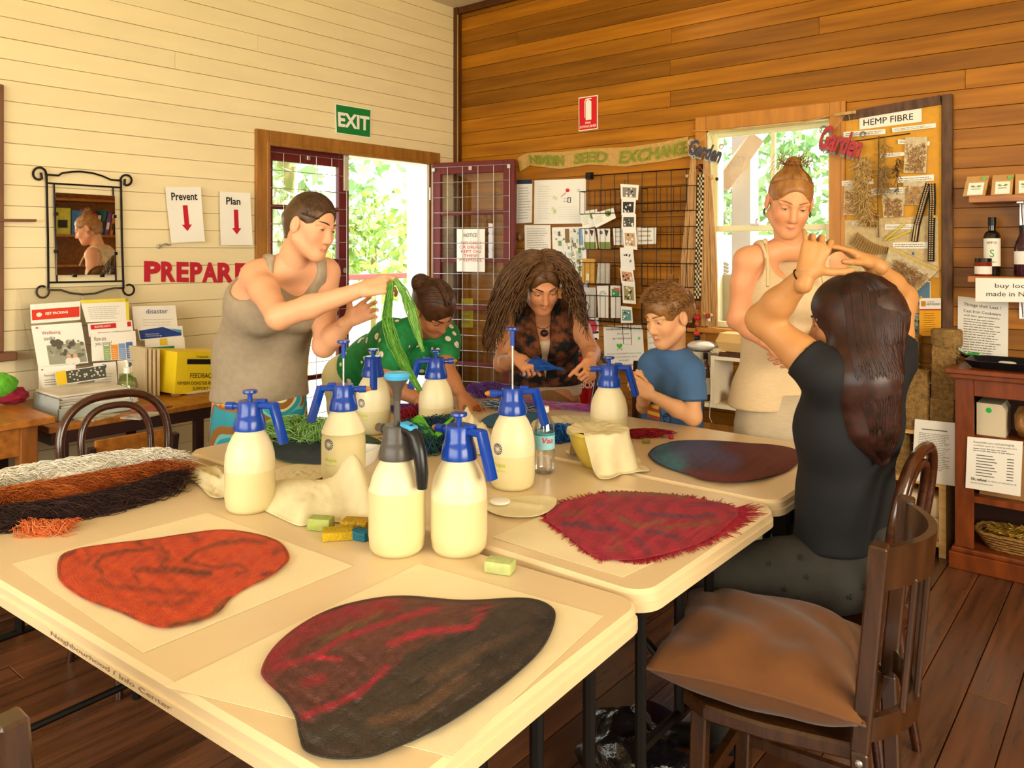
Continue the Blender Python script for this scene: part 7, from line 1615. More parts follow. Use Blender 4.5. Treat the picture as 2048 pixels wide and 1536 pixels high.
# water bottle
wb_ = on_z(1089, 945, ZT); o = thing('water_bottle', 'clear plastic water bottle with white cap and blue label', 'bottle', (wb_.x, wb_.y, ZW))
m = MB(); m.lathe([(0, 0.004), (0.024, 0.0), (0.030, 0.004), (0.0325, 0.014), (0.031, 0.03), (0.0325, 0.04), (0.031, 0.055), (0.0325, 0.07), (0.0325, 0.13), (0.029, 0.155), (0.018, 0.178), (0.0125, 0.186), (0.0125, 0.196), (0, 0.196)], 28, cap=False); m.build('bottle', thin_glass('pet_plastic', (0.93, 0.96, 0.97), 0.3, 0.04), o, smooth=60, local=True)
m = MB(); m.lathe([(0.0135, 0.19), (0.0145, 0.192), (0.0145, 0.208), (0, 0.209)], 18); m.build('cap', MATS['white_plastic'], o, smooth=40, local=True)
m = MB(); m.lathe([(0.0328, 0.078), (0.0328, 0.128)], 28, cap=False); m.build('label', pm('water_label', '#8fcbd8', rough=0.4, var=0.08, scale=60), o, smooth=40, local=True)
th = math.atan2(CAM.y - wb_.y, CAM.x - wb_.x); tv, tf = text_mesh('Vaa', 0.02, 0.2); x0 = min(q[0] for q in tv); x1 = max(q[0] for q in tv); y0 = min(q[1] for q in tv); y1 = max(q[1] for q in tv)
mkobj('print', [(0.0333 * math.cos(th + ((q[0] - x0) / (x1 - x0) - 0.2) * 1.1), 0.0333 * math.sin(th + ((q[0] - x0) / (x1 - x0) - 0.2) * 1.1), 0.098 + (q[1] - y0) / (y1 - y0) * 0.018) for q in tv], tf, ink('#c22a3a'), o, local=True)
m = MB(); m.lathe([(0.0331, 0.121), (0.0331, 0.127)], 28, cap=False); m.build('label_stripe', pm('label_teal', '#1f8a9a', rough=0.4), o, local=True)
# plastic container, lid
p = on_z(705, 925, ZT); o = thing('plastic_container', 'shallow translucent plastic container beside the raised-pump spray bottle', 'container', (p.x, p.y, ZW)); m = MB(); R_ = Matrix.Translation((p.x, p.y, ZW)) @ Matrix.Rotation(0.35, 4, 'Z')
rows = []
for (ins, z) in ((0.012, 0.0), (0.006, 0.02), (0.0, 0.045), (-0.004, 0.046), (-0.004, 0.049), (0.004, 0.049), (0.014, 0.004)): rows.append([R_ @ Vector((x, y, z)) for x, y in rrect(-0.08 + ins, 0.08 - ins, -0.06 + ins, 0.06 - ins, 0.025, 4)])
n = len(rows[0]); v = [q for r_ in rows for q in r_]; f = [tuple(range(n))[::-1], tuple((len(rows) - 1) * n + i for i in range(n))]
for k in range(len(rows) - 1):
 for i in range(n): f.append((k * n + i, k * n + (i + 1) % n, (k + 1) * n + (i + 1) % n, (k + 1) * n + i))
mkobj('tub', v, f, pm('frosted_plastic', '#f2efe6', rough=0.25, var=0.02, alpha=0.62, spec=0.5), o, 40)
p = on_z(1000, 1014, ZT); m = MB(); m.lathe([(0, 0), (0.026, 0), (0.028, 0.002), (0.028, 0.006), (0.025, 0.008), (0, 0.007)], 24, M=Matrix.Translation((p.x, p.y, ZW + 0.012)))
tag(m.build('round_lid', MATS['white_plastic'], smooth=40, org=(p.x, p.y, ZW + 0.012)), 'small round white lid lying on the muslin sheets', 'lid')
# soaps and sponges
def soap(name, label, px, py, size, rot, col, holes=False, seed=1):
 p = on_z(px, py, ZT); o = thing(name, label, 'sponge' if holes else 'soap', (p.x, p.y, ZW), rot); m = MB(); v, f = chbox((-size[0] / 2, -size[1] / 2, 0.0), (size[0] / 2, size[1] / 2, size[2]), 0.005); m.add(v, f)
 m.build('block', pm(name + col.strip('#'), col, rough=0.85 if holes else 0.45, var=0.12, scale=60, bump=0.9 if holes else 0.15, bscale=160 if holes else 60), o, smooth=40, local=True)
soap('soap_bar', 'pale green soap bar lying under the edge of the big muslin', 642, 1058, (0.06, 0.038, 0.03), 0.5, '#a8b45a')
soap('soap_bar', 'pale green soap bar alone on the table seam near the crimson felt', 1000, 1143, (0.062, 0.04, 0.026), 0.35, '#b5bd78')
soap('sponge', 'mustard yellow sponge nearest the pale green soap', 676, 1076, (0.075, 0.05, 0.022), 0.9, '#c9a818', True)
soap('sponge', 'mustard yellow sponge half under the muslin beside the grey-headed spray bottle', 712, 1056, (0.07, 0.045, 0.022), 0.5, '#c9a022', True)
soap('sponge', 'teal blue sponge touching the grey-headed spray bottle', 722, 1078, (0.05, 0.035, 0.022), 0.2, '#1f6f86', True)
soap('soap_bar', 'small olive soap stub beside the draped bowl cloth', 1292, 886, (0.03, 0.02, 0.015), 0.4, '#8a8a4a')
# thin woven sheets under the felts
for lab, q in (('thin pale mesh sheet under the black and crimson felt', ((838, 1128), (1206, 1232), (905, 1515), (330, 1374))), ('thin pale mesh sheet under the orange felt', ((25, 1128), (415, 1026), (705, 1132), (285, 1306))), ('thin pale mesh sheet under the fringed crimson felt', ((985, 1075), (1215, 972), (1530, 1018), (1245, 1155)))):
 s = Sheet([on_z(a, b, ZT + 0.0008) for a, b in q], 0.0008); m = MB(); s.sheet(m); tag(m.build('mesh_sheet', pm('mesh_sheet', '#e6d4aa', rough=0.6, var=0.03, bump=0.15, bscale=500), org=s.p(0.5, 0.5)), lab, 'sheet', 'mesh sheets under the felts')
# handwriting on the long edge of the front table
tA = bpy.data.objects['folding_table']; tv, tf = text_mesh('Neighbourhood / Info Center'); x0 = min(q[0] for q in tv); x1 = max(q[0] for q in tv); y0 = min(q[1] for q in tv); y1 = max(q[1] for q in tv)
mkobj('marker_writing', [(0.02 + (q[0] - x0) / (x1 - x0) * 0.42, -0.3685, ZT - 0.040 + (q[1] - y0) / (y1 - y0) * 0.011) for q in tv], tf, ink('#8f7a5c'), tA, local=True)
# plastic bag on the floor under the tables
lump('plastic_bag', 'black plastic bag lying on the floor under the tables', 'bag', (3.05, -2.55, 0.09), (0.15, 0.12, 0.09), pm('black_bag', '#121114', rough=0.15, var=0.1, bump=1.0, bscale=25, spec=0.7), 12, amp=0.1)
# ================================================================== people: bodies grown from smooth blended volumes
class Vol:
 def __init__(s): s.p = []
 def cone(s, a, b, ra, rb, k=0.02, op=1): s.p.append(('c', np.array(a, float), np.array(b, float), ra, rb, k, op)); return s
 def cap(s, a, b, ra, rb, k=0.008, op=1): s.p.append(('f', np.array(a, float), np.array(b, float), ra, rb, k, op)); return s
 def ell(s, c, ax, rad, k=0.02, op=1): s.p.append(('e', np.array(c, float), np.array(ax, float), np.array(rad, float), None, k, op)); return s
 def ball(s, c, r, k=0.02, op=1): return s.ell(c, np.eye(3), (r, r, r), k, op)
 def half(s, c, n, k=0.005): s.p.append(('h', np.array(c, float), np.array(n, float) / np.linalg.norm(n), 0, 0, k, -1)); return s   # removes the side n points to
 def bounds(s):
  lo = np.full(3, 1e9); hi = -lo
  for t, a, b, ra, rb, k, op in s.p:
   if op < 0: continue
   if t in 'cf':
    for q, r in ((a, ra), (b, rb)): lo = np.minimum(lo, q - r); hi = np.maximum(hi, q + r)
   elif t == 'e': m = max(ra); lo = np.minimum(lo, a - m); hi = np.maximum(hi, a + m)
  return lo, hi
 def mesh(s, vox):
  lo, hi = s.bounds(); lo = lo - 3 * vox; hi = hi + 3 * vox; n = np.ceil((hi - lo) / vox).astype(int) + 1
  F = np.full(n, 0.2, np.float32); ax = [lo[i] + vox * np.arange(n[i]) for i in range(3)]
  for t, a, b, ra, rb, k, op in s.p:
   pad = k + 4 * vox
   if t in 'cf': l_ = np.minimum(a - ra, b - rb) - pad; h_ = np.maximum(a + ra, b + rb) + pad
   elif t == 'e': m = max(ra); l_ = a - m - pad; h_ = a + m + pad
   else: l_, h_ = lo, hi
   i0 = np.clip(np.floor((l_ - lo) / vox).astype(int), 0, n - 1); i1 = np.clip(np.ceil((h_ - lo) / vox).astype(int) + 1, 1, n)
   if np.any(i1 <= i0): continue
   X = ax[0][i0[0]:i1[0], None, None]; Y = ax[1][None, i0[1]:i1[1], None]; Z = ax[2][None, None, i0[2]:i1[2]]
   if t in 'cf':
    d = b - a; L2 = d @ d + 1e-12; tt = ((X - a[0]) * d[0] + (Y - a[1]) * d[1] + (Z - a[2]) * d[2]) / L2
    tc = np.clip(tt, 0, 1) if t == 'c' else tt
    q = np.sqrt((X - a[0] - tc * d[0]) ** 2 + (Y - a[1] - tc * d[1]) ** 2 + (Z - a[2] - tc * d[2]) ** 2) - (ra + (rb - ra) * np.clip(tc, 0, 1))
    if t == 'f': L = math.sqrt(L2); q = np.maximum(q, np.maximum(-tt * L, (tt - 1) * L))
   elif t == 'e':
    U = [((X - a[0]) * b[i][0] + (Y - a[1]) * b[i][1] + (Z - a[2]) * b[i][2]) for i in range(3)]
    k0 = np.sqrt(sum((U[i] / ra[i]) ** 2 for i in range(3))); k1 = np.sqrt(sum((U[i] / ra[i] ** 2) ** 2 for i in range(3))) + 1e-9; q = k0 * (k0 - 1) / k1
   else: q = -((X - a[0]) * b[0] + (Y - a[1]) * b[1] + (Z - a[2]) * b[2])
   sl = (slice(i0[0], i1[0]), slice(i0[1], i1[1]), slice(i0[2], i1[2])); G_ = F[sl]
   if op > 0: h = np.maximum(k - np.abs(G_ - q), 0) / k; F[sl] = np.minimum(G_, q) - h * h * k * 0.25
   else:
    q2 = -q if t != 'h' else -q
    h = np.maximum(k - np.abs(G_ - q2), 0) / k; F[sl] = np.maximum(G_, q2) + h * h * k * 0.25
  return nets(F, lo, vox)
def nets(F, lo, vox):
 S = F < 0; n = np.array(F.shape)
 c = [S[i:n[0] - 1 + i, j:n[1] - 1 + j, k:n[2] - 1 + k] for i in (0, 1) for j in (0, 1) for k in (0, 1)]
 al = np.logical_and.reduce(c); an = np.logical_or.reduce(c); act = an & ~al; idx = np.full(act.shape, -1, np.int64); cells = np.argwhere(act); idx[act] = np.arange(len(cells))
 acc = np.zeros((len(cells), 3)); cnt = np.zeros(len(cells)); off = [(i, j, k) for i in (0, 1) for j in (0, 1) for k in (0, 1)]
 val = [F[cells[:, 0] + o[0], cells[:, 1] + o[1], cells[:, 2] + o[2]].astype(float) for o in off]
 for p in range(8):
  for q in range(p + 1, 8):
   if sum(abs(off[p][m] - off[q][m]) for m in range(3)) != 1: continue
   m = (val[p] < 0) != (val[q] < 0); t = np.where(m, val[p] / np.where(m, val[p] - val[q], 1), 0)
   P = np.array(off[p])[None] + t[:, None] * (np.array(off[q]) - np.array(off[p]))[None]; acc += np.where(m[:, None], P, 0); cnt += m
 V = lo + vox * (cells + acc / cnt[:, None]); faces = []
 for a in range(3):
  b, d = (a + 1) % 3, (a + 2) % 3; A = [slice(None)] * 3; B = [slice(None)] * 3; A[a] = slice(0, n[a] - 1); B[a] = slice(1, n[a])
  e = S[tuple(A)] != S[tuple(B)]; E = np.argwhere(e); E = E[(E[:, b] > 0) & (E[:, d] > 0) & (E[:, b] < n[b] - 1) & (E[:, d] < n[d] - 1)]
  if not len(E): continue
  q = []
  for (ob, od) in ((-1, -1), (0, -1), (0, 0), (-1, 0)):
   C = E.copy(); C[:, b] += ob; C[:, d] += od; q.append(idx[C[:, 0], C[:, 1], C[:, 2]])
  Q = np.stack(q, 1); fl = S[E[:, 0], E[:, 1], E[:, 2]]; Q[~fl] = Q[~fl][:, ::-1]; faces.append(Q)
 Fc = np.concatenate(faces); Fc = Fc[(Fc >= 0).all(1)]
 # light smoothing
 for _ in range(2):
  nb = np.zeros_like(V); ct = np.zeros(len(V))
  for i in range(4):
   u, w = Fc[:, i], Fc[:, (i + 1) % 4]; np.add.at(nb, u, V[w]); np.add.at(ct, u, 1); np.add.at(nb, w, V[u]); np.add.at(ct, w, 1)
  V = V * 0.5 + 0.5 * nb / np.maximum(ct, 1)[:, None]
 return V, Fc
def unit(v): v = np.array(v, float); return v / (np.linalg.norm(v) + 1e-12)
def W(px, py, D): return np.array(dep(px, py, D))
def C3(x, d, z): return np.array(cdir(x, d, z))
def frame(f, u):
 f = unit(f); u = np.array(u, float); u = unit(u - f * (u @ f)); r = np.cross(f, u); return r, f, u      # right-hand side of the person is +r
class Head:
 """local axes: r (person's right), f (face), u (crown); origin between the ears"""
 def __init__(s, c, f, u, k=1.0): s.c = np.array(c, float); s.r, s.f, s.u = frame(f, u); s.k = k; s.ax = np.array([s.r, s.f, s.u])
 def P(s, x, y, z): return s.c + s.k * (x * s.r + y * s.f + z * s.u)
 def vol(s, neck, neck_r=0.05, child=False, female=True):
  k = s.k; v = Vol(); E = lambda x, y, z, rad, kk=0.02, op=1: v.ell(s.P(x, y, z), s.ax, np.array(rad) * k, kk * k, op)
  E(0, -0.012, 0.038, (0.073, 0.093, 0.083)); E(0, 0.028, -0.02, (0.062, 0.066, 0.078), 0.03); E(0, 0.038, -0.062, (0.048, 0.05, 0.05), 0.03); v.ball(s.P(0, 0.072, -0.096), 0.018 * k, 0.03 * k)
  for sx in (-1, 1):
   v.cone(s.P(sx * 0.058, 0.0, -0.055), s.P(sx * 0.014, 0.068, -0.096), 0.017 * k, 0.014 * k, 0.03 * k)
   E(sx * 0.036, 0.064, -0.028, (0.02, 0.018, 0.02), 0.025); E(sx * 0.031, 0.092, 0.006, (0.019, 0.014, 0.012), 0.014, -1)
   v.cone(s.P(sx * 0.012, 0.086, 0.026), s.P(sx * 0.048, 0.072, 0.024), 0.008 * k, 0.007 * k, 0.014 * k)
   v.ball(s.P(sx * 0.031, 0.0735, 0.006), 0.0142 * k, 0.004 * k)
   v.ball(s.P(sx * 0.011, 0.094, -0.036), 0.0078 * k, 0.008 * k)
   E(sx * 0.079, -0.006, -0.006, (0.009, 0.020, 0.033), 0.008); E(sx * 0.088, 0.000, -0.002, (0.006, 0.011, 0.019), 0.003, -1)
  v.cone(s.P(0, 0.086, 0.012), s.P(0, 0.106, -0.028), 0.0075 * k, 0.0098 * k, 0.014 * k); v.ball(s.P(0, 0.105, -0.033), 0.0095 * k, 0.008 * k)
  v.cone(s.P(-0.019, 0.082, -0.0655), s.P(0.0, 0.0925, -0.062), 0.0045 * k, 0.0062 * k, 0.006 * k); v.cone(s.P(0.019, 0.082, -0.0655), s.P(0.0, 0.0925, -0.062), 0.0045 * k, 0.0062 * k, 0.006 * k)
  v.cone(s.P(-0.016, 0.081, -0.072), s.P(0.016, 0.081, -0.072), 0.006 * k, 0.006 * k, 0.006 * k); v.ball(s.P(0, 0.087, -0.0735), 0.0072 * k, 0.008 * k)
  v.cone(s.P(-0.02, 0.092, -0.0685), s.P(0.02, 0.092, -0.0685), 0.0016 * k, 0.0016 * k, 0.003 * k, -1)
  v.cone(s.P(0, -0.025, -0.045), neck, neck_r, neck_r * 1.08, 0.03)
  return v
 def tint(s, V, skin, lip=(0.55, 0.16, 0.13), blush=0.35):
  q = (V - s.c) @ s.ax.T / s.k; col = np.tile(np.array(skin), (len(V), 1))
  m = np.exp(-((q[:, 0] / 0.019) ** 4 + ((q[:, 2] + 0.0685) / 0.0088) ** 4)) * (q[:, 1] > 0.068); col = col * (1 - 0.75 * m[:, None]) + np.array(lip) * 0.75 * m[:, None]
  for sx in (-1, 1):
   m = blush * np.exp(-(((q[:, 0] - sx * 0.045) / 0.024) ** 2 + ((q[:, 2] + 0.03) / 0.024) ** 2)) * (q[:, 1] > 0.02); col = col * (1 - m[:, None]) + np.array((skin[0] * 1.0, skin[1] * 0.62, skin[2] * 0.6)) * m[:, None]
  m = 0.25 * np.exp(-((q[:, 0] / 0.014) ** 2 + ((q[:, 2] + 0.034) / 0.014) ** 2)) * (q[:, 1] > 0.09); col = col * (1 - m[:, None]) + np.array((skin[0], skin[1] * 0.7, skin[2] * 0.65)) * m[:, None]
  return col
 def features(s, root, brow, iris='#3a2a1c', openness=0.25):
  k = s.k; eb = MB()
  for sx in (-1, 1):
   m = MB(); c = s.P(sx * 0.031, 0.0735, 0.006)
   # visible slit of the eye between the lowered lid and the lower lid
   pts = []; hgt = 0.0105 * openness
   for i in range(9):
    a = -1 + i / 4; pts.append((a * 0.0115, hgt * (1 - a * a)))
   lo = [(a * 0.0115, -0.0025 * (1 - a * a)) for a in [-1 + i / 4 for i in range(9)]][::-1]
   def onb(x, z): return s.P(sx * 0.031 + x, 0.0735 + math.sqrt(max(1e-6, 0.0151 ** 2 - x * x - (z - 0.003) ** 2)), 0.006 + z - 0.003)
   V = [onb(x, z) for x, z in pts + lo]; m.add(V, [tuple(range(len(V)))]); m.build('eye', pm('eye_white', '#d8cfc2', rough=0.2, var=0.0), root)
   m = MB(); V = [onb(0.0035 * math.cos(a), min(hgt, max(-0.0022, 0.001 + 0.0045 * math.sin(a)))) + s.f * 0.0004 for a in [i * 0.5236 for i in range(12)]]; m.add(V, [tuple(range(12))]); m.build('iris', pm('iris' + iris.strip('#'), iris, rough=0.1, var=0.0), root)
   m = MB(); m.tube([onb(x * 1.06, z + 0.0006) for x, z in pts], [0.0004, 0.0009, 0.0012, 0.0013, 0.0013, 0.0013, 0.0012, 0.0010, 0.0004], 4); m.build('eyelash', pm('lash', '#241710', rough=0.7), root)
   m = MB(); m.tube([s.P(sx * (0.012 + 0.038 * t), 0.0955 - 0.018 * t * t - 0.004 * t, 0.0275 + 0.0055 * math.sin(t * 2.4)) for t in [i / 6 for i in range(7)]], [0.0022 * k, 0.003 * k, 0.003 * k, 0.0028 * k, 0.0022 * k, 0.0016 * k, 0.0007], 5); m.build('eyebrow', brow, root, smooth=60)
def hand_vol(v, wrist, d, n, right, curl, thumb=(0.6, 0.7, 0.35), k=1.0, spread=0.0, wr=0.024):
 """five separate fingers rooted in a palm; d wrist->knuckles, n the way the palm faces"""
 d = unit(d); n = np.array(n, float); n = unit(n - d * (n @ d)); t = np.cross(d, n) * (1 if right else -1)
 w = np.array(wrist, float); v.cone(w - d * 0.03 * k, w + d * 0.012 * k, wr * k, wr * 0.95 * k, 0.01)
 offs = (0.031, 0.0105, -0.0105, -0.030); lens = (0.070, 0.078, 0.072, 0.057); kl = (0.086, 0.090, 0.086, 0.078); rad = (0.0088, 0.009, 0.0086, 0.0076)
 for i in range(4):
  K_ = w + (d * kl[i] + t * offs[i] - n * 0.002) * k; v.cone(w + (d * 0.012 + t * offs[i] * 0.55) * k, K_, 0.0145 * k, 0.0112 * k, 0.012)
 v.cone(w + (d * 0.03 + t * 0.012) * k, w + (d * 0.07 + t * 0.012) * k, 0.0145 * k, 0.012 * k, 0.012); v.cone(w + (d * 0.03 - t * 0.012) * k, w + (d * 0.07 - t * 0.012) * k, 0.0145 * k, 0.012 * k, 0.012)
 tips = []
 for i in range(4):
  c = curl[i] if isinstance(curl[i], (tuple, list)) else (curl[i], curl[i] * 1.1, curl[i] * 0.8)
  p = w + (d * kl[i] + t * offs[i] - n * 0.002) * k; dd = unit(d + t * spread * (1.5 - i) * 0.35); a = 0; r0 = rad[i]
  for j, fr in enumerate((0.46, 0.30, 0.24)):
   a += c[j]; e = dd * math.cos(a) + n * math.sin(a); q = p + e * lens[i] * fr * k; v.cone(p, q, r0 * k, r0 * 0.9 * k, 0.0035); p = q; r0 *= 0.9
  tips.append(p)
 ct, cd, cn = thumb; p = w + (d * 0.022 + t * 0.024 + n * 0.004) * k; e = unit(t * ct + d * cd + n * cn); v.cone(w + d * 0.012 * k + t * 0.012 * k, p, 0.016 * k, 0.0145 * k, 0.012)
 for j, (l, r0, r1) in enumerate(((0.042, 0.0135, 0.0108), (0.033, 0.0105, 0.0095), (0.027, 0.0095, 0.0078))):
  q = p + e * l * k; v.cone(p, q, r0 * k, r1 * k, 0.005 if j else 0.012); p = q; e = unit(e + n * 0.22 * cn + d * 0.18)
 tips.append(p); return tips
SKINM = {}
def skin_mat(name):
 return pm('skin_' + name, '#ffffff', rough=0.48, var=0.035, scale=14, attr='Col', sss=0.12, spec=0.35)
class Person:
 def __init__(s, label, skin, base):
  s.root = thing('person', label, 'person', base); s.skin = rgb(skin); s.V = []; s.F = []; s.C = []; s.n = 0
 def add(s, V, F, col=None):
  s.V.append(V); s.F.append(F + s.n); s.n += len(V); s.C.append(np.tile(np.array(s.skin), (len(V), 1)) if col is None else col)
 def finish(s, name):
  V = np.concatenate(s.V); F = np.concatenate(s.F); o = mkobj('body', V, F, skin_mat(name), s.root, 180)
  at = o.data.color_attributes.new('Col', 'FLOAT_COLOR', 'POINT'); C_ = np.concatenate(s.C); at.data.foreach_set('color', np.concatenate([C_, np.ones((len(C_), 1))], 1).astype(np.float32).ravel()); s.body = o; return o
 def cloth(s, name, vol, mat, vox=0.008): V, F = vol.mesh(vox); return mkobj(name, V, F, mat, s.root, 180)
def torso(v, P, Wc, C_, N, SR, SL, f, g=0.0, sc=1.0, bust=0.0, belly=0.0):
 """trunk from pelvis to shoulders; g inflates it for clothing"""
 l = unit(np.array(SL) - np.array(SR)); f = unit(f - l * (f @ l)); k = 0.06 * sc
 for sx in (-1, 1):
  v.cone(P + l * sx * 0.072 * sc, Wc + l * sx * 0.052 * sc, 0.098 * sc + g, (0.080 + belly * 0.5) * sc + g, k); v.cone(Wc + l * sx * 0.052 * sc, C_ + l * sx * 0.070 * sc, (0.080 + belly * 0.5) * sc + g, 0.090 * sc + g, k)
  v.cone(C_ + l * sx * 0.070 * sc, (SR if sx < 0 else SL) - l * sx * 0.035 * sc, 0.085 * sc + g, 0.048 * sc + g, k)
  v.cone(N, (SR if sx < 0 else SL), 0.046 * sc + g, 0.044 * sc + g, 0.04 * sc)
  if bust: v.ball(C_ + l * sx * 0.068 * sc + f * (0.062 + bust * 0.5) * sc - unit(N - P) * 0.02 * sc, (0.052 + bust * 0.4) * sc + g, 0.035 * sc)
 if belly: v.ball((P + Wc) / 2 + f * 0.045 * sc, 0.095 * sc + g, 0.06 * sc)
def limb(v, a, b, ra, rb, k=0.03, bulge=0.0):
 a = np.array(a, float); b = np.array(b, float); m = a * 0.62 + b * 0.38; rm = ra * 0.6 + rb * 0.4 + bulge; v.cone(a, m, ra, rm, k); v.cone(m, b, rm, rb, k)
def loft(rows, folds=0, amp=0.0, n=64, phase=0.0, cap=True):
 """rows: (centre, right axis, fwd axis, rx, ry, fold gain)"""
 v = []; f = []
 for c, r_, fw, rx, ry, gn in rows:
  for i in range(n):
   a = 2 * math.pi * i / n; m = 1 + amp * gn * math.sin(folds * a + phase + 1.5 * math.sin(a * 2)); v.append(np.array(c) + np.array(r_) * rx * m * math.cos(a) + np.array(fw) * ry * m * math.sin(a))
 k = len(rows)
 for j in range(k - 1):
  for i in range(n): i2 = (i + 1) % n; f.append((j * n + i, j * n + i2, (j + 1) * n + i2, (j + 1) * n + i))
 if cap: f.append(tuple(range(n))[::-1]); f.append(tuple((k - 1) * n + i for i in range(n)))
 return v, f
def strands(paths, r, n=4, taper=True):
 m = MB()
 for P in paths:
  k = len(P); m.tube(P, [r * (1 if not taper else (0.55 + 0.45 * math.sin(math.pi * min(1, 0.25 + 0.75 * i / (k - 1))))) for i in range(k)], n)
 return m
def shoes(p, pos, heading, col, mat=None):
 for q in pos:
  v = Vol(); h = unit(heading); v.cone(q + np.array([0, 0, 0.035]), q + h * 0.13 + np.array([0, 0, 0.028]), 0.038, 0.030, 0.02); v.cone(q - h * 0.04 + np.array([0, 0, 0.036]), q + np.array([0, 0, 0.06]), 0.036, 0.036, 0.02); v.half(q, (0, 0, -1)); p.cloth('shoe', v, mat or pm('shoe' + col.strip('#'), col, rough=0.6), 0.008)
def hairmat(name, c, c2): return pm('hair_' + name, c, col2=c2, rough=0.42, scale=40, spec=0.45, objvar=0.0)
def cap_vol(h, grow=0.010, face=(0.0, 0.118, -0.05, 0.086, 0.078, 0.122), ears=True, nape=-0.075):
 v = Vol(); k = h.k; v.ell(h.P(0, -0.012, 0.038), h.ax, np.array((0.073 + grow, 0.093 + grow, 0.083 + grow)) * k, 0.01); v.cone(h.P(0, -0.06, 0.0), h.P(0, -0.045, -0.055), (0.056 + grow) * k, (0.047 + grow * 0.6) * k, 0.03)
 v.ell(h.P(*face[:3]), h.ax, np.array(face[3:]) * k, 0.012, -1); v.half(h.P(0, 0, nape), -h.u, 0.01)
 if ears:
  for sx in (-1, 1): v.ell(h.P(sx * 0.086, 0.012, -0.022), h.ax, np.array((0.03, 0.038, 0.042)) * k, 0.01, -1)
 return v
from mathutils.bvhtree import BVHTree
def drape(paths, ob, lift=0.0012, lim=0.016):
 """lay strand paths on the surface of a hair volume"""
 o_ = WORG[ob.name]; me = ob.data; T = BVHTree.FromPolygons([tuple(v.co) for v in me.vertices], [tuple(q.vertices) for q in me.polygons]); out = []
 for P in paths:
  Q = []
  for p in P:
   hit = T.find_nearest(Vector(p) - o_)
   if hit[0] is None or hit[3] > lim: continue
   Q.append(np.array(hit[0] + hit[1] * lift + o_))
  if len(Q) >= 3: out.append(Q)
 return out
def band_mat(name, cols, scale, rough=0.8, dist=0.35):
 """retro swirls: rings around scattered centres, cut into flat colour bands"""
 m = bpy.data.materials.new(name); m.use_nodes = True; nt = m.node_tree; L = nt.links; b = nt.nodes['Principled BSDF']; b.inputs['Roughness'].default_value = rough
 tc = _n(nt, 'ShaderNodeTexCoord'); v = _n(nt, 'ShaderNodeTexVoronoi'); v.inputs['Scale'].default_value = scale; v.inputs['Randomness'].default_value = 0.8
 nz = _n(nt, 'ShaderNodeTexNoise'); nz.inputs['Scale'].default_value = scale * 0.6; L.new(tc.outputs['Object'], nz.inputs['Vector'])
 ad = _n(nt, 'ShaderNodeMix', data_type='RGBA'); ad.inputs[0].default_value = dist * 0.2; L.new(tc.outputs['Object'], ad.inputs[6]); L.new(nz.outputs['Color'], ad.inputs[7]); L.new(ad.outputs[2], v.inputs['Vector'])
 cr = _n(nt, 'ShaderNodeValToRGB'); cr.color_ramp.interpolation = 'CONSTANT'; e = cr.color_ramp.elements
 while len(e) < len(cols): e.new(0.5)
 for i, (p, c) in enumerate(cols): e[i].position = p; e[i].color = (*rgb(c), 1)
 L.new(v.outputs['Distance'], cr.inputs['Fac']); L.new(cr.outputs['Color'], b.inputs['Base Color']); MATS[name] = m; return m
def down_legs(p, hips, knees, ankles, r=(0.08, 0.055, 0.04), v=None):
 v = v or Vol()
 for h, k, a in zip(hips, knees, ankles): limb(v, h, k, r[0], r[1], 0.03); limb(v, k, a, r[1], r[2], 0.02)
 return v
def floor_of(q): return np.array([q[0], q[1], 0.0])
rs = random.Random(21)
# ---------------------------------------------------------------- 1 grey tank top
p = Person('person in a grey tank top and turquoise patterned skirt, lifting green wool', '#dfa47c', on_z(515, 1010, 0) if False else floor_of(W(520, 800, 3.28)))
P, Wc, Cc, N = W(520, 800, 3.28), W(522, 700, 3.24), W(556, 600, 3.1), W(583, 530, 3.03); SR, SL = W(512, 552, 2.99), W(652, 545, 3.14); F = C3(0.55, -0.78, -0.25)
hd = Head(W(621, 452, 2.97), C3(0.84, -0.44, -0.28), C3(0.22, 0.0, 1.0), 1.0)
V, Fc = hd.vol(N, 0.056).mesh(0.0026); p.add(V, Fc, hd.tint(V, p.skin, blush=0.5))
v = Vol(); torso(v, P, Wc, Cc, N, SR, SL, F, 0, 1.12, 0.03, 0.03)
ER, WR = W(558, 634, 2.74), W(722, 580, 2.70); EL, WL = W(648, 692, 3.04), W(699, 640, 2.95)
limb(v, SR, ER, 0.054, 0.044, 0.03); limb(v, ER, WR, 0.044, 0.027, 0.02, 0.004); limb(v, SL, EL, 0.052, 0.043, 0.03); limb(v, EL, WL, 0.043, 0.027, 0.02, 0.004)
l = unit(SL - SR); kn = [P - l * 0.09 + np.array([0, 0, -0.42]), P + l * 0.09 + np.array([0, 0, -0.42])]; an = [floor_of(q) + np.array([0, 0, 0.07]) for q in kn]
down_legs(p, [P - l * 0.09, P + l * 0.09], kn, an, v=v); V, Fc = v.mesh(0.009); p.add(V, Fc)
v = Vol(); hand_vol(v, WR, C3(0.97, 0.0, 0.22), C3(0.1, 0.75, -0.66), True, [(0.5, 0.7, 0.4), (0.55, 0.75, 0.45), (0.7, 0.8, 0.5), (0.8, 0.9, 0.5)], (0.25, 0.95, 0.45), 1.0, wr=0.025)
hand_vol(v, WL, C3(0.8, -0.25, 0.45), C3(-0.1, -0.8, -0.25), False, [0.3, 0.32, 0.38, 0.45], (0.7, 0.6, 0.4), 0.98, 0.4, wr=0.025); V, Fc = v.mesh(0.003); p.add(V, Fc); p.finish('fair')
hd.features(p.root, hairmat('darkbrown', '#4a3220', '#2e1c10'), openness=0.3)
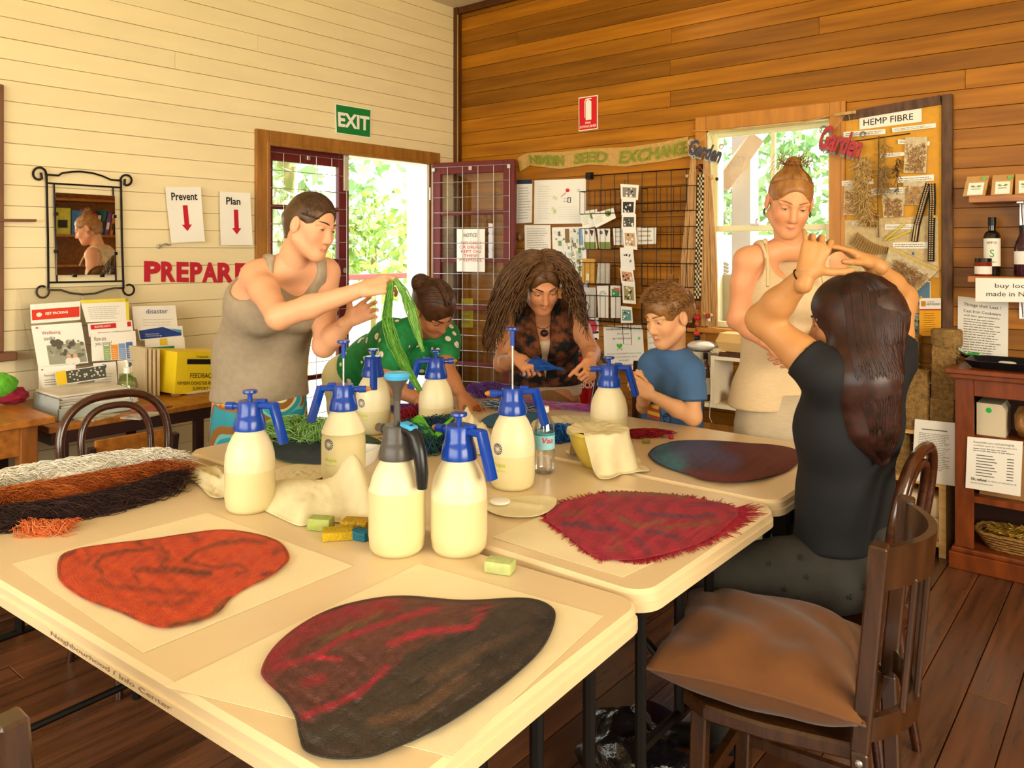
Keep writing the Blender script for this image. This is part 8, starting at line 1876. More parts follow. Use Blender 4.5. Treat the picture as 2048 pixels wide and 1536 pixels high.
v = Vol(); torso(v, P - np.array([0, 0, 0.0]), Wc, Cc, N, SR, SL, F, 0.013, 1.12, 0.03, 0.03)
v.ell(N + F * 0.075 + np.array([0, 0, 0.01]), np.array([l, F, unit(np.cross(l, F))]), (0.088, 0.10, 0.125), 0.01, -1); v.ball(N + np.array([0, 0, 0.06]), 0.075, 0.01, -1); v.ball(SR + np.array([0, 0, 0.0]) - l * 0.03, 0.093, 0.012, -1); v.ball(SL + l * 0.03, 0.088, 0.012, -1); v.half(P + np.array([0, 0, 0.012]), (0, 0, -1))
p.cloth('tank_top', v, pm('grey_marl', '#a3937a', rough=0.9, var=0.07, scale=40, bump=0.12, bscale=60), 0.007)
fw = unit(np.cross(np.array([0, 0, 1]), l)) * -1; fw = fw if fw @ F > 0 else -fw; rows = []
for t, rx, ry, gn in ((0.09, 0.178, 0.155, 0.1), (0.0, 0.19, 0.165, 0.3), (-0.2, 0.205, 0.165, 0.8), (-0.45, 0.235, 0.17, 1.0), (-0.7, 0.27, 0.185, 1.2)): rows.append((P + np.array([0, 0, t]) - fw * (0.0 if t > -0.1 else 0.02), l, fw, rx, ry, gn))
vv, ff = loft(rows, 9, 0.035, 80); mkobj('skirt', vv, ff, band_mat('retro_skirt', [(0.0, '#1f8fa0'), (0.14, '#d8d3a0'), (0.24, '#8a5a1e'), (0.40, '#cfc690'), (0.47, '#1f93a6'), (0.60, '#6fb3a8'), (0.66, '#8a5a1e'), (0.8, '#2a8a9a')], 6.5), p.root, 180)
vv, ff = loft([(P + np.array([0, 0, 0.1]), l, fw, 0.183, 0.16, 0), (P + np.array([0, 0, 0.075]), l, fw, 0.186, 0.163, 0)], n=60); mkobj('waistband', vv, ff, pm('teal_band', '#1f8a8a', rough=0.8), p.root, 180)
v = cap_vol(hd, 0.007, face=(0.0, 0.118, -0.045, 0.088, 0.080, 0.138)); v.ball(hd.P(0, -0.113, 0.005), 0.030, 0.012); H1 = hairmat('brown1', '#5c4026', '#382414'); hob = p.cloth('hair', v, H1, 0.0035)
pa = []
for i in range(420):
 a = rs.uniform(-1.45, 1.45); e = rs.uniform(0.0, 1.0); q0 = hd.P(0.08 * math.sin(a), 0.075 * math.cos(a) - 0.01 + 0.0, 0.085 + 0.02 * math.cos(a * 1.4) - 0.05 * abs(math.sin(a)))
 pts = []
 for k in range(7):
  t = k / 6; x = 0.0835 * math.sin(a) * (1 - t) ** 0.6; y = (0.06 + 0.045 * e) * math.cos(a) * (1 - t) + 0.02 * e * (1 - t) - 0.105 * t; z = math.sqrt(max(0.0, 1 - (x / 0.0835) ** 2 - ((y + 0.012) / 0.1035) ** 2)) * 0.0925 * (1 - 0.6 * t * t * e) + 0.038
  pts.append(hd.P(x, y, z))
 pa.append(pts)
q = strands(drape(pa, hob), 0.0013, 3).build('hair_strands', H1, p.root, 180); q['kind'] = 'stuff'
shoes(p, [floor_of(a) for a in an], F * np.array([1, 1, 0]), '#3a2c22')
# ---------------------------------------------------------------- 2 green floral shirt
P, Wc, Cc, N = W(722, 752, 4.08), W(768, 716, 3.95), W(815, 685, 3.80), W(846, 652, 3.70); SR, SL = W(792, 672, 3.64), W(892, 672, 3.80)
p = Person('person in a green floral shirt and cream trousers bending over the table', '#b87a52', floor_of(P)); F = C3(0.45, -0.45, -0.75)
hd = Head(W(868, 616, 3.57), C3(0.5, -0.42, -0.76), C3(0.30, -0.68, 0.66), 1.04)
V, Fc = hd.vol(N, 0.054).mesh(0.003); p.add(V, Fc, hd.tint(V, p.skin, blush=0.3)); v = Vol(); torso(v, P, Wc, Cc, N, SR, SL, F, 0, 1.08, 0.03, 0.02)
ER, WR = W(768, 765, 3.55), W(852, 806, 3.44); EL, WL = W(892, 742, 3.60), W(922, 788, 3.50); limb(v, SR, ER, 0.052, 0.042); limb(v, ER, WR, 0.041, 0.027, 0.02, 0.003); limb(v, SL, EL, 0.052, 0.042); limb(v, EL, WL, 0.041, 0.027, 0.02, 0.003)
V, Fc = v.mesh(0.009); p.add(V, Fc); v = Vol(); hand_vol(v, WR, C3(0.85, 0.1, -0.15), C3(0, 0.1, -1), True, [0.35, 0.35, 0.4, 0.45], wr=0.025); hand_vol(v, WL, C3(0.65, -0.45, -0.55), C3(-0.25, 0.1, -0.95), False, [0.3, 0.32, 0.36, 0.4], (0.5, 0.8, 0.4), wr=0.025); V, Fc = v.mesh(0.0034); p.add(V, Fc)
l = unit(SL - SR); lp = unit(np.array([l[0], l[1], 0])); hips = [P - lp * 0.09, P + lp * 0.09]; kn = [h + C3(0.05, -0.02, -0.40) for h in hips]; an = [floor_of(h) + np.array([0, 0, 0.07]) for h in hips]
v = down_legs(p, hips, kn, an); V, Fc = v.mesh(0.011); p.add(V, Fc); p.finish('tan'); hd.features(p.root, hairmat('brown2', '#4a2c18', '#2c180c'), openness=0.1)
v = Vol(); torso(v, P + unit(Wc - P) * 0.06, Wc, Cc, N, SR, SL, F, 0.012, 1.08, 0.03, 0.02); limb(v, SR, SR * 0.45 + ER * 0.55, 0.066, 0.066); limb(v, SL, SL * 0.45 + EL * 0.55, 0.066, 0.066); v.ball(N + unit(N - P) * 0.05, 0.085, 0.01, -1); v.half(P + unit(Wc - P) * 0.075, P - Wc)
p.cloth('floral_shirt', v, band_mat('green_floral', [(0.0, '#e8b9a2'), (0.10, '#f1e4d2'), (0.27, '#0f7a3a'), (0.6, '#128544')], 17, dist=0.1), 0.008)
v = down_legs(p, hips, kn, an, (0.108, 0.088, 0.075)); v.cone(P - lp * 0.075, P + lp * 0.075, 0.115, 0.115, 0.05); v.cone(P, P + unit(Wc - P) * 0.08, 0.125, 0.128, 0.05); v.half(P + unit(Wc - P) * 0.10, Wc - P); p.cloth('trousers', v, pm('cream_cotton', '#d9cd9c', rough=0.85, var=0.06, scale=8, bump=0.15, bscale=20), 0.010)
H2 = hairmat('brown2b', '#55331c', '#331c0e'); v = cap_vol(hd, 0.013, face=(0.0, 0.128, -0.06, 0.085, 0.078, 0.125)); v.ball(hd.P(0.03, -0.105, 0.06), 0.042, 0.015); v.cone(hd.P(0, 0.11, 0.13), hd.P(0, -0.08, 0.145), 0.011, 0.011, 0.006, -1); hob = p.cloth('hair', v, H2, 0.004)
pa = []
for i in range(420):
 a = rs.choice((-1, 1)); y0 = rs.uniform(-0.07, 0.07); pts = []
 for k in range(7):
  t = k / 6; th = 0.06 + t * 1.25; yy = y0 * (1 - 0.4 * t) - 0.05 * t; rad = math.sqrt(max(0.05, 1 - ((yy + 0.012) / 0.108) ** 2)); pts.append(hd.P(a * 0.0885 * math.sin(th) * rad, yy, 0.038 + 0.0985 * math.cos(th) * rad))
 pa.append(pts)
for i in range(120):
 c = hd.P(0.03, -0.105, 0.06); d0 = unit([rs.gauss(0, 1) for _ in range(3)]); d1 = unit([rs.gauss(0, 1) for _ in range(3)]); pa.append([c + 0.044 * unit(d0 + (d1 - d0) * k / 4) * (1 + 0.06 * math.sin(k)) for k in range(5)])
q = strands(drape(pa, hob), 0.0015, 3).build('hair_strands', H2, p.root, 180); q['kind'] = 'stuff'; shoes(p, [floor_of(a) for a in an], C3(0.6, -0.7, 0), '#4a3a2c')
# ---------------------------------------------------------------- 3 long curly hair, felt vest
P, Wc, Cc, N = W(1092, 805, 3.88), W(1088, 730, 3.80), W(1085, 662, 3.70), W(1083, 622, 3.62); SR, SL = W(1020, 646, 3.66), W(1148, 634, 3.68)
p = Person('person with long wavy brown hair in a felted vest, teasing blue wool', '#c98a5e', floor_of(P)); F = C3(0.08, -0.92, -0.35); hd = Head(W(1083, 566, 3.50), C3(0.16, -0.80, -0.58), C3(0.05, -0.55, 0.83), 1.04)
V, Fc = hd.vol(N, 0.047).mesh(0.003); p.add(V, Fc, hd.tint(V, p.skin, blush=0.25)); v = Vol(); torso(v, P, Wc, Cc, N, SR, SL, F, 0, 1.0, 0.02)
ER, WR = W(1004, 728, 3.58), W(1034, 716, 3.38); EL, WL = W(1183, 705, 3.55), W(1181, 722, 3.33); limb(v, SR, ER, 0.046, 0.037); limb(v, ER, WR, 0.037, 0.025, 0.02, 0.003); limb(v, SL, EL, 0.048, 0.039); limb(v, EL, WL, 0.038, 0.026, 0.02, 0.003); V, Fc = v.mesh(0.009); p.add(V, Fc)
v = Vol(); hand_vol(v, WR, C3(0.55, -0.6, -0.35), C3(0.2, 0.3, -0.9), True, [1.0, 1.05, 1.1, 1.1], (0.3, 0.9, 0.6), 0.95); hand_vol(v, WL, C3(-0.15, -0.75, -0.6), C3(-0.7, 0.4, -0.4), False, [1.1, 1.15, 1.2, 1.2], (0.3, 0.8, 0.7), 0.95); V, Fc = v.mesh(0.0034); p.add(V, Fc)
l = unit(SL - SR); lp = unit(np.array([l[0], l[1], 0])); hips = [P - lp * 0.08, P + lp * 0.08]; kn = [h + C3(0, -0.02, -0.40) for h in hips]; an = [floor_of(h) + np.array([0, 0, 0.07]) for h in hips]; v = down_legs(p, hips, kn, an); V, Fc = v.mesh(0.011); p.add(V, Fc); p.finish('olive'); hd.features(p.root, hairmat('curl', '#3b2615', '#20130a'), openness=0.12)
v = Vol(); torso(v, P + np.array([0, 0, 0.06]), Wc, Cc, N, SR, SL, F, 0.008, 1.0, 0.02); v.ell(N + F * 0.06, np.array([l, F, unit(np.cross(l, F))]), (0.075, 0.1, 0.12), 0.01, -1); v.ball(N + np.array([0, 0, 0.07]), 0.085, 0.01, -1); v.ball(SR - l * 0.02, 0.085, 0.01, -1); v.ball(SL + l * 0.02, 0.085, 0.01, -1); v.half(P + np.array([0, 0, 0.04]), (0, 0, -1)); p.cloth('camisole', v, pm('ivory_cotton', '#d9c0a0', rough=0.85, var=0.05, bump=0.1, bscale=40), 0.008)
for sx, S_ in ((-1, SR), (1, SL)):
 v = Vol(); torso(v, P + np.array([0, 0, 0.08]), Wc, Cc, N, SR, SL, F, 0.022, 1.0, 0.02); v.half(N + l * sx * 0.040, -l * sx + np.array([0, 0, 0.12])); v.ball(SR - l * 0.045, 0.10, 0.01, -1); v.ball(SL + l * 0.045, 0.10, 0.01, -1); v.ball(N + np.array([0, 0, 0.05]), 0.07, 0.01, -1); v.half(P + np.array([0, 0, 0.10]), (0, 0, -1))
 p.cloth('vest_front', v, pm('felted_vest', '#7a4526', col2='#141516', rough=0.95, scale=16, contrast=(0.46, 0.6), bump=0.5, bscale=120), 0.008)
rows = [(P + np.array([0, 0, t]), lp, unit(np.cross([0, 0, 1], lp)), rx, ry, gn) for t, rx, ry, gn in ((0.09, 0.15, 0.125, 0), (0.0, 0.17, 0.135, 0.4), (-0.3, 0.18, 0.125, 1), (-0.72, 0.20, 0.14, 1.2))]
vv, ff = loft(rows, 8, 0.04, 72); mkobj('loose_trousers', vv, ff, pm('brown_linen', '#8a6038', rough=0.85, var=0.1, scale=12, stretch=(6, 6, 0.6), bump=0.2, bscale=30), p.root, 180)
mb = MB(); mb.tube([N + F * 0.055 + l * 0.055 * math.cos(a) + np.array([0, 0, 0.015 - 0.06 * math.sin(a)]) + F * 0.03 * math.sin(a) for a in [math.pi * i / 10 for i in range(11)]], 0.0018, 5); mb.lathe([(0, -0.018), (0.014, -0.012), (0.019, 0), (0.014, 0.012), (0, 0.018)], 14, M=Matrix.Translation(Vector(N + F * 0.105 + np.array([0, 0, -0.055]))), cap=False); mb.build('pendant', pm('dark_pendant', '#2a1410', rough=0.4), p.root, smooth=60)
H3 = hairmat('curl3', '#6e4a28', '#412814'); v = cap_vol(hd, 0.014, face=(0.0, 0.125, -0.055, 0.082, 0.082, 0.142), ears=False, nape=-0.12); hob3 = p.cloth('hair', v, H3, 0.0045)
pa = []
for i in range(820):
 sx = 1 if rs.random() < 0.66 else -1              # heavier fall on the person's right
 th = rs.uniform(0.05, 1.4); yy = rs.uniform(-0.09, 0.0) if rs.random() < 0.8 else rs.uniform(0.0, 0.03); rad = math.sqrt(max(0.06, 1 - ((yy + 0.012) / 0.112) ** 2)); q0 = hd.P(sx * 0.089 * math.sin(th) * rad, yy, 0.038 + 0.10 * math.cos(th) * rad); Ln = rs.uniform(0.22, 0.46) if sx > 0 else rs.uniform(0.16, 0.36)
 d = unit(q0 - hd.P(0, 0.01, 0.03)) * 0.5 + hd.r * sx * 0.45 - hd.f * 0.15; pts = [q0]; ph = rs.uniform(0, 6.28); fq = rs.uniform(7, 11); amp = rs.uniform(0.008, 0.02); cur = q0.copy(); e1 = unit(np.cross(d, [0, 0, 1]) + 1e-3); e2 = hd.f * 0.5 + hd.r * 0.5
 K_ = 16
 for k in range(1, K_ + 1):
  t = k / K_; d = unit(d * (1 - 0.30) + 0.30 * (np.array([0, 0, -1.0]) + C3(-0.34 if sx > 0 else 0.20, -0.05, 0) * (1 - t))); cur = cur + d * Ln / K_; w = amp * min(1, t * 2.2); pts.append(cur + e1 * w * math.sin(ph + fq * t * 2.2) + unit(e2) * w * math.cos(ph + fq * t * 2.2))
 pa.append(pts)
q = strands(pa, 0.0023, 4).build('wavy_locks', H3, p.root, 180); q['kind'] = 'stuff'
pa = []
for i in range(520):
 a = rs.choice((-1, 1)); y0 = rs.uniform(-0.08, 0.085); pts = []
 for k in range(8):
  t = k / 7; th = 0.03 + t * 1.5; yy = y0 * (1 - 0.25 * t) - 0.02 * t + 0.004 * math.sin(t * 9 + i); rad = math.sqrt(max(0.05, 1 - ((yy + 0.012) / 0.109) ** 2)); pts.append(hd.P(a * 0.0885 * math.sin(th) * rad, yy, 0.038 + 0.0985 * math.cos(th) * rad))
 pa.append(pts)
pa = drape(pa, hob3, 0.002)
for i in range(90):                                   # loose waves framing the face
 sx = rs.choice((-1, 1)); pts = []; ph = rs.uniform(0, 6); w0 = rs.uniform(0.0, 0.02); ln_ = rs.uniform(0.14, 0.24)
 for k in range(12):
  t = k / 11; pts.append(hd.P(sx * (0.012 + (0.072 + w0) * min(1, t * 2.6) ** 0.7 + 0.010 * math.sin(ph + t * 8)), 0.070 + 0.022 * math.sin(t * 3.0) - 0.03 * t, 0.118 - 0.05 * min(1, t * 2.6) ** 2 - ln_ * max(0, t - 0.15)))
 pa.append(pts)
q = strands(pa, 0.0022, 3).build('hair_strands', H3, p.root, 180); q['kind'] = 'stuff'
shoes(p, [floor_of(a) for a in an], C3(0.1, -1, 0), '#2c2018')
# ---------------------------------------------------------------- 4 boy
P, Wc, Cc, N = W(1345, 905, 3.36), W(1343, 830, 3.34), W(1345, 765, 3.30), W(1350, 712, 3.24); SR, SL = W(1304, 728, 3.36), W(1380, 742, 3.17)
p = Person('boy with short sandy hair in a blue T-shirt, hands together', '#e0a878', floor_of(P)); F = C3(-0.85, -0.5, -0.1); hd = Head(W(1337, 631, 3.16), C3(-0.80, -0.50, -0.34), C3(-0.12, -0.1, 1.0), 0.98)
V, Fc = hd.vol(N, 0.040).mesh(0.0028); p.add(V, Fc, hd.tint(V, p.skin, blush=0.25, lip=(0.5, 0.15, 0.13))); v = Vol(); torso(v, P, Wc, Cc, N, SR, SL, F, 0, 0.74)
ER, WR = W(1288, 812, 3.34), W(1287, 778, 3.14); EL, WL = W(1386, 834, 3.14), W(1302, 790, 3.06); limb(v, SR, ER, 0.036, 0.030); limb(v, ER, WR, 0.030, 0.021, 0.02); limb(v, SL, EL, 0.038, 0.033); limb(v, EL, WL, 0.034, 0.022, 0.02, 0.003); V, Fc = v.mesh(0.007); p.add(V, Fc)
v = Vol(); hand_vol(v, WR, C3(-0.55, -0.25, 0.45), C3(0.3, -0.9, 0), True, [0.8, 0.9, 0.95, 1.0], (0.3, 0.8, 0.5), 0.8, wr=0.021); hand_vol(v, WL, C3(-0.75, -0.1, 0.5), C3(-0.2, 0.85, 0.1), False, [0.75, 0.85, 0.9, 0.95], (0.4, 0.8, 0.4), 0.82, wr=0.022); V, Fc = v.mesh(0.003); p.add(V, Fc)
l = unit(SL - SR); lp = unit(np.array([l[0], l[1], 0])); hips = [P - lp * 0.06, P + lp * 0.06]; kn = [h + np.array([0, 0, -P[2] * 0.46]) for h in hips]; an = [floor_of(h) + np.array([0, 0, 0.06]) for h in hips]; v = down_legs(p, hips, kn, an, (0.06, 0.045, 0.032)); V, Fc = v.mesh(0.010); p.add(V, Fc); p.finish('boy'); hd.features(p.root, hairmat('boybrow', '#8a5f34', '#6a4522'), openness=0.35)
v = Vol(); torso(v, P + np.array([0, 0, 0.0]), Wc, Cc, N, SR, SL, F, 0.022, 0.76, 0, 0.02); v.cap(SR, SR * 0.38 + ER * 0.62, 0.052, 0.060, 0.02); v.cone(SL, SL * 0.6 + EL * 0.4, 0.058, 0.058, 0.02); v.cap(SL * 0.7 + EL * 0.3, SL * 0.36 + EL * 0.64, 0.058, 0.062, 0.012); v.cone(N - unit(N - P) * 0.0, N + np.array([0, 0, 0.09]), 0.050, 0.052, 0.006, -1); v.half(P + np.array([0, 0, -0.05]), (0, 0, -1))
p.cloth('t_shirt', v, pm('blue_jersey', '#4a6f9c', rough=0.85, var=0.08, scale=10, bump=0.25, bscale=25), 0.006)
vv, ff = loft([(N + np.array([0, 0, 0.010]), lp, unit(np.cross([0, 0, 1], lp)), 0.054, 0.054, 0), (N + np.array([0, 0, -0.008]), lp, unit(np.cross([0, 0, 1], lp)), 0.066, 0.066, 0)], n=40, cap=False); mkobj('collar', vv, ff, pm('blue_rib', '#3f628c', rough=0.9), p.root, 180)
# shirt print: striped block and dark line figure on the chest
f2 = unit(np.array([F[0], F[1], 0])); rt = unit(np.cross(f2, [0, 0, 1]))
def chest(u, z):
 b_ = (Cc * 0.5 + Wc * 0.5); return b_ + f2 * (0.098 - 1.2 * u * u) + rt * u + np.array([0, 0, z])
for (u0, z0, u1, z1, c) in ((-0.035, -0.075, 0.045, -0.06, '#b5492e'), (-0.035, -0.06, 0.045, -0.045, '#d9b030'), (-0.035, -0.045, 0.045, -0.03, '#b5492e'), (-0.035, -0.03, 0.045, -0.015, '#d9b030')):
 m = MB(); n = 6
 vv = [chest(u0 + (u1 - u0) * i / n, z) for i in range(n + 1) for z in (z0, z1)]; m.add(vv, [(2 * i, 2 * i + 1, 2 * i + 3, 2 * i + 2) for i in range(n)]); m.build('print', ink(c), p.root)
m = MB()
for (u, z, r_) in ((-0.06, 0.02, 0.022), (-0.055, -0.03, 0.026), (-0.07, -0.06, 0.02)): m.tube([chest(u + r_ * math.cos(a), z + r_ * math.sin(a)) for a in [i * 0.6283 for i in range(11)]], 0.002, 4)
m.build('print', ink('#2a3a50'), p.root)
rows = [(P + np.array([0, 0, t]), lp, unit(np.cross([0, 0, 1], lp)), rx, ry, 0) for t, rx, ry in ((0.02, 0.125, 0.105), (-0.15, 0.135, 0.11), (-0.32, 0.145, 0.115))]; vv, ff = loft(rows, n=48); mkobj('shorts', vv, ff, pm('blue_shorts', '#2a62b0', rough=0.8), p.root, 180)
H4 = hairmat('sandy', '#9a6c38', '#6d4620'); v = cap_vol(hd, 0.012, face=(0.0, 0.125, -0.055, 0.082, 0.074, 0.118), nape=-0.045); hob = p.cloth('hair', v, H4, 0.004); pa = []
for i in range(1500):
 d0 = unit([rs.gauss(0, 1), rs.gauss(-0.2, 1), abs(rs.gauss(0.2, 0.8))]); q = np.array([d0[0] * 0.0845, d0[1] * 0.1045 - 0.012, d0[2] * 0.094 + 0.038])
 if q[1] > 0.055 and q[2] < 0.085: continue
 if q[2] < 0.02 and q[1] > -0.02: continue
 a0 = hd.P(*q); out = hd.ax.T @ d0; comb = hd.f * 0.55 + hd.r * 0.2 if d0[2] > 0.35 else -hd.u * 0.8 - hd.f * 0.15; ln_ = 0.032 if d0[2] > 0.35 else 0.02; pa.append([a0 + (out * 0.012 * (t * 2 - t * t) + comb * ln_ * t) for t in (0, 0.33, 0.66, 1.0)])
for i in range(14): b_ = hd.P(rs.uniform(-0.02, 0.02), -0.06 + rs.uniform(-0.02, 0.02), 0.12); pa.append([b_, b_ + hd.u * 0.02 + hd.f * rs.uniform(-0.01, 0.01), b_ + hd.u * 0.04 + hd.f * rs.uniform(-0.02, 0.02)])
q = strands(pa, 0.0013, 3).build('hair_strands', H4, p.root, 180); q['kind'] = 'stuff'; shoes(p, [floor_of(a) for a in an], F * np.array([1, 1, 0]), '#2a2a30')
# ---------------------------------------------------------------- 5 standing, beige linen top
P, Wc, Cc, N = W(1558, 795, 3.13), W(1562, 690, 3.11), W(1572, 590, 3.06), W(1578, 492, 3.01); SR, SL = W(1494, 522, 3.0), W(1664, 516, 3.04)
p = Person('person in a beige linen sleeveless top standing at the window, hair pinned up', '#d9976a', floor_of(P)); F = C3(-0.1, -0.98, -0.1); hd = Head(W(1579, 404, 2.93), C3(-0.13, -0.88, -0.42), C3(0.04, -0.42, 0.9), 1.0)
V, Fc = hd.vol(N, 0.049).mesh(0.0026); p.add(V, Fc, hd.tint(V, p.skin, blush=0.45)); v = Vol(); torso(v, P, Wc, Cc, N, SR, SL, F, 0, 0.98, 0.012)
ER, WR = W(1474, 640, 3.03), W(1545, 692, 2.86); EL, WL = W(1688, 640, 3.05), W(1612, 700, 2.88); limb(v, SR, ER, 0.049, 0.037); limb(v, ER, WR, 0.037, 0.025, 0.02, 0.003); limb(v, SL, EL, 0.049, 0.037); limb(v, EL, WL, 0.037, 0.025, 0.02, 0.003)
l = unit(SL - SR); V, Fc = v.mesh(0.0085); p.add(V, Fc)
v = Vol(); hand_vol(v, WR, C3(0.8, -0.25, -0.45), C3(0.1, 0.9, -0.2), True, [0.5, 0.55, 0.6, 0.6], wr=0.023, k=0.95); hand_vol(v, WL, C3(-0.85, -0.1, -0.3), C3(0.1, 0.9, -0.1), False, [0.5, 0.55, 0.6, 0.6], wr=0.023, k=0.95); V, Fc = v.mesh(0.0034); p.add(V, Fc)
lp = unit(np.array([l[0], l[1], 0])); hips = [P - lp * 0.085, P + lp * 0.085]; kn = [h + np.array([0, 0, -0.42]) for h in hips]; an = [floor_of(h) + np.array([0, 0, 0.07]) for h in hips]; v = down_legs(p, hips, kn, an); V, Fc = v.mesh(0.011); p.add(V, Fc); p.finish('freckled'); H5 = hairmat('strawberry', '#a8743a', '#7d4d22'); hd.features(p.root, pm('brow_fair', '#9a6a3e', rough=0.8), openness=0.22)
M_LIN = pm('beige_linen', '#cdb287', rough=0.88, var=0.05, scale=60, stretch=(1, 1, 6), bump=0.2, bscale=120); v = Vol(); torso(v, P - np.array([0, 0, 0.02]), Wc, Cc, N, SR, SL, F, 0.013, 0.98, 0.012)
for sx in (-1, 1): v.cone(P + l * sx * 0.075 + np.array([0, 0, 0.02]), P + l * sx * 0.088 + np.array([0, 0, -0.07]), 0.112, 0.118, 0.05)
v.ell(N + F * 0.07 + np.array([0, 0, 0.005]), np.array([l, F, unit(np.cross(l, F))]), (0.098, 0.11, 0.128), 0.008, -1); v.ball(N + np.array([0, 0, 0.08]), 0.10, 0.008, -1); v.ball(SR - l * 0.035, 0.098, 0.01, -1); v.ball(SL + l * 0.035, 0.098, 0.01, -1); v.half(P + np.array([0, 0, -0.035]), (0, 0, -1)); p.cloth('linen_top', v, M_LIN, 0.0065)
for sx, S_ in ((-1, SR), (1, SL)):
 mb = MB(); b0 = N + l * sx * 0.098; mb.tube([b0 + F * q_[0] + np.array([0, 0, q_[1]]) + l * sx * q_[2] for q_ in ((0.105, -0.135, 0.012), (0.085, -0.08, 0.006), (0.055, -0.03, 0.002), (0.02, 0.008, 0.0), (-0.02, 0.012, 0.0), (-0.055, -0.02, 0.0), (-0.075, -0.08, 0.0))], 0.0065, 8); mb.build('strap', M_LIN, p.root, smooth=60)
 mb = MB(); c = b0 + F * 0.01 + np.array([0, 0, 0.018]); mb.lathe([(0, -0.012), (0.009, -0.006), (0.012, 0.002), (0.008, 0.01), (0, 0.016)], 10, M=Matrix.Translation(Vector(c)), cap=False); mb.build('strap_knot', M_LIN, p.root, smooth=60)
rows = [(P + np.array([0, 0, t]), lp, unit(np.cross([0, 0, 1], lp)), rx, ry, gn) for t, rx, ry, gn in ((0.03, 0.155, 0.125, 0), (-0.1, 0.178, 0.14, 0.2), (-0.4, 0.185, 0.14, 0.6), (-0.72, 0.19, 0.145, 1))]; vv, ff = loft(rows, 7, 0.03, 72); mkobj('linen_skirt', vv, ff, pm('grey_linen', '#b3a184', rough=0.9, var=0.06, scale=40, stretch=(1, 1, 8), bump=0.2), p.root, 180)
v = cap_vol(hd, 0.006, face=(0.0, 0.120, -0.045, 0.084, 0.080, 0.136)); v.ball(hd.P(0.0, -0.06, 0.128), 0.030, 0.02); hob = p.cloth('hair', v, H5, 0.0035); pa = []
for i in range(520):
 a = rs.uniform(-1.6, 1.6); pts = []
 for k in range(6):
  t = k / 5; x = 0.079 * math.sin(a) * (1 - t) ** 0.7; y = 0.062 * math.cos(a) * (1 - t) - 0.05 * t - 0.012 * (1 - t); z = 0.038 + 0.0895 * math.sqrt(max(0.02, 1 - (x / 0.082) ** 2 - ((y + 0.012) / 0.102) ** 2)) + 0.012 * t; pts.append(hd.P(x, y, z + 0.002))
 pa.append(pts)
pa = drape(pa, hob)
for i in range(110):
 c = hd.P(rs.uniform(-0.05, 0.05), -0.05 + rs.uniform(-0.03, 0.03), 0.13); d0 = unit([rs.gauss(0, 1) for _ in range(3)]); pa.append([c, c + d0 * 0.02 + hd.u * 0.012, c + d0 * 0.036 + hd.u * rs.uniform(-0.008, 0.02), c + d0 * 0.045 + hd.u * rs.uniform(-0.03, 0.01)])
q = strands(pa, 0.0012, 3).build('hair_strands', H5, p.root, 180); q['kind'] = 'stuff'
for sx in (-1, 1):
 mb = MB(); c = hd.P(sx * 0.084, -0.002, -0.045); mb.tube([c + hd.u * 0.010 * math.sin(a) + hd.f * 0.010 * math.cos(a) for a in [i * 0.5236 for i in range(12)]], 0.0018, 5, closed=True); mb.build('earring', pm('dark_hoop', '#1c1612', rough=0.3, metal=0.5), p.root, smooth=60)
shoes(p, [floor_of(a) for a in an], C3(0, -1, 0), '#5a4632')
# ---------------------------------------------------------------- 6 girl in black, seated, seen from behind
P, Wc, Cc, N = W(1690, 1128, 2.19), W(1690, 985, 2.17), W(1698, 850, 2.14), W(1716, 748, 2.13); SR, SL = W(1782, 722, 2.24), W(1652, 752, 2.03)
p = Person('girl with long dark hair in a black T-shirt sitting with arms raised', '#b8814c', floor_of(P)); F = C3(-0.86, 0.5, -0.05); hd = Head(W(1702, 648, 2.12), C3(-0.84, 0.48, -0.12), C3(-0.05, 0.0, 1.0), 1.0)
V, Fc = hd.vol(N, 0.047).mesh(0.003); p.add(V, Fc, hd.tint(V, p.skin)); v = Vol(); torso(v, P, Wc, Cc, N, SR, SL, F, 0, 0.92)
ER, WR = W(1806, 596, 2.32), W(1742, 526, 2.22); EL, WL = W(1524, 640, 2.14), W(1613, 549, 2.02); limb(v, SR, ER, 0.046, 0.038); limb(v, ER, WR, 0.038, 0.025, 0.02, 0.003); limb(v, SL, EL, 0.049, 0.041); limb(v, EL, WL, 0.042, 0.026, 0.02, 0.004); V, Fc = v.mesh(0.0075); p.add(V, Fc)
v = Vol(); hand_vol(v, WL, C3(0.35, 0.1, 0.9), C3(0.15, 0.95, 0.1), False, [(0.5, 0.7, 0.5), (0.6, 0.75, 0.5), (0.6, 0.75, 0.5), (0.25, 0.4, 0.3)], (0.98, 0.25, 0.1), 0.92, 0.5, wr=0.026); hand_vol(v, WR, C3(-0.85, -0.05, 0.42), C3(-0.35, 0.15, -0.9), True, [0.12, 0.18, 0.3, 0.45], (0.5, 0.8, 0.3), 0.92, 0.4, wr=0.025); V, Fc = v.mesh(0.0028); p.add(V, Fc)
l = unit(SL - SR); lp = unit(np.array([l[0], l[1], 0])); hips = [P - lp * 0.075, P + lp * 0.075]; kn = [W(1588, 1052, 2.52), W(1420, 1142, 2.12)]; an = [W(1578, 1330, 2.56), W(1432, 1462, 2.26)]; an[0][2] = 0.08; an[1][2] = 0.08; v = down_legs(p, hips, kn, an, (0.075, 0.055, 0.036)); V, Fc = v.mesh(0.011); p.add(V, Fc); p.finish('amber'); hd.features(p.root, hairmat('darkred', '#2a1510', '#140a07'))
M_BLK = pm('black_jersey', '#101012', rough=0.8, var=0.1, scale=8, bump=0.2, bscale=18); v = Vol(); torso(v, P + np.array([0, 0, 0.05]), Wc, Cc, N, SR, SL, F, 0.016, 0.93)
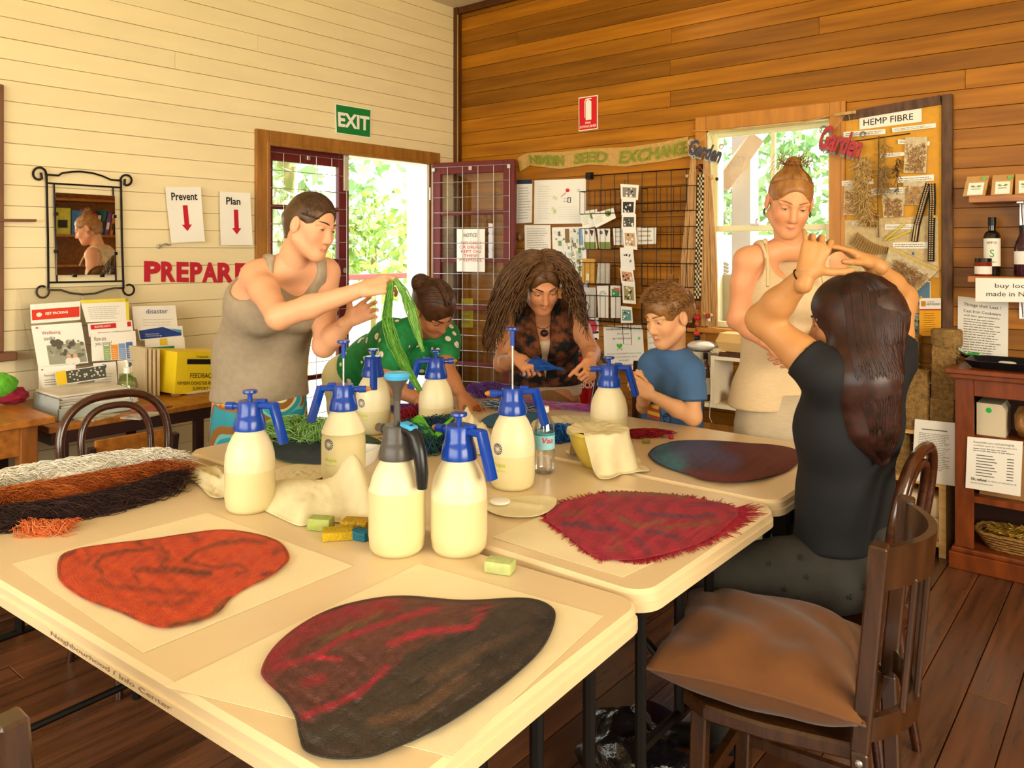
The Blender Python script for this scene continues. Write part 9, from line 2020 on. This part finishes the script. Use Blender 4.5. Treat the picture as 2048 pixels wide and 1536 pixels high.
for S_, E_ in ((SR, ER), (SL, EL)): v.cone(Cc * 0.35 + S_ * 0.65, S_, 0.07, 0.062, 0.03); v.cap(S_ * 1.0, S_ * 0.66 + E_ * 0.34, 0.058, 0.062, 0.02)
v.ball(N + np.array([0, 0, 0.06]), 0.07, 0.008, -1); v.half(P + np.array([0, 0, 0.065]), (0, 0, -1)); p.cloth('black_t_shirt', v, M_BLK, 0.0065)
v = down_legs(p, hips, kn, an, (0.092, 0.068, 0.05)); v.cone(P - lp * 0.07, P + lp * 0.07, 0.105, 0.105, 0.05); v.cone(P, P + np.array([0, 0, 0.10]), 0.112, 0.115, 0.05); v.half(P + np.array([0, 0, 0.13]), (0, 0, 1)); p.cloth('star_leggings', v, pm('charcoal_knit', '#2e2b25', rough=0.85, var=0.1, scale=30, bump=0.15), 0.008)
lg = [c for c in p.root.children if c.name.startswith('star_leggings')][0]; me = lg.data; ps_ = [Vector(q.center) + WORG[p.root.name] for q in me.polygons]; ns_ = [q.normal.copy() for q in me.polygons]; m = MB(); placed = []; order = list(range(len(ps_))); rs.shuffle(order)
for i in order:
 c = ps_[i]
 if all((c - q).length > 0.040 for q in placed) and len(placed) < 120:
  placed.append(c); nn = ns_[i]; a = nn.orthogonal().normalized(); b_ = nn.cross(a); V_ = [c + nn * 0.004]
  for k in range(10): rr_ = 0.011 if k % 2 == 0 else 0.0048; V_.append(c + nn * 0.0025 + (a * math.cos(k * math.pi / 5) + b_ * math.sin(k * math.pi / 5)) * rr_)
  m.add(V_, [(0, k + 1, (k + 1) % 10 + 1) for k in range(10)])
q = m.build('star_print', ink('#131214'), lg); q['kind'] = 'stuff'
H6 = hairmat('darkred6', '#3e2016', '#1f100b'); v = cap_vol(hd, 0.017, face=(0.0, 0.13, -0.06, 0.068, 0.074, 0.12), ears=False, nape=-0.2); E1, E2, E3 = W(1722, 760, 2.03), W(1738, 850, 2.02), W(1762, 915, 2.02); v.cone(hd.P(0, -0.045, 0.02), E1, 0.093, 0.088, 0.04); v.cone(E1, E2, 0.088, 0.066, 0.04); v.cone(E2, E3, 0.066, 0.022, 0.04); hob = p.cloth('hair', v, H6, 0.005); pa = []
for i in range(900):
 a = rs.uniform(-1.9, 1.9); e = rs.random(); pts = []; xs = -math.sin(a)
 for k in range(12):
  t = k / 11
  if t < 0.36:
   u_ = t / 0.36; th = u_ * 1.45; rad = 0.093; q_ = hd.P(rad * math.sin(th) * math.sin(a), -0.012 - 0.112 * math.sin(th) * math.cos(a) * (1 if math.cos(a) > 0 else 0.4), 0.038 + 0.1025 * math.cos(th)); last = q_
  else:
   u_ = (t - 0.36) / 0.64; tgt = np.array(E3) + hd.r * math.sin(a) * (0.02 + 0.05 * e) + np.array([0, 0, -0.10 * e + 0.10]) ; mid = (np.array(E1) * (1 - u_) + np.array(E2) * u_) + hd.r * math.sin(a) * 0.094 * (1 - 0.35 * u_) - hd.f * 0.094 * max(0.0, math.cos(a)) * (1 - 0.3 * u_); q_ = last * (1 - u_) ** 2 + mid * 2 * u_ * (1 - u_) + tgt * u_ ** 2 + hd.r * 0.004 * math.sin(u_ * 9 + i)
  pts.append(q_)
 pa.append(pts)
q = strands(drape(pa, hob, 0.0018, 0.3), 0.0017, 3).build('hair_strands', H6, p.root, 180); q['kind'] = 'stuff'
mb = MB(); cc = np.array(WL) * 0.93 + np.array(EL) * 0.07; ax_ = unit(np.array(WL) - np.array(EL)); e1 = unit(np.cross(ax_, [0, 0, 1])); e2 = np.cross(ax_, e1); mb.tube([cc + 0.0285 * (e1 * math.cos(a) + e2 * math.sin(a)) for a in [i * 0.2618 for i in range(24)]], 0.0022, 5, closed=True); mb.build('hair_tie', M_BLACKM, p.root, smooth=60)
shoes(p, [floor_of(a) - np.array([0, 0, 0]) for a in an], C3(-0.8, 0.3, 0), '#17171a')
# ================================================================== outside the door and the window
struct(MB().box((-3.0, -8.0, -0.14), (-0.2, 3.0, -0.02)).build('floor_verandah', pm('deck_paint', '#b9ac98', rough=0.7, var=0.1, scale=3)))
struct(MB().box((-30, -30, -0.8), (30, 30, -0.7)).build('ground', pm('pale_ground', '#c9c0a4', rough=0.95, var=0.15, scale=0.8, col2='#8f9a5c')))
rl_ = thing('verandah_railing', 'maroon and white verandah railing outside the open door', 'railing', (-1.7, -0.2, 0))
zr = on_x(770, 551, -1.7).z
g = MB(); g.box((-1.74, -2.6, zr - 0.03), (-1.66, 2.4, zr + 0.02), ch=0.005); g.build('handrail', pm('maroon_rail', '#8a4a44', rough=0.5), rl_)
g = MB(); g.box((-1.72, -2.6, 0.1), (-1.68, 2.4, 0.16)); g.build('bottom_rail', MATS['white_jamb'], rl_)
for i in range(34):
 y = -2.5 + i * 0.145; g = MB(); g.box((-1.715, y - 0.02, 0.0 if i % 11 == 0 else 0.16), (-1.685, y + 0.02, zr - 0.03)); g.build('baluster', MATS['white_jamb'], rl_)
def leafy(name, label, c, rad, n, cols, seed, trunk=None, size=0.09, cat='tree'):
 o = thing(name, label, cat, (c[0], c[1], -0.7)); r = np.random.RandomState(seed)
 if trunk:
  m = MB(); m.tube([(trunk[0], trunk[1], -0.7), (trunk[0] + 0.05, trunk[1] + 0.03, 1.2), (trunk[0] + 0.16, trunk[1] + 0.1, 2.6), (c[0], c[1], c[2] + rad[2] * 0.3)], [trunk[2] * 1.1, trunk[2], trunk[2] * 0.9, trunk[2] * 0.5], 12); m.build('trunk', pm('mossy_bark', '#a08a5c', col2='#6f7a3a', rough=0.95, scale=6, bump=0.6, bscale=12), o, smooth=60)
 else:
  m = MB(); m.tube([(c[0], c[1], -0.7), (c[0], c[1], c[2])], [0.05, 0.03], 8); m.build('stem', MATS.get('mossy_bark') or pm('mossy_bark', '#a08a5c', col2='#6f7a3a', rough=0.95, scale=6), o)
 for ci, col in enumerate(cols):
  k = n // len(cols); d = r.normal(size=(k, 3)); d /= np.linalg.norm(d, axis=1)[:, None]; q = np.array(c) + d * np.array(rad) * (r.uniform(0.35, 1, (k, 1)) ** 0.5) * (1 + 0.25 * np.sin(d[:, :1] * 5 + seed)); a = r.normal(size=(k, 3)); a /= np.linalg.norm(a, axis=1)[:, None]; b_ = np.cross(a, r.normal(size=(k, 3))); b_ /= np.linalg.norm(b_, axis=1)[:, None]; s_ = size * r.uniform(0.6, 1.4, (k, 1))
  V = np.concatenate([q - a * s_, q + b_ * s_ * 0.45, q + a * s_, q - b_ * s_ * 0.45]); I = np.arange(k); f = np.stack([I, I + k, I + 2 * k, I + 3 * k], 1); x = mkobj('foliage', V, f, pm('leaf' + col.strip('#'), col, rough=0.5, var=0.15, scale=3, trans=0.0, sss=0.0), o); x['kind'] = 'stuff'
 return o
leafy('garden_tree', 'mossy-trunked tree beyond the verandah railing', (-4.2, 2.2, 4.3), (1.2, 1.2, 1.2), 700, ['#b5cf7a', '#d3dc9a'], 1, (-4.3, 1.25, 0.13))
def out(px, py, D): q = dep(px, py, D); return (q.x, q.y, q.z)
leafy('garden_shrub', 'bright yellow-green shrub beyond the railing, beside the mossy trunk', out(748, 500, 8.6), (0.55, 0.55, 0.65), 600, ['#b0d06a', '#dde08a', '#9ac068'], 2, size=0.07, cat='shrub')
leafy('garden_tree', 'dense green tree seen through the closed door leaf', out(610, 380, 9.5), (1.3, 1.2, 1.3), 1100, ['#a5c888', '#c5dcaa', '#8fb878'], 3, size=0.1)
leafy('garden_shrub', 'pale green shrub low behind the closed door leaf', out(590, 520, 8.5), (0.8, 0.8, 0.8), 500, ['#b8d09a', '#d6e2be'], 4, size=0.08, cat='shrub')
leafy('garden_tree', 'green tree behind the verandah post outside the window', out(1590, 370, 8.8), (0.85, 0.85, 0.75), 1100, ['#8fb878', '#b5d29a', '#78a868'], 5, size=0.08)
leafy('garden_tree', 'small green tree at the left side of the window view', out(1445, 410, 8.2), (0.45, 0.45, 0.5), 650, ['#98bf80', '#c0d8a8'], 6, size=0.07)
# verandah outside the window: post, brace, wall
vp = thing('verandah_post', 'white verandah post with a timber brace outside the window', 'post', out(1482, 900, 5.6)[:2] + (-0.7,))
c = dep(1490, 400, 5.7); g = MB(); g.box((c.x - 0.07, c.y - 0.07, -0.7), (c.x + 0.07, c.y + 0.07, 3.4)); g.build('post', MATS['white_jamb'], vp)
g = MB(); g.bar(dep(1442, 372, 5.6), dep(1512, 275, 5.6), 0.08, 0.11); g.build('brace', pm('raw_timber', '#d9b48a', rough=0.7), vp)
lb = MB(); a = dep(1380, 640, 6.2); b_ = dep(1760, 640, 6.2); zz = dep(1500, 470, 6.2).z
lb.bar((a.x, a.y, (zz - 0.7) / 2), (b_.x, b_.y, (zz - 0.7) / 2), 0.06, zz + 0.7); struct(lb.build('wall_verandah', pm('white_weatherboard', '#eceae2', rough=0.7, var=0.03)))
o = thing('timber_offcuts', 'little stack of grey timber slats outside the lower window pane', 'timber', dep(1445, 545, 4.9))
for i in range(4): g = MB(); g.bar(dep(1432, 520 + i * 7, 4.9), dep(1456, 530 + i * 7, 4.9), 0.03, 0.015); g.build('slat', pm('grey_timber', '#a59a88', rough=0.8), o)
g = MB(); q0 = dep(1445, 545, 4.9); g.box((q0.x - 0.1, q0.y - 0.05, -0.7), (q0.x + 0.1, q0.y + 0.05, q0.z - 0.01)); g.build('trestle', MATS['grey_timber'], o)
# ================================================================== bookcase at the far end of the room, seen in the mirror
bk_ = thing('tall_bookcase', 'tall timber bookcase whose shelves show in the wall mirror', 'bookcase', (5.05, -0.53, 0)); by0, by1, bx0, bx1 = -1.06, -0.03, 4.9, 5.2
for y in (by0, by1 - 0.025): g = MB(); g.box((bx0, y, 0), (bx1, y + 0.025, 2.4)); g.build('side_panel', M_OAK, bk_)
g = MB(); g.box((bx1 - 0.012, by0 + 0.025, 0), (bx1, by1 - 0.025, 2.4)); g.build('back_panel', M_OAK, bk_)
for z in (0.08, 0.5, 0.9, 1.28, 1.60, 1.985, 2.38): g = MB(); g.box((bx0, by0 + 0.025, z - 0.02), (bx1 - 0.012, by1 - 0.025, z + 0.005)); g.build('shelf', M_OAK, bk_)
bcols = [('#d9d24a', 'yellow'), ('#3f7fc0', 'blue'), ('#b5323a', 'red'), ('#e8e2d6', 'white'), ('#2f6f5a', 'green'), ('#7a4a8a', 'purple'), ('#d9822e', 'orange'), ('#2a3a5a', 'navy'), ('#c9a0b0', 'pink'), ('#8a8a86', 'grey'), ('#5fb0b8', 'turquoise'), ('#6a4a2c', 'brown')]
y = by0 + 0.04
for i, (c, nm) in enumerate(bcols):
 th = 0.16 if i < 2 else 0.032 + 0.006 * (i % 3); hgt = 0.28 - 0.02 * (i % 4); o = thing('book', nm + (' picture book facing out' if i < 2 else ' book') + ' on the tall bookcase reflected in the mirror', 'book', (4.99, y + th / 2, 1.606)); lean_ = 0.0 if i < 2 else 0.16
 M_ = Matrix.Translation((0, y, 1.606)) @ Matrix.Rotation(-lean_, 4, 'X'); g = MB(); g.box((4.93 if i >= 2 else 4.94, 0, 0), (5.11 if i >= 2 else 4.96, th - 0.002, hgt), M=M_); g.build('cover', pm('book' + c.strip('#'), c, rough=0.5, var=0.15, scale=30), o)
 g = MB(); g.box((4.929 if i >= 2 else 4.939, th * 0.2, hgt * 0.25), (4.9302 if i >= 2 else 4.9402, th * 0.8, hgt * 0.55), M=M_); g.build('title_panel', ink('#efe6d0' if i % 2 else '#2a2620'), o); y += th + 0.014
# ceiling batten with bare tubes, only its ends reach into view
lp_ = dep(1278, -4, 4.6); o = thing('ceiling_light', 'twin-tube ceiling light at the top of the wood wall', 'light', (lp_.x, lp_.y, lp_.z))
for dx in (-0.055, 0.055): g = MB(); q = Vector((lp_.x, lp_.y, lp_.z + 0.005)) + cdir(dx, 0, 0); g.tube([q, q + cdir(0, -0.9, 0.0)], 0.014, 10); g.build('tube', pm('lit_tube', '#fff4dd', rough=0.4, emit=('#ffe9c4', 5.0)), o, smooth=60)
g = MB(); g.bar(Vector(lp_) + Vector((0, 0, 0.05)), Vector(lp_) + cdir(0, -0.9, 0) + Vector((0, 0, 0.05)), 0.14, 0.03); g.tube([Vector(lp_) + cdir(0, -0.3, 0.06), Vector(lp_) + cdir(0, -0.3, H - lp_.z)], 0.008, 6); g.tube([Vector(lp_) + cdir(0, -0.7, 0.06), Vector(lp_) + cdir(0, -0.7, H - lp_.z)], 0.008, 6); g.build('housing', MATS['white_jamb'], o)
# wet spill on the floor under the table edge, and two small things on the wood wall
sp_ = smooth_poly([(1262, 1412), (1290, 1400), (1318, 1408), (1345, 1424), (1362, 1446), (1345, 1462), (1318, 1455), (1296, 1440), (1270, 1428)], 5)
v_ = [on_z(a, b, 0.0012) for a, b in sp_]; n_ = len(v_); c_ = on_z(1315, 1430, 0.0022)
tag(mkobj('water_spill', v_ + [c_], [(i, (i + 1) % n_, n_) for i in range(n_)], pm('brown_spill', '#3a1c10', rough=0.06, var=0.2, scale=20, spec=0.6), None, 60, org=c_), 'small wet brown spill on the floorboards beside the cushioned chair', 'spill')
card('yellow_notice', 'plain yellow notice on the wood wall behind the open door leaf', 'notice', bw((914, 597), (946, 597), (946, 655), (914, 655)), f_lines(4, None, '#b09a2a', 3), mat=pm('yellow_paper', '#e0cf3a', rough=0.7))
lump('wooden_hook', 'small turned wooden hook on the wall beside the open door', 'hook', tuple(on_y(1040, 474, -0.045)), (0.022, 0.03, 0.035), pm('turned_wood', '#7a4a20', rough=0.4), 5, n=10)
